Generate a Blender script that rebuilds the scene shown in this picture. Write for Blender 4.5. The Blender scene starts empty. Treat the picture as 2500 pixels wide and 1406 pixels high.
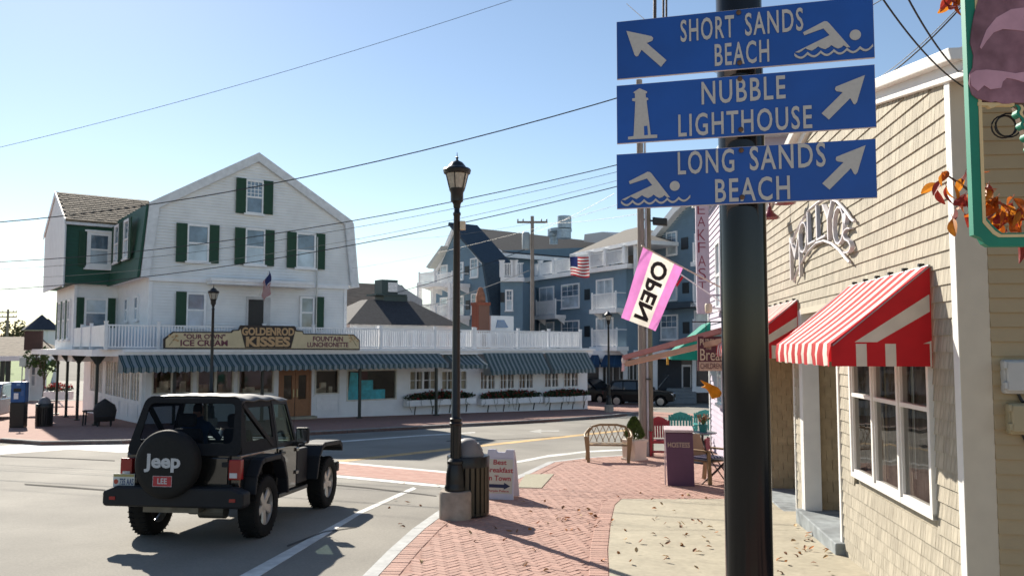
import bpy, bmesh, math, random
from mathutils import Vector, Matrix
random.seed(7)
R = math.radians
SC = bpy.context.scene
COL = SC.collection

# ------------------------------------------------------------------ camera, sky, sun, exposure
F, CX, CY = 2060.0, 1250.0, 703.0          # focal length and centre in photo pixels
TILT = math.atan((848 - 703) / F)          # camera looks up a little
HC = 2.1                                   # eye height over the pavement
SLOPE = math.tan(math.atan((907 - 703) / F) - TILT)   # the street falls away from the camera
cam_d = bpy.data.cameras.new('camera'); cam = bpy.data.objects.new('camera', cam_d); COL.objects.link(cam)
cam_d.sensor_width = 36; cam_d.lens = 36 * F / 2500; cam_d.clip_end = 4000; cam_d.clip_start = .05
cam.location = (0, 0, HC); cam.rotation_euler = (R(90) + TILT, 0, 0)
cam_d.dof.use_dof = True; cam_d.dof.focus_distance = 3.3; cam_d.dof.aperture_fstop = 11
SC.camera = cam
SUN_AZ = math.atan2(-.50, .866); SUN_EL = R(32.5)
w = bpy.data.worlds.new('World'); SC.world = w; w.use_nodes = True
nt = w.node_tree; sky = nt.nodes.new('ShaderNodeTexSky'); sky.sky_type = 'NISHITA'; sky.sun_disc = False
sky.sun_elevation = SUN_EL; sky.sun_rotation = SUN_AZ; sky.air_density = 1.0; sky.dust_density = 0.12; sky.ozone_density = 1.0; sky.altitude = 0
nt.links.new(sky.outputs[0], nt.nodes['Background'].inputs[0]); nt.nodes['Background'].inputs[1].default_value = .073
sd = bpy.data.lights.new('sun', 'SUN'); sun = bpy.data.objects.new('sun', sd); COL.objects.link(sun)
sd.energy = 5.0; sd.angle = R(.5); sd.color = (1, .92, .80)
sdir = Vector((math.sin(SUN_AZ) * math.cos(SUN_EL), math.cos(SUN_AZ) * math.cos(SUN_EL), math.sin(SUN_EL)))
sun.rotation_euler = sdir.to_track_quat('Z', 'Y').to_euler(); sun.location = sdir * 80
SC.view_settings.view_transform = 'Standard'; SC.view_settings.look = 'None'; SC.view_settings.gamma = 1
SC.view_settings.use_curve_mapping = False; SC.view_settings.exposure = 0.9

# ------------------------------------------------------------------ geometry helpers
CT, ST = math.cos(TILT), math.sin(TILT)
def ray(px, py):
    a = (px - CX) / F; v = -(py - CY) / F
    return Vector((a, CT - v * ST, ST + v * CT))
def zg(y): return -SLOPE * min(y, 75)
def G(px, py, off=0.0):                     # the point of the sloping street seen at a photo pixel
    d = ray(px, py); k = (HC - off) / -(d.z + SLOPE * d.y)
    return Vector((d.x * k, d.y * k, HC + d.z * k))
def at(px, py, depth):
    d = ray(px, py); k = depth / d.y
    return Vector((d.x * k, depth, HC + d.z * k))
class Frame:                                # a vertical wall plane: x along it, y into it, z up
    def __init__(s, x, y, ang, z=None):
        s.o = Vector((x, y, zg(y) if z is None else z)); s.a = ang
        s.m = Matrix.Translation(s.o) @ Matrix.Rotation(ang, 4, 'Z'); s.i = s.m.inverted()
    def p(s, px, py, y=0.0):
        o = s.i @ Vector((0, 0, HC)); d = s.i.to_3x3() @ ray(px, py)
        k = (y - o.y) / d.y
        return (o.x + d.x * k, o.z + d.z * k)
    def x(s, px, py=848, y=0.0): return s.p(px, py, y)[0]
    def z(s, px, py, y=0.0): return s.p(px, py, y)[1]
class MB:
    def __init__(s): s.v = []; s.f = []; s.mi = []; s.cur = 0
    def add(s, vs, fs):
        n = len(s.v); s.v += [tuple(v) for v in vs]
        for f in fs: s.f.append([i + n for i in f]); s.mi.append(s.cur)
        return s
    def box(s, x0, x1, y0, y1, z0, z1, taper=0):
        t = taper
        return s.add([(x0, y0, z0), (x1, y0, z0), (x1, y1, z0), (x0, y1, z0), (x0 + t, y0 + t, z1), (x1 - t, y0 + t, z1), (x1 - t, y1 - t, z1), (x0 + t, y1 - t, z1)],
            [(3, 2, 1, 0), (4, 5, 6, 7), (0, 1, 5, 4), (1, 2, 6, 5), (2, 3, 7, 6), (3, 0, 4, 7)])
    def hexa(s, b, t):                      # four bottom and four top points
        return s.add(list(b) + list(t), [(3, 2, 1, 0), (4, 5, 6, 7), (0, 1, 5, 4), (1, 2, 6, 5), (2, 3, 7, 6), (3, 0, 4, 7)])
    def prism(s, pts, a, b, axis='y'):      # polygon swept from a to b along an axis
        def P(p, q): return {'y': (p[0], q, p[1]), 'x': (q, p[0], p[1]), 'z': (p[0], p[1], q)}[axis]
        n = len(pts)
        return s.add([P(p, a) for p in pts] + [P(p, b) for p in pts],
            [list(range(n))[::-1], list(range(n, 2 * n))] + [(i, (i + 1) % n, n + (i + 1) % n, n + i) for i in range(n)])
    def lathe(s, prof, cx=0, cy=0, n=20, z0=0, capped=True):
        vs = []; fs = []
        for r, z in prof:
            for k in range(n):
                a = 2 * math.pi * k / n; vs.append((cx + r * math.cos(a), cy + r * math.sin(a), z + z0))
        for j in range(len(prof) - 1):
            for k in range(n):
                fs.append((j * n + k, j * n + (k + 1) % n, (j + 1) * n + (k + 1) % n, (j + 1) * n + k))
        if capped: fs += [list(range(n))[::-1], list(range((len(prof) - 1) * n, len(prof) * n))]
        return s.add(vs, fs)
    def tube(s, pts, r, n=8, r1=None):
        pts = [Vector(p) for p in pts]; vs = []; fs = []; up = Vector((0, 0, 1)); m = len(pts)
        for i, p in enumerate(pts):
            d = (pts[min(i + 1, m - 1)] - pts[max(i - 1, 0)]).normalized()
            a = d.cross(up); a = a.normalized() if a.length > 1e-3 else Vector((1, 0, 0)); b = a.cross(d).normalized()
            rr = r if r1 is None else r + (r1 - r) * i / (m - 1)
            for k in range(n):
                t = 2 * math.pi * k / n; vs.append(p + a * rr * math.cos(t) + b * rr * math.sin(t))
        for i in range(m - 1):
            for k in range(n): fs.append((i * n + k, i * n + (k + 1) % n, (i + 1) * n + (k + 1) % n, (i + 1) * n + k))
        fs += [list(range(n))[::-1], list(range((m - 1) * n, m * n))]
        return s.add(vs, fs)
    def bar(s, p, q, wx, wz=None):          # square bar between two points
        p, q = Vector(p), Vector(q); wz = wx if wz is None else wz
        d = (q - p).normalized(); a = d.cross(Vector((0, 0, 1))); a = a.normalized() if a.length > 1e-3 else Vector((1, 0, 0)); b = a.cross(d)
        c = [(-1, -1), (1, -1), (1, 1), (-1, 1)]
        return s.hexa([p + a * i * wx / 2 + b * j * wz / 2 for i, j in c], [q + a * i * wx / 2 + b * j * wz / 2 for i, j in c])
    def mesh(s, name):
        me = bpy.data.meshes.new(name); me.from_pydata(s.v, [], s.f)
        bm = bmesh.new(); bm.from_mesh(me); bmesh.ops.recalc_face_normals(bm, faces=bm.faces); bm.to_mesh(me); bm.free()
        if s.mi: me.polygons.foreach_set('material_index', s.mi)
        return me
def obj(name, me, m=None, parent=None, smooth=0, bevel=0):
    if isinstance(me, MB): me = me.mesh(name)
    if m is not None and not me.materials:
        for k in (m if isinstance(m, (list, tuple)) else [m]): me.materials.append(k)
    if smooth:
        me.polygons.foreach_set('use_smooth', [True] * len(me.polygons)); me.set_sharp_from_angle(angle=R(smooth))
    o = bpy.data.objects.new(name, me); COL.objects.link(o)
    if parent: o.parent = parent
    if bevel:
        b = o.modifiers.new('bevel', 'BEVEL'); b.width = bevel; b.segments = 2; b.limit_method = 'ANGLE'
    return o
def tag(o, label, cat, group=None):
    o['label'] = label; o['category'] = cat
    if group: o['group'] = group
    return o
def empty(name, label, cat, loc=(0, 0, 0), rz=0, group=None):
    o = bpy.data.objects.new(name, None); COL.objects.link(o); o.location = loc; o.rotation_euler = (0, 0, rz); o.empty_display_size = .2
    return tag(o, label, cat, group)
def struct(name, mb, m, **k):
    o = obj(name, mb, m, **k); o['kind'] = 'structure'; return o
def copy_tree(o, parent=None):
    c = o.copy(); COL.objects.link(c); c.parent = parent
    for ch in list(o.children): copy_tree(ch, c)
    return c

# ------------------------------------------------------------------ materials
def lin(h):
    h = h.lstrip('#'); v = [int(h[i:i + 2], 16) / 255 for i in (0, 2, 4)]
    return tuple(x / 12.92 if x <= .04045 else ((x + .055) / 1.055) ** 2.4 for x in v)
MATS = {}
def mat(name, col, rough=.6, metal=0, var=.1, scale=5, bump=0, bscale=60, rnd=0, coat=0, spec=.5, tint=None, stretch=None, sub=0, dirt=0, dscale=None):
    if name in MATS: return MATS[name]
    if isinstance(col, str): col = lin(col)
    m = bpy.data.materials.new(name); m.use_nodes = True; t = m.node_tree; N = t.nodes; L = t.links
    b = N['Principled BSDF']; b.inputs['Roughness'].default_value = rough; b.inputs['Metallic'].default_value = metal
    b.inputs['Coat Weight'].default_value = coat; b.inputs['Specular IOR Level'].default_value = spec
    tc = N.new('ShaderNodeTexCoord'); src = tc.outputs['Object']
    if stretch:
        mp = N.new('ShaderNodeMapping'); mp.inputs['Scale'].default_value = stretch; L.new(src, mp.inputs[0]); src = mp.outputs[0]
    nz = N.new('ShaderNodeTexNoise'); nz.inputs['Scale'].default_value = scale; nz.inputs['Detail'].default_value = 5; L.new(src, nz.inputs['Vector'])
    mx = N.new('ShaderNodeMix'); mx.data_type = 'RGBA'
    c2 = tint and (lin(tint) if isinstance(tint, str) else tint)
    lo = tuple(max(0, c * (1 - var)) for c in col); hi = c2 or tuple(min(1, c * (1 + var)) for c in col)
    mx.inputs[6].default_value = (*lo, 1); mx.inputs[7].default_value = (*hi, 1)
    rm = N.new('ShaderNodeMapRange'); rm.inputs[1].default_value = .3; rm.inputs[2].default_value = .7
    L.new(nz.outputs['Fac'], rm.inputs[0]); L.new(rm.outputs[0], mx.inputs[0]); out = mx.outputs[2]
    if rnd:
        oi = N.new('ShaderNodeObjectInfo'); ge = N.new('ShaderNodeNewGeometry')
        ad = N.new('ShaderNodeMath'); ad.operation = 'ADD'; fr = N.new('ShaderNodeMath'); fr.operation = 'FRACT'
        L.new(oi.outputs['Random'], ad.inputs[0]); L.new(ge.outputs['Random Per Island'], ad.inputs[1]); L.new(ad.outputs[0], fr.inputs[0])
        r2 = N.new('ShaderNodeMapRange'); r2.inputs[3].default_value = 1 - rnd; r2.inputs[4].default_value = 1 + rnd; L.new(fr.outputs[0], r2.inputs[0])
        hs = N.new('ShaderNodeHueSaturation'); L.new(out, hs.inputs['Color']); L.new(r2.outputs[0], hs.inputs['Value']); out = hs.outputs[0]
    if dirt:
        n2 = N.new('ShaderNodeTexNoise'); n2.inputs['Scale'].default_value = dscale or scale * .17; n2.inputs['Detail'].default_value = 7; L.new(tc.outputs['Object'], n2.inputs['Vector'])
        r3 = N.new('ShaderNodeMapRange'); r3.inputs[1].default_value = .35; r3.inputs[2].default_value = .7; r3.inputs[3].default_value = 1 - dirt; r3.inputs[4].default_value = 1 + dirt * .4
        L.new(n2.outputs['Fac'], r3.inputs[0]); h2 = N.new('ShaderNodeHueSaturation'); L.new(out, h2.inputs['Color']); L.new(r3.outputs[0], h2.inputs['Value']); out = h2.outputs[0]
    L.new(out, b.inputs['Base Color'])
    if sub:
        b.inputs['Subsurface Weight'].default_value = 0
        tr = N.new('ShaderNodeBsdfTranslucent'); L.new(out, tr.inputs[0]); ms = N.new('ShaderNodeMixShader'); ms.inputs[0].default_value = sub
        L.new(b.outputs[0], ms.inputs[1]); L.new(tr.outputs[0], ms.inputs[2]); L.new(ms.outputs[0], N['Material Output'].inputs[0])
    if bump:
        n3 = N.new('ShaderNodeTexNoise'); n3.inputs['Scale'].default_value = bscale; n3.inputs['Detail'].default_value = 4; L.new(src, n3.inputs['Vector'])
        bp = N.new('ShaderNodeBump'); bp.inputs['Strength'].default_value = bump; bp.inputs['Distance'].default_value = .01
        L.new(n3.outputs['Fac'], bp.inputs['Height']); L.new(bp.outputs[0], b.inputs['Normal'])
    MATS[name] = m; return m
def stripes(name, a, b_, axis, period, duty=.5, rough=.8, off=0, sub=0, third=None):
    if name in MATS: return MATS[name]
    a, b_ = (lin(c) if isinstance(c, str) else c for c in (a, b_))
    m = mat(name, a, rough); N = m.node_tree.nodes; L = m.node_tree.links; b = N['Principled BSDF']
    tc = N.new('ShaderNodeTexCoord'); se = N.new('ShaderNodeSeparateXYZ'); L.new(tc.outputs['Object'], se.inputs[0])
    x = N.new('ShaderNodeMath'); x.operation = 'MULTIPLY_ADD'; x.inputs[1].default_value = 1 / period; x.inputs[2].default_value = off + 50; L.new(se.outputs['xyz'.index(axis)], x.inputs[0])
    fr = N.new('ShaderNodeMath'); fr.operation = 'FRACT'; L.new(x.outputs[0], fr.inputs[0])
    gt = N.new('ShaderNodeMath'); gt.operation = 'GREATER_THAN'; gt.inputs[1].default_value = duty; L.new(fr.outputs[0], gt.inputs[0])
    nz = N.new('ShaderNodeTexNoise'); nz.inputs['Scale'].default_value = 3; L.new(tc.outputs['Object'], nz.inputs['Vector'])
    mx = N.new('ShaderNodeMix'); mx.data_type = 'RGBA'; mx.inputs[6].default_value = (*a, 1); mx.inputs[7].default_value = (*b_, 1); L.new(gt.outputs[0], mx.inputs[0])
    out = mx.outputs[2]
    if third:
        c3, p0, p1 = third; c3 = lin(c3)
        g1 = N.new('ShaderNodeMath'); g1.operation = 'COMPARE'; g1.inputs[1].default_value = (p0 + p1) / 2; g1.inputs[2].default_value = (p1 - p0) / 2; L.new(fr.outputs[0], g1.inputs[0])
        m3 = N.new('ShaderNodeMix'); m3.data_type = 'RGBA'; m3.inputs[7].default_value = (*c3, 1); L.new(out, m3.inputs[6]); L.new(g1.outputs[0], m3.inputs[0]); out = m3.outputs[2]
    hs = N.new('ShaderNodeHueSaturation'); r3 = N.new('ShaderNodeMapRange'); r3.inputs[3].default_value = .85; r3.inputs[4].default_value = 1.12
    L.new(nz.outputs['Fac'], r3.inputs[0]); L.new(r3.outputs[0], hs.inputs['Value']); L.new(out, hs.inputs['Color']); L.new(hs.outputs[0], b.inputs['Base Color'])
    if sub:
        tr = N.new('ShaderNodeBsdfTranslucent'); L.new(hs.outputs[0], tr.inputs[0]); ms = N.new('ShaderNodeMixShader'); ms.inputs[0].default_value = sub
        L.new(b.outputs[0], ms.inputs[1]); L.new(tr.outputs[0], ms.inputs[2]); L.new(ms.outputs[0], N['Material Output'].inputs[0])
    return m
def glass(name, tint=(.8, .85, .85), alpha=.25, refl=.1, rough=.02, ior=1.5, gcol=.9):
    if name in MATS: return MATS[name]
    m = bpy.data.materials.new(name); m.use_nodes = True; N = m.node_tree.nodes; L = m.node_tree.links; N.remove(N['Principled BSDF'])
    tr = N.new('ShaderNodeBsdfTransparent'); tr.inputs[0].default_value = (*tint, 1)
    gl = N.new('ShaderNodeBsdfGlossy'); gl.inputs['Roughness'].default_value = rough; gl.inputs[0].default_value = (gcol, gcol, gcol, 1)
    fr = N.new('ShaderNodeFresnel'); ge = N.new('ShaderNodeNewGeometry'); io = N.new('ShaderNodeMapRange'); io.inputs[3].default_value = ior; io.inputs[4].default_value = 1 / ior; L.new(ge.outputs['Backfacing'], io.inputs[0]); L.new(io.outputs[0], fr.inputs[0])   # a thin pane: the same from both sides
    ad = N.new('ShaderNodeMath'); ad.operation = 'ADD'; ad.inputs[1].default_value = refl; ad.use_clamp = True; L.new(fr.outputs[0], ad.inputs[0])
    nz = N.new('ShaderNodeTexNoise'); nz.inputs['Scale'].default_value = 1.3; tc = N.new('ShaderNodeTexCoord'); L.new(tc.outputs['Object'], nz.inputs['Vector'])
    bp = N.new('ShaderNodeBump'); bp.inputs['Strength'].default_value = .08; bp.inputs['Distance'].default_value = .05; L.new(nz.outputs['Fac'], bp.inputs['Height']); L.new(bp.outputs[0], gl.inputs['Normal'])
    ms = N.new('ShaderNodeMixShader'); L.new(ad.outputs[0], ms.inputs[0]); L.new(tr.outputs[0], ms.inputs[1]); L.new(gl.outputs[0], ms.inputs[2])
    L.new(ms.outputs[0], N['Material Output'].inputs[0]); MATS[name] = m; return m

# text as mesh, fitted to a box in the xz plane of the parent (front towards -y)
def text_mesh(s, bold=0.0, extrude=0.0, space=1.0):
    cu = bpy.data.curves.new('lettering', 'FONT'); cu.body = s; cu.size = 1; cu.offset = bold; cu.extrude = extrude; cu.resolution_u = 3; cu.space_character = space
    o = bpy.data.objects.new('lettering', cu); COL.objects.link(o)
    dg = bpy.context.evaluated_depsgraph_get(); me = bpy.data.meshes.new_from_object(o.evaluated_get(dg))
    bpy.data.objects.remove(o); bpy.data.curves.remove(cu); return me
def text(s, parent, m, x0, x1, z0, z1, y, thick=.002, bold=.012, mirror=False, map=None, name='lettering', space=1.0):
    me = text_mesh(s, bold, .05, space)
    xs = [v.co.x for v in me.vertices]; ys = [v.co.y for v in me.vertices]; zs = [v.co.z for v in me.vertices]
    a, b, c, d, e, f = min(xs), max(xs), min(ys), max(ys), min(zs), max(zs)
    for v in me.vertices:
        u = (v.co.x - a) / (b - a); q = (v.co.y - c) / (d - c); k = (v.co.z - e) / max(1e-6, f - e)
        if mirror: u = 1 - u
        v.co = map(u, q, k) if map else (x0 + (x1 - x0) * u, y - thick * k, z0 + (z1 - z0) * q)
    me.materials.clear(); return obj(name, me, m, parent)

WHITE = mat('white_paint', (.83, .83, .83), .5, var=.05, dirt=.08)
BLACKM = mat('black_metal', (.009, .009, .010), .32, var=.2, spec=.4)
PANE = mat('far_glass', (.13, .19, .25), .08, var=.5, scale=1.5, spec=.9)
PANEC = mat('sky_curtain_glass', (.42, .50, .56), .12, var=.35, scale=1.2, spec=.8)  # curtains and the reflected sky both painted into the pane colour
DARK = mat('dark_interior', (.02, .02, .02), .9)

# ------------------------------------------------------------------ ground, road, pavements
ASPH = mat('asphalt', (.24, .225, .192), .9, var=.12, scale=35, bump=.25, bscale=220, dirt=.28, dscale=.45)
DIRT = mat('far_ground', (.12, .11, .09), .95, var=.2, scale=.3)
CONC = mat('concrete', (.37, .335, .25), .9, var=.1, scale=14, bump=.12, bscale=160, dirt=.13)
KERB = mat('kerb_stone', (.42, .43, .42), .85, var=.12, scale=12, bump=.15, bscale=90, dirt=.2)
KERBD = mat('granite_kerb', (.26, .25, .24), .85, var=.2, scale=9, bump=.2, bscale=80)
BRICK = mat('paver_brick', (.37, .215, .17), .85, var=.14, scale=22, rnd=.11, bump=.15, bscale=120, tint=(.43, .26, .205))
BED = mat('brick_bed', (.33, .19, .15), .95, var=.25, scale=12)
PAINT = mat('road_paint', (.66, .66, .62), .8, var=.14, scale=9, dirt=.3)
YELLOW = mat('yellow_paint', (.55, .36, .14), .8, var=.16, scale=9, dirt=.25)
def brickpat(name, c1, c2, mort, sc, rot=0):
    if name in MATS: return MATS[name]
    m = mat(name, c1, .9); N = m.node_tree.nodes; L = m.node_tree.links
    tc = N.new('ShaderNodeTexCoord'); mp = N.new('ShaderNodeMapping'); mp.inputs['Rotation'].default_value = (0, 0, rot); L.new(tc.outputs['Object'], mp.inputs[0])
    b = N.new('ShaderNodeTexBrick'); b.inputs['Scale'].default_value = sc; b.inputs['Color1'].default_value = (*c1, 1); b.inputs['Color2'].default_value = (*c2, 1); b.inputs['Mortar'].default_value = (*mort, 1)
    b.inputs['Mortar Size'].default_value = .012; L.new(mp.outputs[0], b.inputs['Vector'])
    L.new(b.outputs['Color'], N['Principled BSDF'].inputs['Base Color']); return m
XBRICK = brickpat('crossing_brick', (.34, .17, .13), (.42, .24, .19), (.28, .2, .16), 2.4, .5)
FBRICK = brickpat('far_paver', (.26, .13, .10), (.32, .17, .13), (.2, .13, .11), 2.2, .6)
def gp(pts, off): return [G(px, py, off) for px, py in pts]
def sheet(name, pts3, m, thick=.06):        # a slab whose top follows the given points
    mb = MB(); n = len(pts3); mb.add([tuple(p) for p in pts3] + [(p.x, p.y, p.z - thick) for p in pts3],
        [list(range(n)), list(range(n, 2 * n))[::-1]] + [(i, (i + 1) % n, n + (i + 1) % n, n + i) for i in range(n)])
    return struct(name, mb, m)
def P(x, y, off=0): return Vector((x, y, zg(y) + off))
RO = -.10
gm = MB(); xs = [-900, -200, -80, 0, 80, 200, 900]; ys = [-40, 0, 75, 300, 2500]
gm.add([(x, y, zg(y) - .3) for y in ys for x in xs], [(j * 7 + i, j * 7 + i + 1, j * 7 + i + 8, j * 7 + i + 7) for j in range(4) for i in range(6)])
struct('ground', gm, DIRT)
rm_ = MB(); rx = [-70, 70]; ry = [-12, 75, 110]
rm_.add([(x, y, zg(y) + RO) for y in ry for x in rx], [(0, 1, 3, 2), (2, 3, 5, 4)]); struct('road', rm_, ASPH)
# near pavement: kerb outline in photo pixels (road side), then under the buildings on the right
kpx = [(885, 1406), (948, 1343), (1008, 1290), (1071, 1246), (1120, 1224), (1190, 1192), (1275, 1156), (1339, 1127), (1432, 1116), (1512, 1111), (1600, 1103), (1700, 1085), (1770, 1066)]
kin = gp(kpx, 0)
d0 = (kin[0] - kin[1]).normalized()
kin = [kin[0] + d0 * 12] + kin
kin[0].z = zg(kin[0].y)
def offset(line, dist):
    o = []
    for i, p in enumerate(line):
        d = (line[min(i + 1, len(line) - 1)] - line[max(i - 1, 0)]); d.z = 0; d.normalize(); n = Vector((d.y, -d.x, 0)); q = p + n * dist; q.z = zg(q.y); o.append(q)
    return o
kb = MB()
ki = offset(kin, .16)
for i in range(len(kin) - 1):
    a, b, c, d = kin[i], kin[i + 1], ki[i + 1], ki[i]
    L_ = (b - a).length; nseg = max(1, round(L_ / 1.6))
    for k in range(nseg):
        t0, t1 = k / nseg + .004 / L_, (k + 1) / nseg - .004 / L_
        q = [a.lerp(b, t0), a.lerp(b, t1), d.lerp(c, t1), d.lerp(c, t0)]
        one = MB(); one.hexa([(p.x, p.y, p.z - .2) for p in q], [(p.x, p.y, p.z + .006) for p in q])
        kb_o = (one, i, k)
        if i == 0 and k == 0: kroot = struct('kerb', one, KERB)
        else: obj('kerb_stone', one, KERB, kroot)
pav = ki[:] + [P(9, 24.5), P(9, -5)]
sheet('pavement', [Vector((p.x, p.y, p.z - .0055)) for p in pav], BED, .2)
PAVE = bpy.data.objects['pavement']
RBx, RBy = 3.42, 6.43                        # near corner of the shingled shop
WD = Vector((.1219, .9925)).normalized()     # its wall runs away along this direction
def wallx(y): return RBx + (y - RBy) * WD.x / WD.y
edge = [(1487, 1406), (1484, 1340), (1491, 1275), (1501, 1232), (1518, 1217)]   # edge of the concrete part
e3 = gp(edge, 0); e3 = [e3[0] + (e3[0] - e3[1]).normalized() * 9] + e3; e3[0].z = zg(e3[0].y)
yfar = e3[-1].y
def edge_x(y):
    for a, b in zip(e3, e3[1:]):
        if min(a.y, b.y) <= y <= max(a.y, b.y): return a.x + (b.x - a.x) * (y - a.y) / (b.y - a.y)
    return e3[0].x if y < e3[0].y else 1e9
def kerb_x(y):
    r = None
    for a, b in zip(ki, ki[1:]):
        if min(a.y, b.y) <= y <= max(a.y, b.y): r = a.x + (b.x - a.x) * (y - a.y) / (b.y - a.y + 1e-9)
    return r
# concrete slabs between the brick and the shop
ysl = [-2, 1.2, 3.8, 6.3, 8.9, 11.46, yfar]
croot = None
for j in range(len(ysl) - 1):
    y0, y1 = ysl[j] + .006, ysl[j + 1] - .006
    if ysl[j] < 7: cuts = [0, .5, 1]
    else: cuts = [0, 1]
    for c0, c1 in zip(cuts, cuts[1:]):
        m = 8; lp = []; rp = []
        for k in range(m + 1):
            y = y0 + (y1 - y0) * k / m; xa = edge_x(y); xb = wallx(y) + .3
            lp.append(P(xa + (xb - xa) * c0 + .005, y)); rp.append(P(xa + (xb - xa) * c1 - .005, y))
        pts = lp + rp[::-1]
        if croot is None: croot = sheet('concrete_pavement', pts, CONC)
        else:
            s_ = sheet('concrete_slab', pts, CONC); s_.parent = croot; del s_['kind']
# bricks: soldier courses along both edges, herringbone between; the nearest are single objects
bricks = []
def brick_at(c, ang, lx, ly, lift): bricks.append((c, ang, lx, ly, lift))
def soldier(line, side, w_, lift):
    for a, b in zip(line, line[1:]):
        d = b - a; n = max(1, int(d.length / .104)); ang = math.atan2(d.y, d.x); nn = Vector((d.y, -d.x, 0)).normalized() * side
        for k in range(n):
            p = a.lerp(b, (k + .5) / n) + nn * w_ / 2
            brick_at(p, ang, d.length / n - .006, w_ - .006, lift)
soldier(ki[1:], 1, .21, .004)
soldier(e3[1:], -1, .21, .004)
U = .088; ca, sa = math.cos(R(52)), math.sin(R(52))
for k in range(-400, 400):
    for m in range(-110, 110):
        bx, by = k + 4 * m, k
        for (cx_, cy_, lx, ly) in ((bx + 1, by + .5, 2, 1), (bx + .5, by + 2, 1, 2)):
            x = (cx_ * ca - cy_ * sa) * U; y = (cx_ * sa + cy_ * ca) * U + 12
            if not (7.9 < y < 23 and -4 < x < 9): continue
            kx = kerb_x(y)
            if kx is None or x < kx + .26: continue
            ex = edge_x(y)
            if y < yfar + .05 and x > ex - .27: continue
            if x > wallx(y) + .1: continue
            brick_at(Vector((x, y, 0)), R(52), lx * U - .0035, ly * U - .0035, 0)
bmcache = {}
def brick_mesh(lx, ly):
    key = (round(lx, 2), round(ly, 2))
    if key not in bmcache:
        mb = MB(); c = .006
        mb.add([(-lx / 2, -ly / 2, -.03), (lx / 2, -ly / 2, -.03), (lx / 2, ly / 2, -.03), (-lx / 2, ly / 2, -.03),
                (-lx / 2, -ly / 2, -.004), (lx / 2, -ly / 2, -.004), (lx / 2, ly / 2, -.004), (-lx / 2, ly / 2, -.004),
                (-lx / 2 + c, -ly / 2 + c, 0), (lx / 2 - c, -ly / 2 + c, 0), (lx / 2 - c, ly / 2 - c, 0), (-lx / 2 + c, ly / 2 - c, 0)],
               [(0, 1, 5, 4), (1, 2, 6, 5), (2, 3, 7, 6), (3, 0, 4, 7), (4, 5, 9, 8), (5, 6, 10, 9), (6, 7, 11, 10), (7, 4, 8, 11), (8, 9, 10, 11)])
        me = mb.mesh('brick'); me.materials.append(BRICK); bmcache[key] = me
    return bmcache[key]
def vis(c):                                  # how large a brick shows: nearest inside the picture first
    d = Vector((c.x, c.y, zg(c.y))) - Vector((0, 0, HC)); y = d.y * CT + d.z * ST; z = -d.y * ST + d.z * CT
    py = CY - z / y * F; px = CX + d.x / y * F
    return (0 if py < 1412 and 0 < px < 1760 else 1, c.y)
bricks.sort(key=lambda b: vis(b[0]))
tilt_m = Matrix.Rotation(-math.atan(SLOPE), 4, 'X')
big = MB()
for n, (c, ang, lx, ly, lift) in enumerate(bricks):
    z = zg(c.y) + lift + random.uniform(-.0025, .0025)
    mtx = Matrix.Translation((c.x, c.y, z)) @ tilt_m @ Matrix.Rotation(ang, 4, 'Z') @ Matrix.Rotation(random.uniform(-.006, .006), 4, 'X')
    me = brick_mesh(lx, ly)
    if n < 300:
        o = bpy.data.objects.new('brick', me); COL.objects.link(o); o.parent = PAVE; o.matrix_world = mtx
    else: big.add([mtx @ v.co for v in me.vertices], [list(f.vertices) for f in me.polygons])
o = obj('brick_paving', big, BRICK, PAVE); o['kind'] = 'stuff'
# tactile patch at the ramp
tp = sheet('ramp_plate', gp([(1283, 1157), (1352, 1156), (1322, 1190), (1262, 1189)], .012), mat('ramp_plate', (.30, .28, .20), .9, var=.15, scale=20), .02); tp.parent = PAVE; del tp['kind']
# far pavement in front of the white house and granite kerb
fk = [(-60, 1066), (0, 1072), (100, 1079), (300, 1076), (480, 1069), (760, 1055), (930, 1046), (1104, 1037), (1300, 1027), (1440, 1018), (1500, 1013), (1560, 1006)]
fe = gp(fk, 0); fe[0].x -= 30
far_p = fe + [P(9, 56), P(4, 62), P(-60, 62), P(-70, 30)]
sheet('far_pavement', far_p, FBRICK, .14)
fr_ = None; fi = offset(fe, -.18)
for i in range(1, len(fe) - 1):
    a, b, c, d = fe[i], fe[i + 1], fi[i + 1], fi[i]
    L_ = (b - a).length; ns = max(1, round(L_ / 2))
    for k in range(ns):
        t0, t1 = k / ns + .006 / L_, (k + 1) / ns - .006 / L_
        q = [a.lerp(b, t0), a.lerp(b, t1), d.lerp(c, t1), d.lerp(c, t0)]
        one = MB(); one.hexa([(p.x, p.y, p.z - .2) for p in q], [(p.x, p.y, p.z + .03) for p in q])
        if fr_ is None: fr_ = struct('far_kerb', one, KERBD)
        else: obj('kerb_stone', one, KERBD, fr_)
# road markings and the brick crossing
def mark(name, pts, m, lift=.004): return sheet(name, gp(pts, RO + lift), m, .003)
mark('white_edge_line', [(582, 1406), (632, 1406), (880, 1254), (1017, 1192), (1009, 1188), (876, 1247)], PAINT)
mark('yellow_centre_line', [(800, 1130), (830, 1128), (1100, 1098), (1430, 1062), (1560, 1048), (1560, 1045), (1430, 1058), (1100, 1093), (828, 1123)], YELLOW)
mark('white_lane_line', [(1250, 1132), (1340, 1115), (1432, 1104), (1560, 1097), (1560, 1094), (1432, 1100), (1340, 1110), (1250, 1127)], PAINT)
mark('white_parking_line', [(785, 1082), (1022, 1064), (1160, 1056), (1160, 1054), (1022, 1062), (785, 1079)], PAINT)
mark('turn_arrow', [(1290, 1053), (1322, 1047), (1320, 1050), (1365, 1050), (1365, 1053), (1320, 1053), (1322, 1057)], mat('worn_paint', (.36, .35, .32), .9, var=.2, scale=6))
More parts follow.
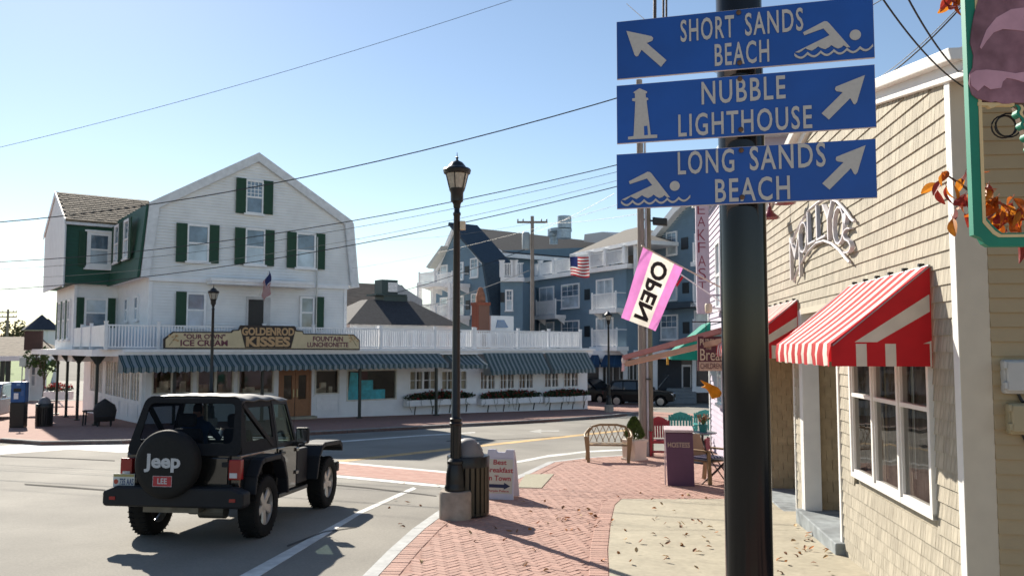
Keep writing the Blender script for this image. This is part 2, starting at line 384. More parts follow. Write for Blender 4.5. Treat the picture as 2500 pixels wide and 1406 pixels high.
mark('brick_crossing', [(640, 1112), (794, 1127), (1090, 1154), (1150, 1160), (1110, 1184), (1090, 1183), (825, 1158), (600, 1130)], XBRICK)
mark('crossing_border', [(600, 1131), (825, 1159), (1090, 1184), (1108, 1185), (1090, 1190), (825, 1165), (600, 1136)], PAINT, .006)
mark('crossing_border', [(640, 1109), (794, 1123), (1090, 1150), (1150, 1157), (1150, 1160), (1090, 1154), (794, 1127), (640, 1112)], PAINT, .006)
mark('white_crosswalk_band', [(-80, 1095), (0, 1088), (90, 1081), (300, 1078), (420, 1077), (420, 1103), (290, 1104), (175, 1096), (0, 1109), (-80, 1118)], mat('white_concrete', (.7, .68, .64), .9, var=.08, scale=4, dirt=.2))
mark('far_crossing', [(1440, 997), (1500, 1000), (1780, 1014), (1780, 1024), (1600, 1017), (1440, 1003)], XBRICK)
TAR = mat('tar_seal', (.11, .105, .095), 1, spec=.02)
mark('tar_crack', [(700, 1170), (900, 1189), (1065, 1209), (1066, 1211), (900, 1192), (700, 1173)], TAR)
mark('tar_crack', [(0, 1112), (150, 1117), (280, 1123), (280, 1125), (150, 1119), (0, 1114)], TAR)

for pts in ([(60, 1180), (170, 1187), (330, 1200), (332, 1203), (170, 1191), (60, 1183)], [(700, 1330), (790, 1296), (870, 1285), (871, 1287), (791, 1299), (702, 1334)], [(1090, 1075), (1240, 1071), (1380, 1064), (1380, 1065), (1240, 1072), (1090, 1077)]): mark('tar_crack', pts, TAR)
mh = G(430, 1160, RO); m_ = MB(); m_.lathe([(.33, .001), (.33, .006), (.30, .007), (.30, .004)], n=32); 
for k in range(7): m_.box(-.22, .22, -.24 + k * .075, -.21 + k * .075, .004, .007)
mo = struct('manhole_cover', m_, mat('cast_iron', (.05, .045, .04), .6, .4, var=.3, scale=20)); mo.location = mh; mo.rotation_euler = (-math.atan(SLOPE), 0, .3)

# ------------------------------------------------------------------ shingled shop on the right
SHING = mat('cedar_shingle', (.345, .31, .24), .85, var=.18, scale=9, rnd=.13, bump=.2, bscale=45, stretch=(6, 6, .6), tint=(.42, .38, .30))
CLAP = mat('tan_clapboard', (.36, .28, .165), .75, var=.06, scale=4, rnd=.03)
TRIM = mat('white_trim', (.72, .71, .68), .5, var=.05, dirt=.06)
RB = Frame(RBx, RBy, math.atan2(-WD.y, -WD.x))
shop = empty('shingled_shop', 'beige shingled gable shop with white corner boards at the right of the street', 'shop', RB.o, RB.a)
xw = lambda depth: -(depth - RBy) / WD.y      # wall coordinate of a depth
PKX, ENDX = xw(10.9), xw(15.45)
Z0 = -.3; ZE, ZP = RB.z(2330, 190), RB.z(2330, 190) + .83
def top(x):                                   # height of the wall under the rake
    return ZE + (ZP - ZE) * (x / PKX if x > PKX else (ENDX - x) / (ENDX - PKX))
D1a, D1b = RB.x(2055, 1100), RB.x(1963, 1100)   # entry recess
D2a, D2b = RB.x(1946, 1100), ENDX + .35         # second recess
HD = RB.z(2000, 745) - .02
# wall core behind the shingles, in bays
core = MB()
def bay(x0, x1, z0, zt0, zt1, y=.03): core.hexa([(x0, y, z0), (x1, y, z0), (x1, y + .15, z0), (x0, y + .15, z0)], [(x0, y, zt0), (x1, y, zt1), (x1, y + .15, zt1), (x0, y + .15, zt0)])
xw0, xw1 = RB.x(2088, 1166), RB.x(2292, 1264); zw0, zw1 = (RB.z(2088, 1166) + RB.z(2292, 1264)) / 2, RB.z(2290, 860)
bay(D1a, xw0, Z0, top(D1a), top(xw0)); bay(xw1, 0, Z0, top(xw1), ZE); bay(xw0, xw1, Z0, zw0 + .02, zw0 + .02); bay(xw0, xw1, zw1, top(xw0), top(xw1)); bay(PKX, D1a, HD, ZP, top(D1a)); bay(ENDX, PKX, HD, ZE, ZP); bay(D2a, D1b, Z0, HD, HD); bay(ENDX, D2b, Z0, HD, HD)
RD = 1.35
core.box(D2b, D1a, RD, RD + .1, Z0, HD)
core.box(D1b, D1a, .18, RD, HD, HD + .05); core.box(D2b, D2a, .18, RD, HD, HD + .05)
obj('wall', core, SHING, shop)
EXPO = .134
wx0, wz0 = RB.p(2088, 1166); wx1, wz1 = RB.p(2292, 1264)
WINZ0, WINZ1 = (wz0 + wz1) / 2, RB.z(2290, 860)
def blocked(x0, x1, z0, z1):
    if x1 > wx0 + .02 and x0 < wx1 - .02 and z1 > WINZ0 + .02 and z0 < WINZ1: return True
    for a, b in ((D1b, D1a), (D2b, D2a)):
        if x1 > a + .01 and x0 < b - .01 and z0 < HD - .05: return True
    return False
sh = []
def add_course(x_from, x_to, z0, keep):
    x = x_to
    while x > x_from:
        w_ = random.choice((.06, .075, .09, .10, .12, .14)); xa = max(x - w_, x_from)
        if xa - x_from < .05: xa = x_from
        if keep(xa, x, z0): sh.append((xa + .002, x - .002, z0, random.uniform(-.001, .001)))
        x = xa
nz_ = int((ZP - Z0) / EXPO) + 1
for j in range(nz_):
    z = Z0 + j * EXPO
    def keep(xa, xb, z):
        zt = min(top(xa), top(xb))
        return z + .03 < zt and not blocked(xa, xb, z, z + EXPO)
    for a, b in ((ENDX, D2b), (D2b, D2a), (D2a, D1b), (D1b, D1a), (D1a, wx0), (wx0, wx1), (wx1, -.05)):
        if b > a: add_course(a, b, z, keep)
def shingle_pts(xa, xb, z0, jig):
    hh = min(EXPO * 1.12, min(top(xa), top(xb)) - z0)
    return [(xa, -.016 + jig, z0), (xb, -.016 + jig, z0), (xb, -.001, z0 + hh), (xa, -.001, z0 + hh), (xa, .03, z0), (xb, .03, z0), (xb, .03, z0 + hh), (xa, .03, z0 + hh)]
SF = [(0, 1, 2, 3), (4, 5, 1, 0), (4, 0, 3, 7), (5, 6, 2, 1), (3, 2, 6, 7)]
sh.sort(key=lambda s: -(s[0] + s[1]) / 2 + (9 if s[2] < .25 else 0) + (9 if s[2] > 3.9 else 0))
rest = MB()
for n, s in enumerate(sh):
    if n < 300:
        mb = MB(); cx_, cz_ = (s[0] + s[1]) / 2, s[2]
        mb.add([(p[0] - cx_, p[1], p[2] - cz_) for p in shingle_pts(*s)], SF); o = obj('shingle', mb, SHING, shop); o.location = (cx_, 0, cz_)
    else: rest.add(shingle_pts(*s), SF)
o = obj('shingle_field', rest, SHING, shop); o['kind'] = 'stuff'
# shaded recess walls: shingles of the walls that face the street end
def recess_wall(xp, mb):                      # wall across the recess at xp facing +x (towards the camera)
    z = Z0; r = 0
    while z < HD - .02:
        y = .05 - (.08 if r % 2 else 0)
        while y < RD:
            ya, yb = max(.05, y), min(RD, y + .16)
            if yb - ya > .02:
                mb.add([(xp + .02, ya + .002, z), (xp + .02, yb - .002, z), (xp + .004, yb - .002, min(z + .15, HD)), (xp + .004, ya + .002, min(z + .15, HD)), (xp, ya, z), (xp, yb, z)], [(0, 1, 2, 3), (4, 5, 1, 0), (0, 3, 4), (1, 5, 2)])
            y += .165
        z += .145; r += 1
for xp in (D1b, D2b):
    rw = MB(); recess_wall(xp, rw); o = obj('recess_shingles', rw, mat('recess_shingle', (.40, .31, .19), .85, var=.12, scale=9, rnd=.05), shop); o['kind'] = 'stuff'
    rw = MB(); rw.box(xp - .1, xp - .002, .02, RD, Z0, HD); obj('recess_wall',rw, MATS['recess_shingle'], shop)
# trim: rake boards, corner boards, jambs
tr = MB()
for a, b, za, zb in ((0.42, PKX, ZE - .10, ZP), (PKX, ENDX - .12, ZP, ZE - .02)):
    tr.hexa([(a, -.06, za), (b, -.06, zb), (b, .1, zb), (a, .1, za)], [(a, -.06, za + .13), (b, -.06, zb + .13), (b, .1, zb + .13), (a, .1, za + .13)])
    tr.hexa([(a, -.16, za + .12), (b, -.16, zb + .12), (b, -.057, zb + .12), (a, -.057, za + .12)], [(a, -.18, za + .21), (b, -.18, zb + .21), (b, -.057, zb + .21), (a, -.057, za + .21)])
obj('rake_board', tr, TRIM, shop, bevel=.008)
rf = MB()
for a, b, za, zb in ((0.44, PKX, ZE - .08, ZP), (PKX, ENDX - .14, ZP, ZE)):
    rf.hexa([(a, -.05, za + .18), (b, -.05, zb + .18), (b, 7, zb + .18), (a, 7, za + .18)], [(a, -.05, za + .205), (b, -.05, zb + .205), (b, 7, zb + .205), (a, 7, za + .205)])
obj('roof', rf, mat('shop_roof', (.1, .1, .1), .9), shop)
cb = MB(); cb.box(-.09, .02, -.03, .04, Z0, ZE + .02); obj('corner_board', cb, TRIM, shop, bevel=.004)
cb = MB(); cb.box(-.02, .024, -.026, .20, Z0, ZE + .02); o = obj('corner_board', cb, mat('beige_shade_trim', (.52, .46, .36), .55, var=.05), shop, bevel=.004)  # board face turned from the sun, its shade put into the beige
for x, w_ in ((D1a - .02, .075), (D1b + .02, .2), (D2a - .02, .05)):
    j_ = MB(); j_.box(x - w_ / 2, x + w_ / 2, -.028, .2, Z0, HD); obj('jamb', j_, TRIM, shop, bevel=.004)
for a, b in ((D1b, D1a), (D2b, D2a)):
    j_ = MB(); j_.box(a, b, -.025, .1, HD - .06, HD + .02); obj('lintel', j_, mat('beige_shade_trim', (.5, .4, .3)), shop)
# side wall of horizontal boards
sc_ = MB(); sc_.box(.0, .015, .2, 9, Z0, ZE + .1); obj('side_wall', sc_, CLAP, shop)
z = Z0; cl = MB(); cl.add([(.035, .2, 0), (.035, 7, 0), (.018, 7, .118), (.018, .2, .118), (.015, .2, 0), (.015, 7, 0)], [(0, 1, 2, 3), (4, 5, 1, 0), (0, 3, 4)])
cme = cl.mesh('clapboard'); cme.materials.append(CLAP)
while z < ZE:
    o = obj('clapboard', cme, None, shop); o.location = (0, 0, z); z += .1095
# steps
BLUEC = mat('blue_grey_concrete', (.27, .30, .31), .85, var=.25, scale=6, dirt=.3, bump=.1)
zs_ = RB.z(2050, 1330, -.35)
for a, b in ((D1b - .06, D1a + .08), (D2b, D2a - .03)):
    st = MB(); gz = -SLOPE * 0
    zt = RB.z(1990, 1262) if a > -7 else RB.z(1900, 1218)
    st.box(a, b, -.12, .6, zt - .6, zt); st.box(a, b, .55, RD, zt - .4, zt + .14)
    obj('step', st, BLUEC, shop, bevel=.015)
# door at the back of each recess
for a, b in ((D1b, D1a), (D2b, D2a)):
    d_ = MB(); xm = (a + b) / 2; d_.box(xm - .45, xm + .45, RD - .05, RD - .003, .15, HD - .1); dr = obj('door', d_, TRIM, shop)
    g_ = MB(); g_.box(xm - .3, xm + .3, RD - .06, RD - .052, 1.0, HD - .25); obj('pane', g_, DARK, dr)
# window of three casements
WG = glass('shop_glass', (.60, .60, .58), refl=.0, gcol=.6)
wn = MB(); wf = .055; xx0, xx1 = wx0, wx1
wn.box(xx0, xx1, -.045, .05, WINZ0, WINZ0 + wf); wn.box(xx0, xx1, -.045, .05, WINZ1, WINZ1 + wf)
for k in range(4):
    x = xx0 + (xx1 - xx0 - wf) * k / 3; wn.box(x, x + wf, -.047, .05, WINZ0 + .001, WINZ1 + wf)
    if k < 3:
        xb = x + (xx1 - xx0 - wf) / 3; zt = RB.z(2290, 1003)
        wn.box(x + wf, xb, -.035, .04, zt - .02, zt + .02)
        for aa, bb in ((x + wf, x + wf + .025), (xb - .025, xb)): wn.box(aa, bb, -.03, .04, WINZ0 + wf, WINZ1)
        wn.box(x + wf, xb, -.03, .04, WINZ0 + wf, WINZ0 + wf + .03)
wo = obj('window', wn, TRIM, shop, bevel=.003)
for k in range(3):
    x = xx0 + (xx1 - xx0 - wf) * k / 3; xb = x + (xx1 - xx0 - wf) / 3
    for za, zb in ((WINZ0 + wf, zt - .02), (zt + .02, WINZ1)):
        g_ = MB(); g_.add([(x + wf, -.003, za), (xb, -.003, za), (xb, -.003, zb), (x + wf, -.003, zb)], [(0, 1, 2, 3)]); obj('pane', g_, WG, wo)
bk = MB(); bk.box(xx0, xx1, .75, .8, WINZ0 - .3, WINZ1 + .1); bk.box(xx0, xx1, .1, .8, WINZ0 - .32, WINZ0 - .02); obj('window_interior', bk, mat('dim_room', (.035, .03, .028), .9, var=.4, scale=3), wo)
cu = MB()
for k in range(3):
    x = xx0 + (xx1 - xx0 - wf) * k / 3 + wf; n = 26; W_ = (xx1 - xx0) / 3 - wf
    vs = []
    for i in range(n + 1):
        xx = x + W_ * i / n; yy = .10 + .018 * math.sin(i * 1.9) + .01 * math.sin(i * .7)
        vs += [(xx, yy, WINZ0 + .02), (xx, yy, WINZ1)]
    cu.add(vs, [(2 * i, 2 * i + 2, 2 * i + 3, 2 * i + 1) for i in range(n)])
obj('curtain', cu, mat('grey_curtain', (.20, .18, .155), .95, var=.35, scale=30, stretch=(1, 1, .25)), wo)

# red and white striped awnings
RED = (.50, .012, .018)
AW = stripes('awning_stripe', RED, (.80, .76, .68), 'x', .285, .58, .8, sub=.25)
AWR = mat('awning_red', RED, .8, var=.1, sub=.3); AWW = mat('awning_cream', (.72, .67, .56), .85, var=.08, sub=.25)
def red_awning(x1, width, label, mirror=False):
    A = empty('striped_awning', label, 'awning', RB.m @ Vector((x1 - width, 0, 0)), RB.a, 'red and white awnings on the shingled shop')
    zt = RB.z(2280, 645); zf = RB.z(2030, 838, -.83); zv = zf - .19; pj = .83; n = 30
    top_ = MB(); vs = []; fs = []
    m = 6
    for i in range(n + 1):
        x = width * i / n
        for j in range(m + 1):
            t = j / m; sag = -.018 * math.sin(math.pi * t) * (1 + .3 * math.sin(i * .9))
            vs.append((x, -.03 - (pj - .03) * t, zt + (zf - zt) * t + sag))
    for i in range(n):
        for j in range(m): fs.append((i * (m + 1) + j, (i + 1) * (m + 1) + j, (i + 1) * (m + 1) + j + 1, i * (m + 1) + j + 1))
    top_.add(vs, fs); obj('canopy', top_, AW, A, smooth=40)
    v_ = MB(); vs = []
    for i in range(61):
        x = width * i / 60; dy = .014 * math.sin(i * 1.35) + .008 * math.sin(i * .6)
        vs += [(x, -pj, zf), (x, -pj - .012 + dy * .6, (zf + zv) / 2), (x, -pj - .004 + dy, zv + .006 * math.sin(i * .8))]
    v_.add(vs, [(3 * i + a, 3 * i + 3 + a, 3 * i + 4 + a, 3 * i + 1 + a) for i in range(60) for a in (0, 1)]); obj('valance', v_, AW, A, smooth=50)
    for xe, s in ((width, 1), (0, -1)):
        e = MB(); e.add([(xe, -.03, zt), (xe, -.03, zf), (xe, -pj, zf), (xe, -.03, zv), (xe, -pj, zv)], [(0, 1, 2), (1, 3, 4, 2)]); en = obj('end_panel', e, AWR, A)
        st = MB(); q = xe + s * .003
        L2 = lambda t: (zt + (zf - zt) * t)
        st.add([(q, -.04, zf + .62 * (zt - zf)), (q, -.04, zf + .40 * (zt - zf)), (q, -.63 * pj + .06, zf + .01), (q, -.63 * pj - .12, zf + .01)], [(0, 1, 2, 3)])
        for y0_ in (.38, .66): st.add([(q, -pj * y0_, zf - .004), (q, -pj * y0_ - .085, zf - .004), (q, -pj * y0_ - .085, zv), (q, -pj * y0_, zv)], [(0, 1, 2, 3)])
        st.add([(q, -.035, zf - .004), (q, -.05, zf - .004), (q, -.05, zv), (q, -.035, zv)], [(0, 1, 2, 3)])
        st.add([(q, -.035, zf + .02), (q, -.10, zf - .003), (q, -.035, zf - .003)], [(0, 1, 2)])
        obj('white_band', st, AWW, en)
    fr = MB(); fr.tube([(.01, -.03, zt - .015), (.01, -pj + .015, zf - .015)], .012); fr.tube([(width - .01, -.03, zt - .015), (width - .01, -pj + .015, zf - .015)], .012)
    fr.tube([(0, -.03, zt - .012), (width, -.03, zt - .012)], .012); fr.tube([(0, -pj + .012, zf - .012), (width, -pj + .012, zf - .012)], .012)
    obj('frame', fr, mat('galvanised', (.4, .4, .4), .4, .8), A)
    for k in range(6): cp = MB(); x = width * (k + .5) / 6; cp.box(x - .02, x + .02, -.05, -.0, zt, zt + .025); obj('clip', cp, BLACKM, A)
ax1 = RB.x(2283, 780)
red_awning(ax1, 2.42, 'red and white striped awning over the near three-part shop window')
red_awning(RB.x(1953, 780), 2.9, 'red and white striped awning further down, partly hidden by the black sign post')

# raised wall lettering in an arch
LET = mat('white_letters', (.60, .58, .60), .45, var=.04)
arch = empty('arched_wall_sign', 'white raised arched lettering between two curved rails on the beige shingles', 'sign', RB.m @ Vector((RB.x(2010, 600), 0, 0)), RB.a)
ox = RB.x(2010, 600)
low = [(1947, 687), (1955, 664), (1967, 640), (1984, 613), (2003, 594), (2022, 588), (2042, 595), (2062, 612), (2078, 632), (2086, 640)]
hi_ = [(1938, 615), (1950, 572), (1966, 541), (1986, 512), (2008, 494), (2030, 484), (2055, 492), (2077, 515), (2092, 537), (2098, 540)]
def arc_pts(ps): return [(RB.x(*p) - ox, -.05, RB.z(*p)) for p in ps]
lo3, hi3 = arc_pts(low), arc_pts(hi_)
for pts in (lo3, hi3):
    m_ = MB(); m_.tube(pts, .018, 6); obj('rail', m_, LET, arch, smooth=60)
chars = [('M', 1941, 1963, 572, 680), ('O', 1962, 1981, 540, 618), ('L', 1984, 2001, 514, 594), ('L', 2006, 2026, 495, 583), ('Y', 2022, 2047, 490, 586), ('O', 2048, 2073, 502, 598), ("'", 2073, 2080, 520, 550), ('S', 2073, 2091, 556, 618)]
for ch, xa, xb, ya, yb in chars:
    x0_, z0_ = RB.p(xa, yb); x1_, z1_ = RB.p(xb, ya)
    xm = (xa + xb) / 2; z0_ = RB.z(xm, yb); z1_ = RB.z(xm, ya)
    text(ch, arch, LET, x0_ - ox, x1_ - ox, z0_, z1_, -.02, .05, -.028, name='letter')
# red gooseneck lamps over the lettering
def goose(px, py, label):
    x, z = RB.p(px, py); g = empty('gooseneck_lamp', label, 'wall lamp', RB.m @ Vector((x, -.25, z)), RB.a, 'red lamps over the wall lettering')
    m_ = MB(); m_.lathe([(.015, .2), (.03, .17), (.03, .13), (.05, .12), (.06, .09), (.14, .02), (.145, .0), (.13, .0), (.05, .08)], n=18, capped=False); obj('lamp_shade', m_, mat('dark_red_enamel', (.17, .012, .02), .25, spec=.6), g, smooth=50)
    m_ = MB(); m_.tube([(0, 0, .19), (0, 0, .32), (0, .06, .38), (0, .15, .38), (0, .24, .3)], .012); obj('arm', m_, MATS['dark_red_enamel'], g, smooth=60)
goose(1921, 533, 'dark red gooseneck lamp on the beige shingles just right of the black post')
goose(1962, 497, 'dark red gooseneck lamp half hidden by the lowest blue sign')
# meter boxes on the side wall
SB = Frame(RBx, RBy, math.atan2(-WD.x, WD.y))
def wall_box(px0, py0, px1, py1, col, label):
    x0_, z1_ = SB.p(px0, py0, -.1); x1_, z0_ = SB.p(px1, py1, -.1)
    e = empty('meter_box', label, 'meter box', SB.m @ Vector(((x0_ + x1_) / 2, 0, z0_)), SB.a); hw = (x1_ - x0_) / 2; h = z1_ - z0_
    m_ = MB(); m_.box(-hw, hw, -.10, .0, 0, h); obj('housing', m_, col, e, bevel=.02)
    m_ = MB(); m_.box(-hw + .006, hw + .006, -.125, -.101, .02, h - .01); obj('lid', m_, col, e, bevel=.015)
    for zz in (.15, .75):
        m_ = MB(); m_.box(-hw - .014, -hw + .006, -.13, -.08, h * zz, h * zz + .05); obj('clasp', m_, col, e, bevel=.003)
    m_ = MB(); m_.tube([(0, -.05, 0.01), (.02, -.06, -.05), (.12, -.04, -.12), (.3, -.03, -.14)], .012); obj('cable', m_, BLACKM, e)
wall_box(2452, 878, 2530, 962, mat('grey_plastic', (.45, .45, .43), .6, var=.05), 'grey plastic meter box on the shaded tan boards, the upper one')
wall_box(2464, 984, 2540, 1062, mat('tan_plastic', (.36, .30, .18), .6, var=.05), 'tan plastic meter box on the shaded tan boards, the lower one')
e = empty('cable_coil', 'black cable coiled on the tan boards behind the ice cream sign', 'cable', at(2450, 310, 6.2)); e.rotation_euler = (0, 0, SB.a)
m_ = MB()
for k, r_ in enumerate((.085, .078, .09)): m_.tube([(r_ * math.cos(t * .35) + .01 * k, -.02 * k, r_ * math.sin(t * .35)) for t in range(19)], .006, 6)
obj('coil', m_, BLACKM, e)

# ------------------------------------------------------------------ black post with three blue beach signs
xl, yl, xr, yr = (1507 - CX) / F * 3.05, 3.05, (2134 - CX) / F * 2.82, 2.82
SG = Frame((xl + xr) / 2, (yl + yr) / 2, math.atan2(yr - yl, xr - xl))
GLOSS = mat('gloss_black', (.006, .006, .007), .14, var=.2, spec=.35)
BLUE = mat('sign_blue', (.002, .075, .36), .42, var=.06, scale=2, dirt=.16, dscale=5)
REFL = mat('sign_silver', (.50, .47, .43), .5, var=.05, scale=90)
ALU = mat('sign_edge', (.6, .5, .47), .5, .2)
pxp = SG.x(1811, 430); pc = SG.m @ Vector((pxp, .092, 0))
post = empty('direction_post', 'glossy black round post carrying three blue beach direction signs', 'sign post', (pc.x, pc.y, zg(pc.y)), SG.a)
m_ = MB(); m_.lathe([(.0815, -.2), (.0815, 5.2)], n=40); obj('pole', m_, GLOSS, post, smooth=60)
def lp(px, py): x, z = SG.p(px, py); return (x - pxp, z)
zoff = SG.o.z - zg(pc.y)
def Lp(px, py): x, z = lp(px, py); return (x, z + zoff)
ZS = 2.653
def zp(u, v): return Lp(1480 + u / ZS, v / ZS)
FY = -.104
def flat(parent, pts, m, name, y=FY - .0035): 
    mb = MB(); mb.prism(pts, y, y + .0025); return obj(name, mb, m, parent)
boards = [((1507, 58), (2134, 143), 'SHORT SANDS BEACH'), ((1507, 213), (2138, 312), 'NUBBLE LIGHTHOUSE'), ((1507, 380), (2140, 483), 'LONG SANDS BEACH')]
bs = []
for (tl, br, nm) in boards:
    x0_, z1_ = Lp(*tl); x1_, z0_ = Lp(*br); m_ = MB(); m_.box(x0_, x1_, FY, FY + .006, z0_, z1_)
    b_ = obj('sign_panel', m_, BLUE, post); b_['label'] = 'blue sign panel reading ' + nm; bs.append(b_)
    e_ = MB(); e_.box(x0_ - .001, x1_ + .001, FY + .0005, FY + .0072, z0_ - .0025, z1_ + .001); obj('panel_edge', e_, ALU, b_)
    for zz in (z0_ + .02, z1_ - .012):
        q = MB(); q.lathe([(.009, 0), (.009, .003), (.005, .006)], n=12); o = obj('bolt', q, mat('rusty_bolt', (.14, .08, .05), .6, .5, var=.4, scale=80), b_, smooth=40); o.location = (0, FY - .004, zz); o.rotation_euler = (R(90), 0, 0)
def st(s, b_, a, c, bold=.012):
    x0_, z0_ = zp(*a); x1_, z1_ = zp(*c); text(s, b_, REFL, x0_, x1_, z0_, z1_, FY - .001, .002, bold, space=1.16)
st('SHORT', bs[0], (484, 285), (828, 107)); st('SANDS', bs[0], (900, 245), (1272, 60)); st('BEACH', bs[0], (705, 441), (1053, 264))
st('NUBBLE', bs[1], (620, 688), (1158, 497)); st('LIGHTHOUSE', bs[1], (470, 895), (1329, 688))
st('LONG', bs[2], (467, 1139), (828, 968)); st('SANDS', bs[2], (930, 1112), (1416, 927)); st('BEACH', bs[2], (708, 1318), (1187, 1141))
flat(bs[0], [zp(*p) for p in [(134, 212), (296, 246), (307, 258), (302, 274), (265, 290), (392, 400), (357, 443), (232, 333), (210, 372), (198, 377), (187, 366)]], REFL, 'arrow')
arr = [(1672, 497), (1620, 672), (1608, 686), (1597, 680), (1578, 645), (1440, 783), (1393, 743), (1530, 607), (1488, 600), (1479, 588), (1484, 572)]
flat(bs[1], [zp(*p) for p in arr], REFL, 'arrow'); flat(bs[2], [zp(p[0] + 4, p[1] + 451) for p in arr], REFL, 'arrow')
flat(bs[1], [zp(*p) for p in [(145, 911), (145, 894), (181, 889), (192, 666), (172, 662), (172, 648), (190, 644), (189, 614), (178, 608), (219, 581), (268, 602), (267, 612), (258, 616), (260, 641), (274, 644), (276, 655), (264, 660), (291, 881), (333, 880), (333, 900)]], REFL, 'lighthouse_symbol')
flat(bs[1], [zp(*p) for p in [(248, 826), (269, 823), (274, 882), (250, 884)]], BLUE, 'symbol_door', FY - .0045)
def swimmer(b_, hx, hy, s):
    cx_, cz_ = zp(hx, hy); x1_, z1_ = zp(1610, 238); q = lambda u, v: ((zp(u, v)[0] - x1_) * s + cx_, (zp(u, v)[1] - z1_) * s + cz_)
    flat(b_, [(q(1610, 238)[0] + .0182 * s * math.cos(t * .262), q(1610, 238)[1] + .0182 * s * math.sin(t * .262)) for t in range(24)], REFL, 'head')
    body = [(1273, 222), (1410, 150), (1428, 152), (1440, 162), (1577, 318), (1556, 318), (1535, 305), (1520, 318), (1498, 326), (1475, 316), (1456, 303), (1438, 318), (1415, 330), (1390, 322), (1370, 312), (1352, 326), (1330, 340), (1305, 332), (1288, 324), (1268, 340), (1248, 352), (1222, 350), (1445, 240), (1405, 196), (1281, 240)]
    flat(b_, [q(*p) for p in body], REFL, 'body')
    upv, dn = [], []
    for i in range(73):
        t = i / 12; x = 1218 + t * 84.5; base = 372 - 9 * t + (0 if t < 5 else -8 * (t - 5))
        ph = abs(math.sin(math.pi * (t % 1))); upv.append((x, base - 16 + 27 * ph)); dn.append((x, base + 2 + 22 * ph))
    flat(b_, [q(*p) for p in upv + dn[::-1]], REFL, 'wave')
swimmer(bs[0], 1610, 238, 1.0); swimmer(bs[2], 446, 1210, .97)

# ------------------------------------------------------------------ hanging ice cream sign at the right edge
IC = Frame(*at(2600, 300, 3.6).xy, R(-4))
ic = empty('ice_cream_sign', 'green framed wooden sign with cream border and large mauve ice cream scoop', 'hanging sign', (IC.o.x, IC.o.y, zg(IC.o.y)), IC.a)
izo = IC.o.z - zg(IC.o.y)
def ip(px, py): x, z = IC.p(px, py); return (x, z + izo)
GRN = mat('teal_green', (.0, .19, .115), .55, var=.12, scale=6); CRM = mat('cream_line', (.66, .50, .26), .6)
def mirror_ring(out, inn, y0, y1, m, name, parent=ic):      # symmetric flat ring between an outer and an inner outline
    mb = MB(); n = len(out)
    mb.add([(x, y0, z) for x, z in out] + [(x, y0, z) for x, z in inn] + [(x, y1, z) for x, z in out] + [(x, y1, z) for x, z in inn],
        [q for i in range(n) for q in ((i, (i + 1) % n, n + (i + 1) % n, n + i), (2 * n + i, 2 * n + (i + 1) % n, 3 * n + (i + 1) % n, 3 * n + i), (i, (i + 1) % n, 2 * n + (i + 1) % n, 2 * n + i), (n + i, n + (i + 1) % n, 3 * n + (i + 1) % n, 3 * n + i))])
    return obj(name, mb, m, parent)
xm = ip(2600, 300)[0]
def sym(px): a = [ip(*p) for p in px]; return a + [(2 * xm - x, z) for x, z in a[::-1]]
outer = sym([(2345, -330), (2350, 0), (2372, 575), (2390, 582), (2398, 596), (2410, 603)]); 
inner = sym([(2372, -300), (2377, 0), (2400, 530), (2412, 545), (2424, 557), (2440, 570)])
mirror_ring(outer, inner, -.02, .02, GRN, 'frame')
o1 = sym([(2369, -305), (2374, 0), (2393, 545), (2406, 560), (2418, 573), (2432, 581)]); i1 = sym([(2377, -296), (2382, 0), (2401, 540), (2414, 555), (2424, 566), (2438, 574)])
mirror_ring(o1, i1, -.023, -.0205, CRM, 'border_line')
# scoop: a lumpy painted disc with thickness, and the cone below it
sc0 = [(2378, 120), (2366, 140), (2362, 200), (2368, 240), (2366, 285), (2385, 240), (2376, 255)]
scoop = [(2372, 40), (2365, 80), (2362, 110), (2370, 140), (2368, 170), (2360, 185), (2359, 210), (2366, 235), (2380, 246), (2398, 250), (2412, 255), (2424, 252), (2440, 258), (2456, 258), (2470, 255), (2490, 256), (2520, 250), (2560, 258)]
top_s = [(2400, -60), (2450, -130), (2520, -170), (2600, -185)]
so = [ip(*p) for p in scoop[::-1]] ; so = [ip(2600, 258)] + so + [ip(*p) for p in top_s]; so = so + [(2 * xm - x, z) for x, z in so[::-1] if abs(x - xm) > 1e-4]
m_ = MB(); m_.prism(so, -.028, .0205); obj('scoop', m_, mat('mauve_paint', (.30, .14, .18), .8, var=.3, scale=14, dirt=.4, tint=(.37, .19, .24)), ic)
band = [ip(2359, 188), ip(2375, 178), ip(2400, 176), ip(2440, 180), ip(2470, 185), ip(2500, 180), ip(2560, 190), ip(2600, 185), ip(2600, 222), ip(2540, 214), ip(2490, 206), ip(2470, 200), ip(2450, 196), ip(2440, 205), ip(2436, 220), ip(2410, 224), ip(2395, 214), ip(2380, 228), ip(2364, 215)]
m_ = MB(); m_.prism(band, -.0305, -.0285); obj('highlight', m_, mat('pink_paint', (.50, .28, .35), .8, var=.15, scale=10), ic)
swirl = [ip(2384, 122), ip(2400, 80), ip(2424, 50), ip(2460, 30), ip(2500, 25), ip(2500, 34), ip(2490, 48), ip(2500, 60), ip(2500, 84), ip(2470, 80), ip(2440, 78), ip(2418, 86), ip(2400, 108), ip(2388, 126)]
m_ = MB(); m_.prism(swirl, -.0305, -.0285); obj('highlight', m_, MATS['pink_paint'], ic)
co = [ip(2472, 255), ip(2490, 310), ip(2520, 400), ip(2570, 560), ip(2600, 590)]; co = co + [(2 * xm - x, z) for x, z in co[-2::-1]]
m_ = MB(); m_.prism(co, -.018, .018); obj('cone', m_, mat('cone_paint', (.15, .10, .07), .8, var=.3, scale=10), ic)
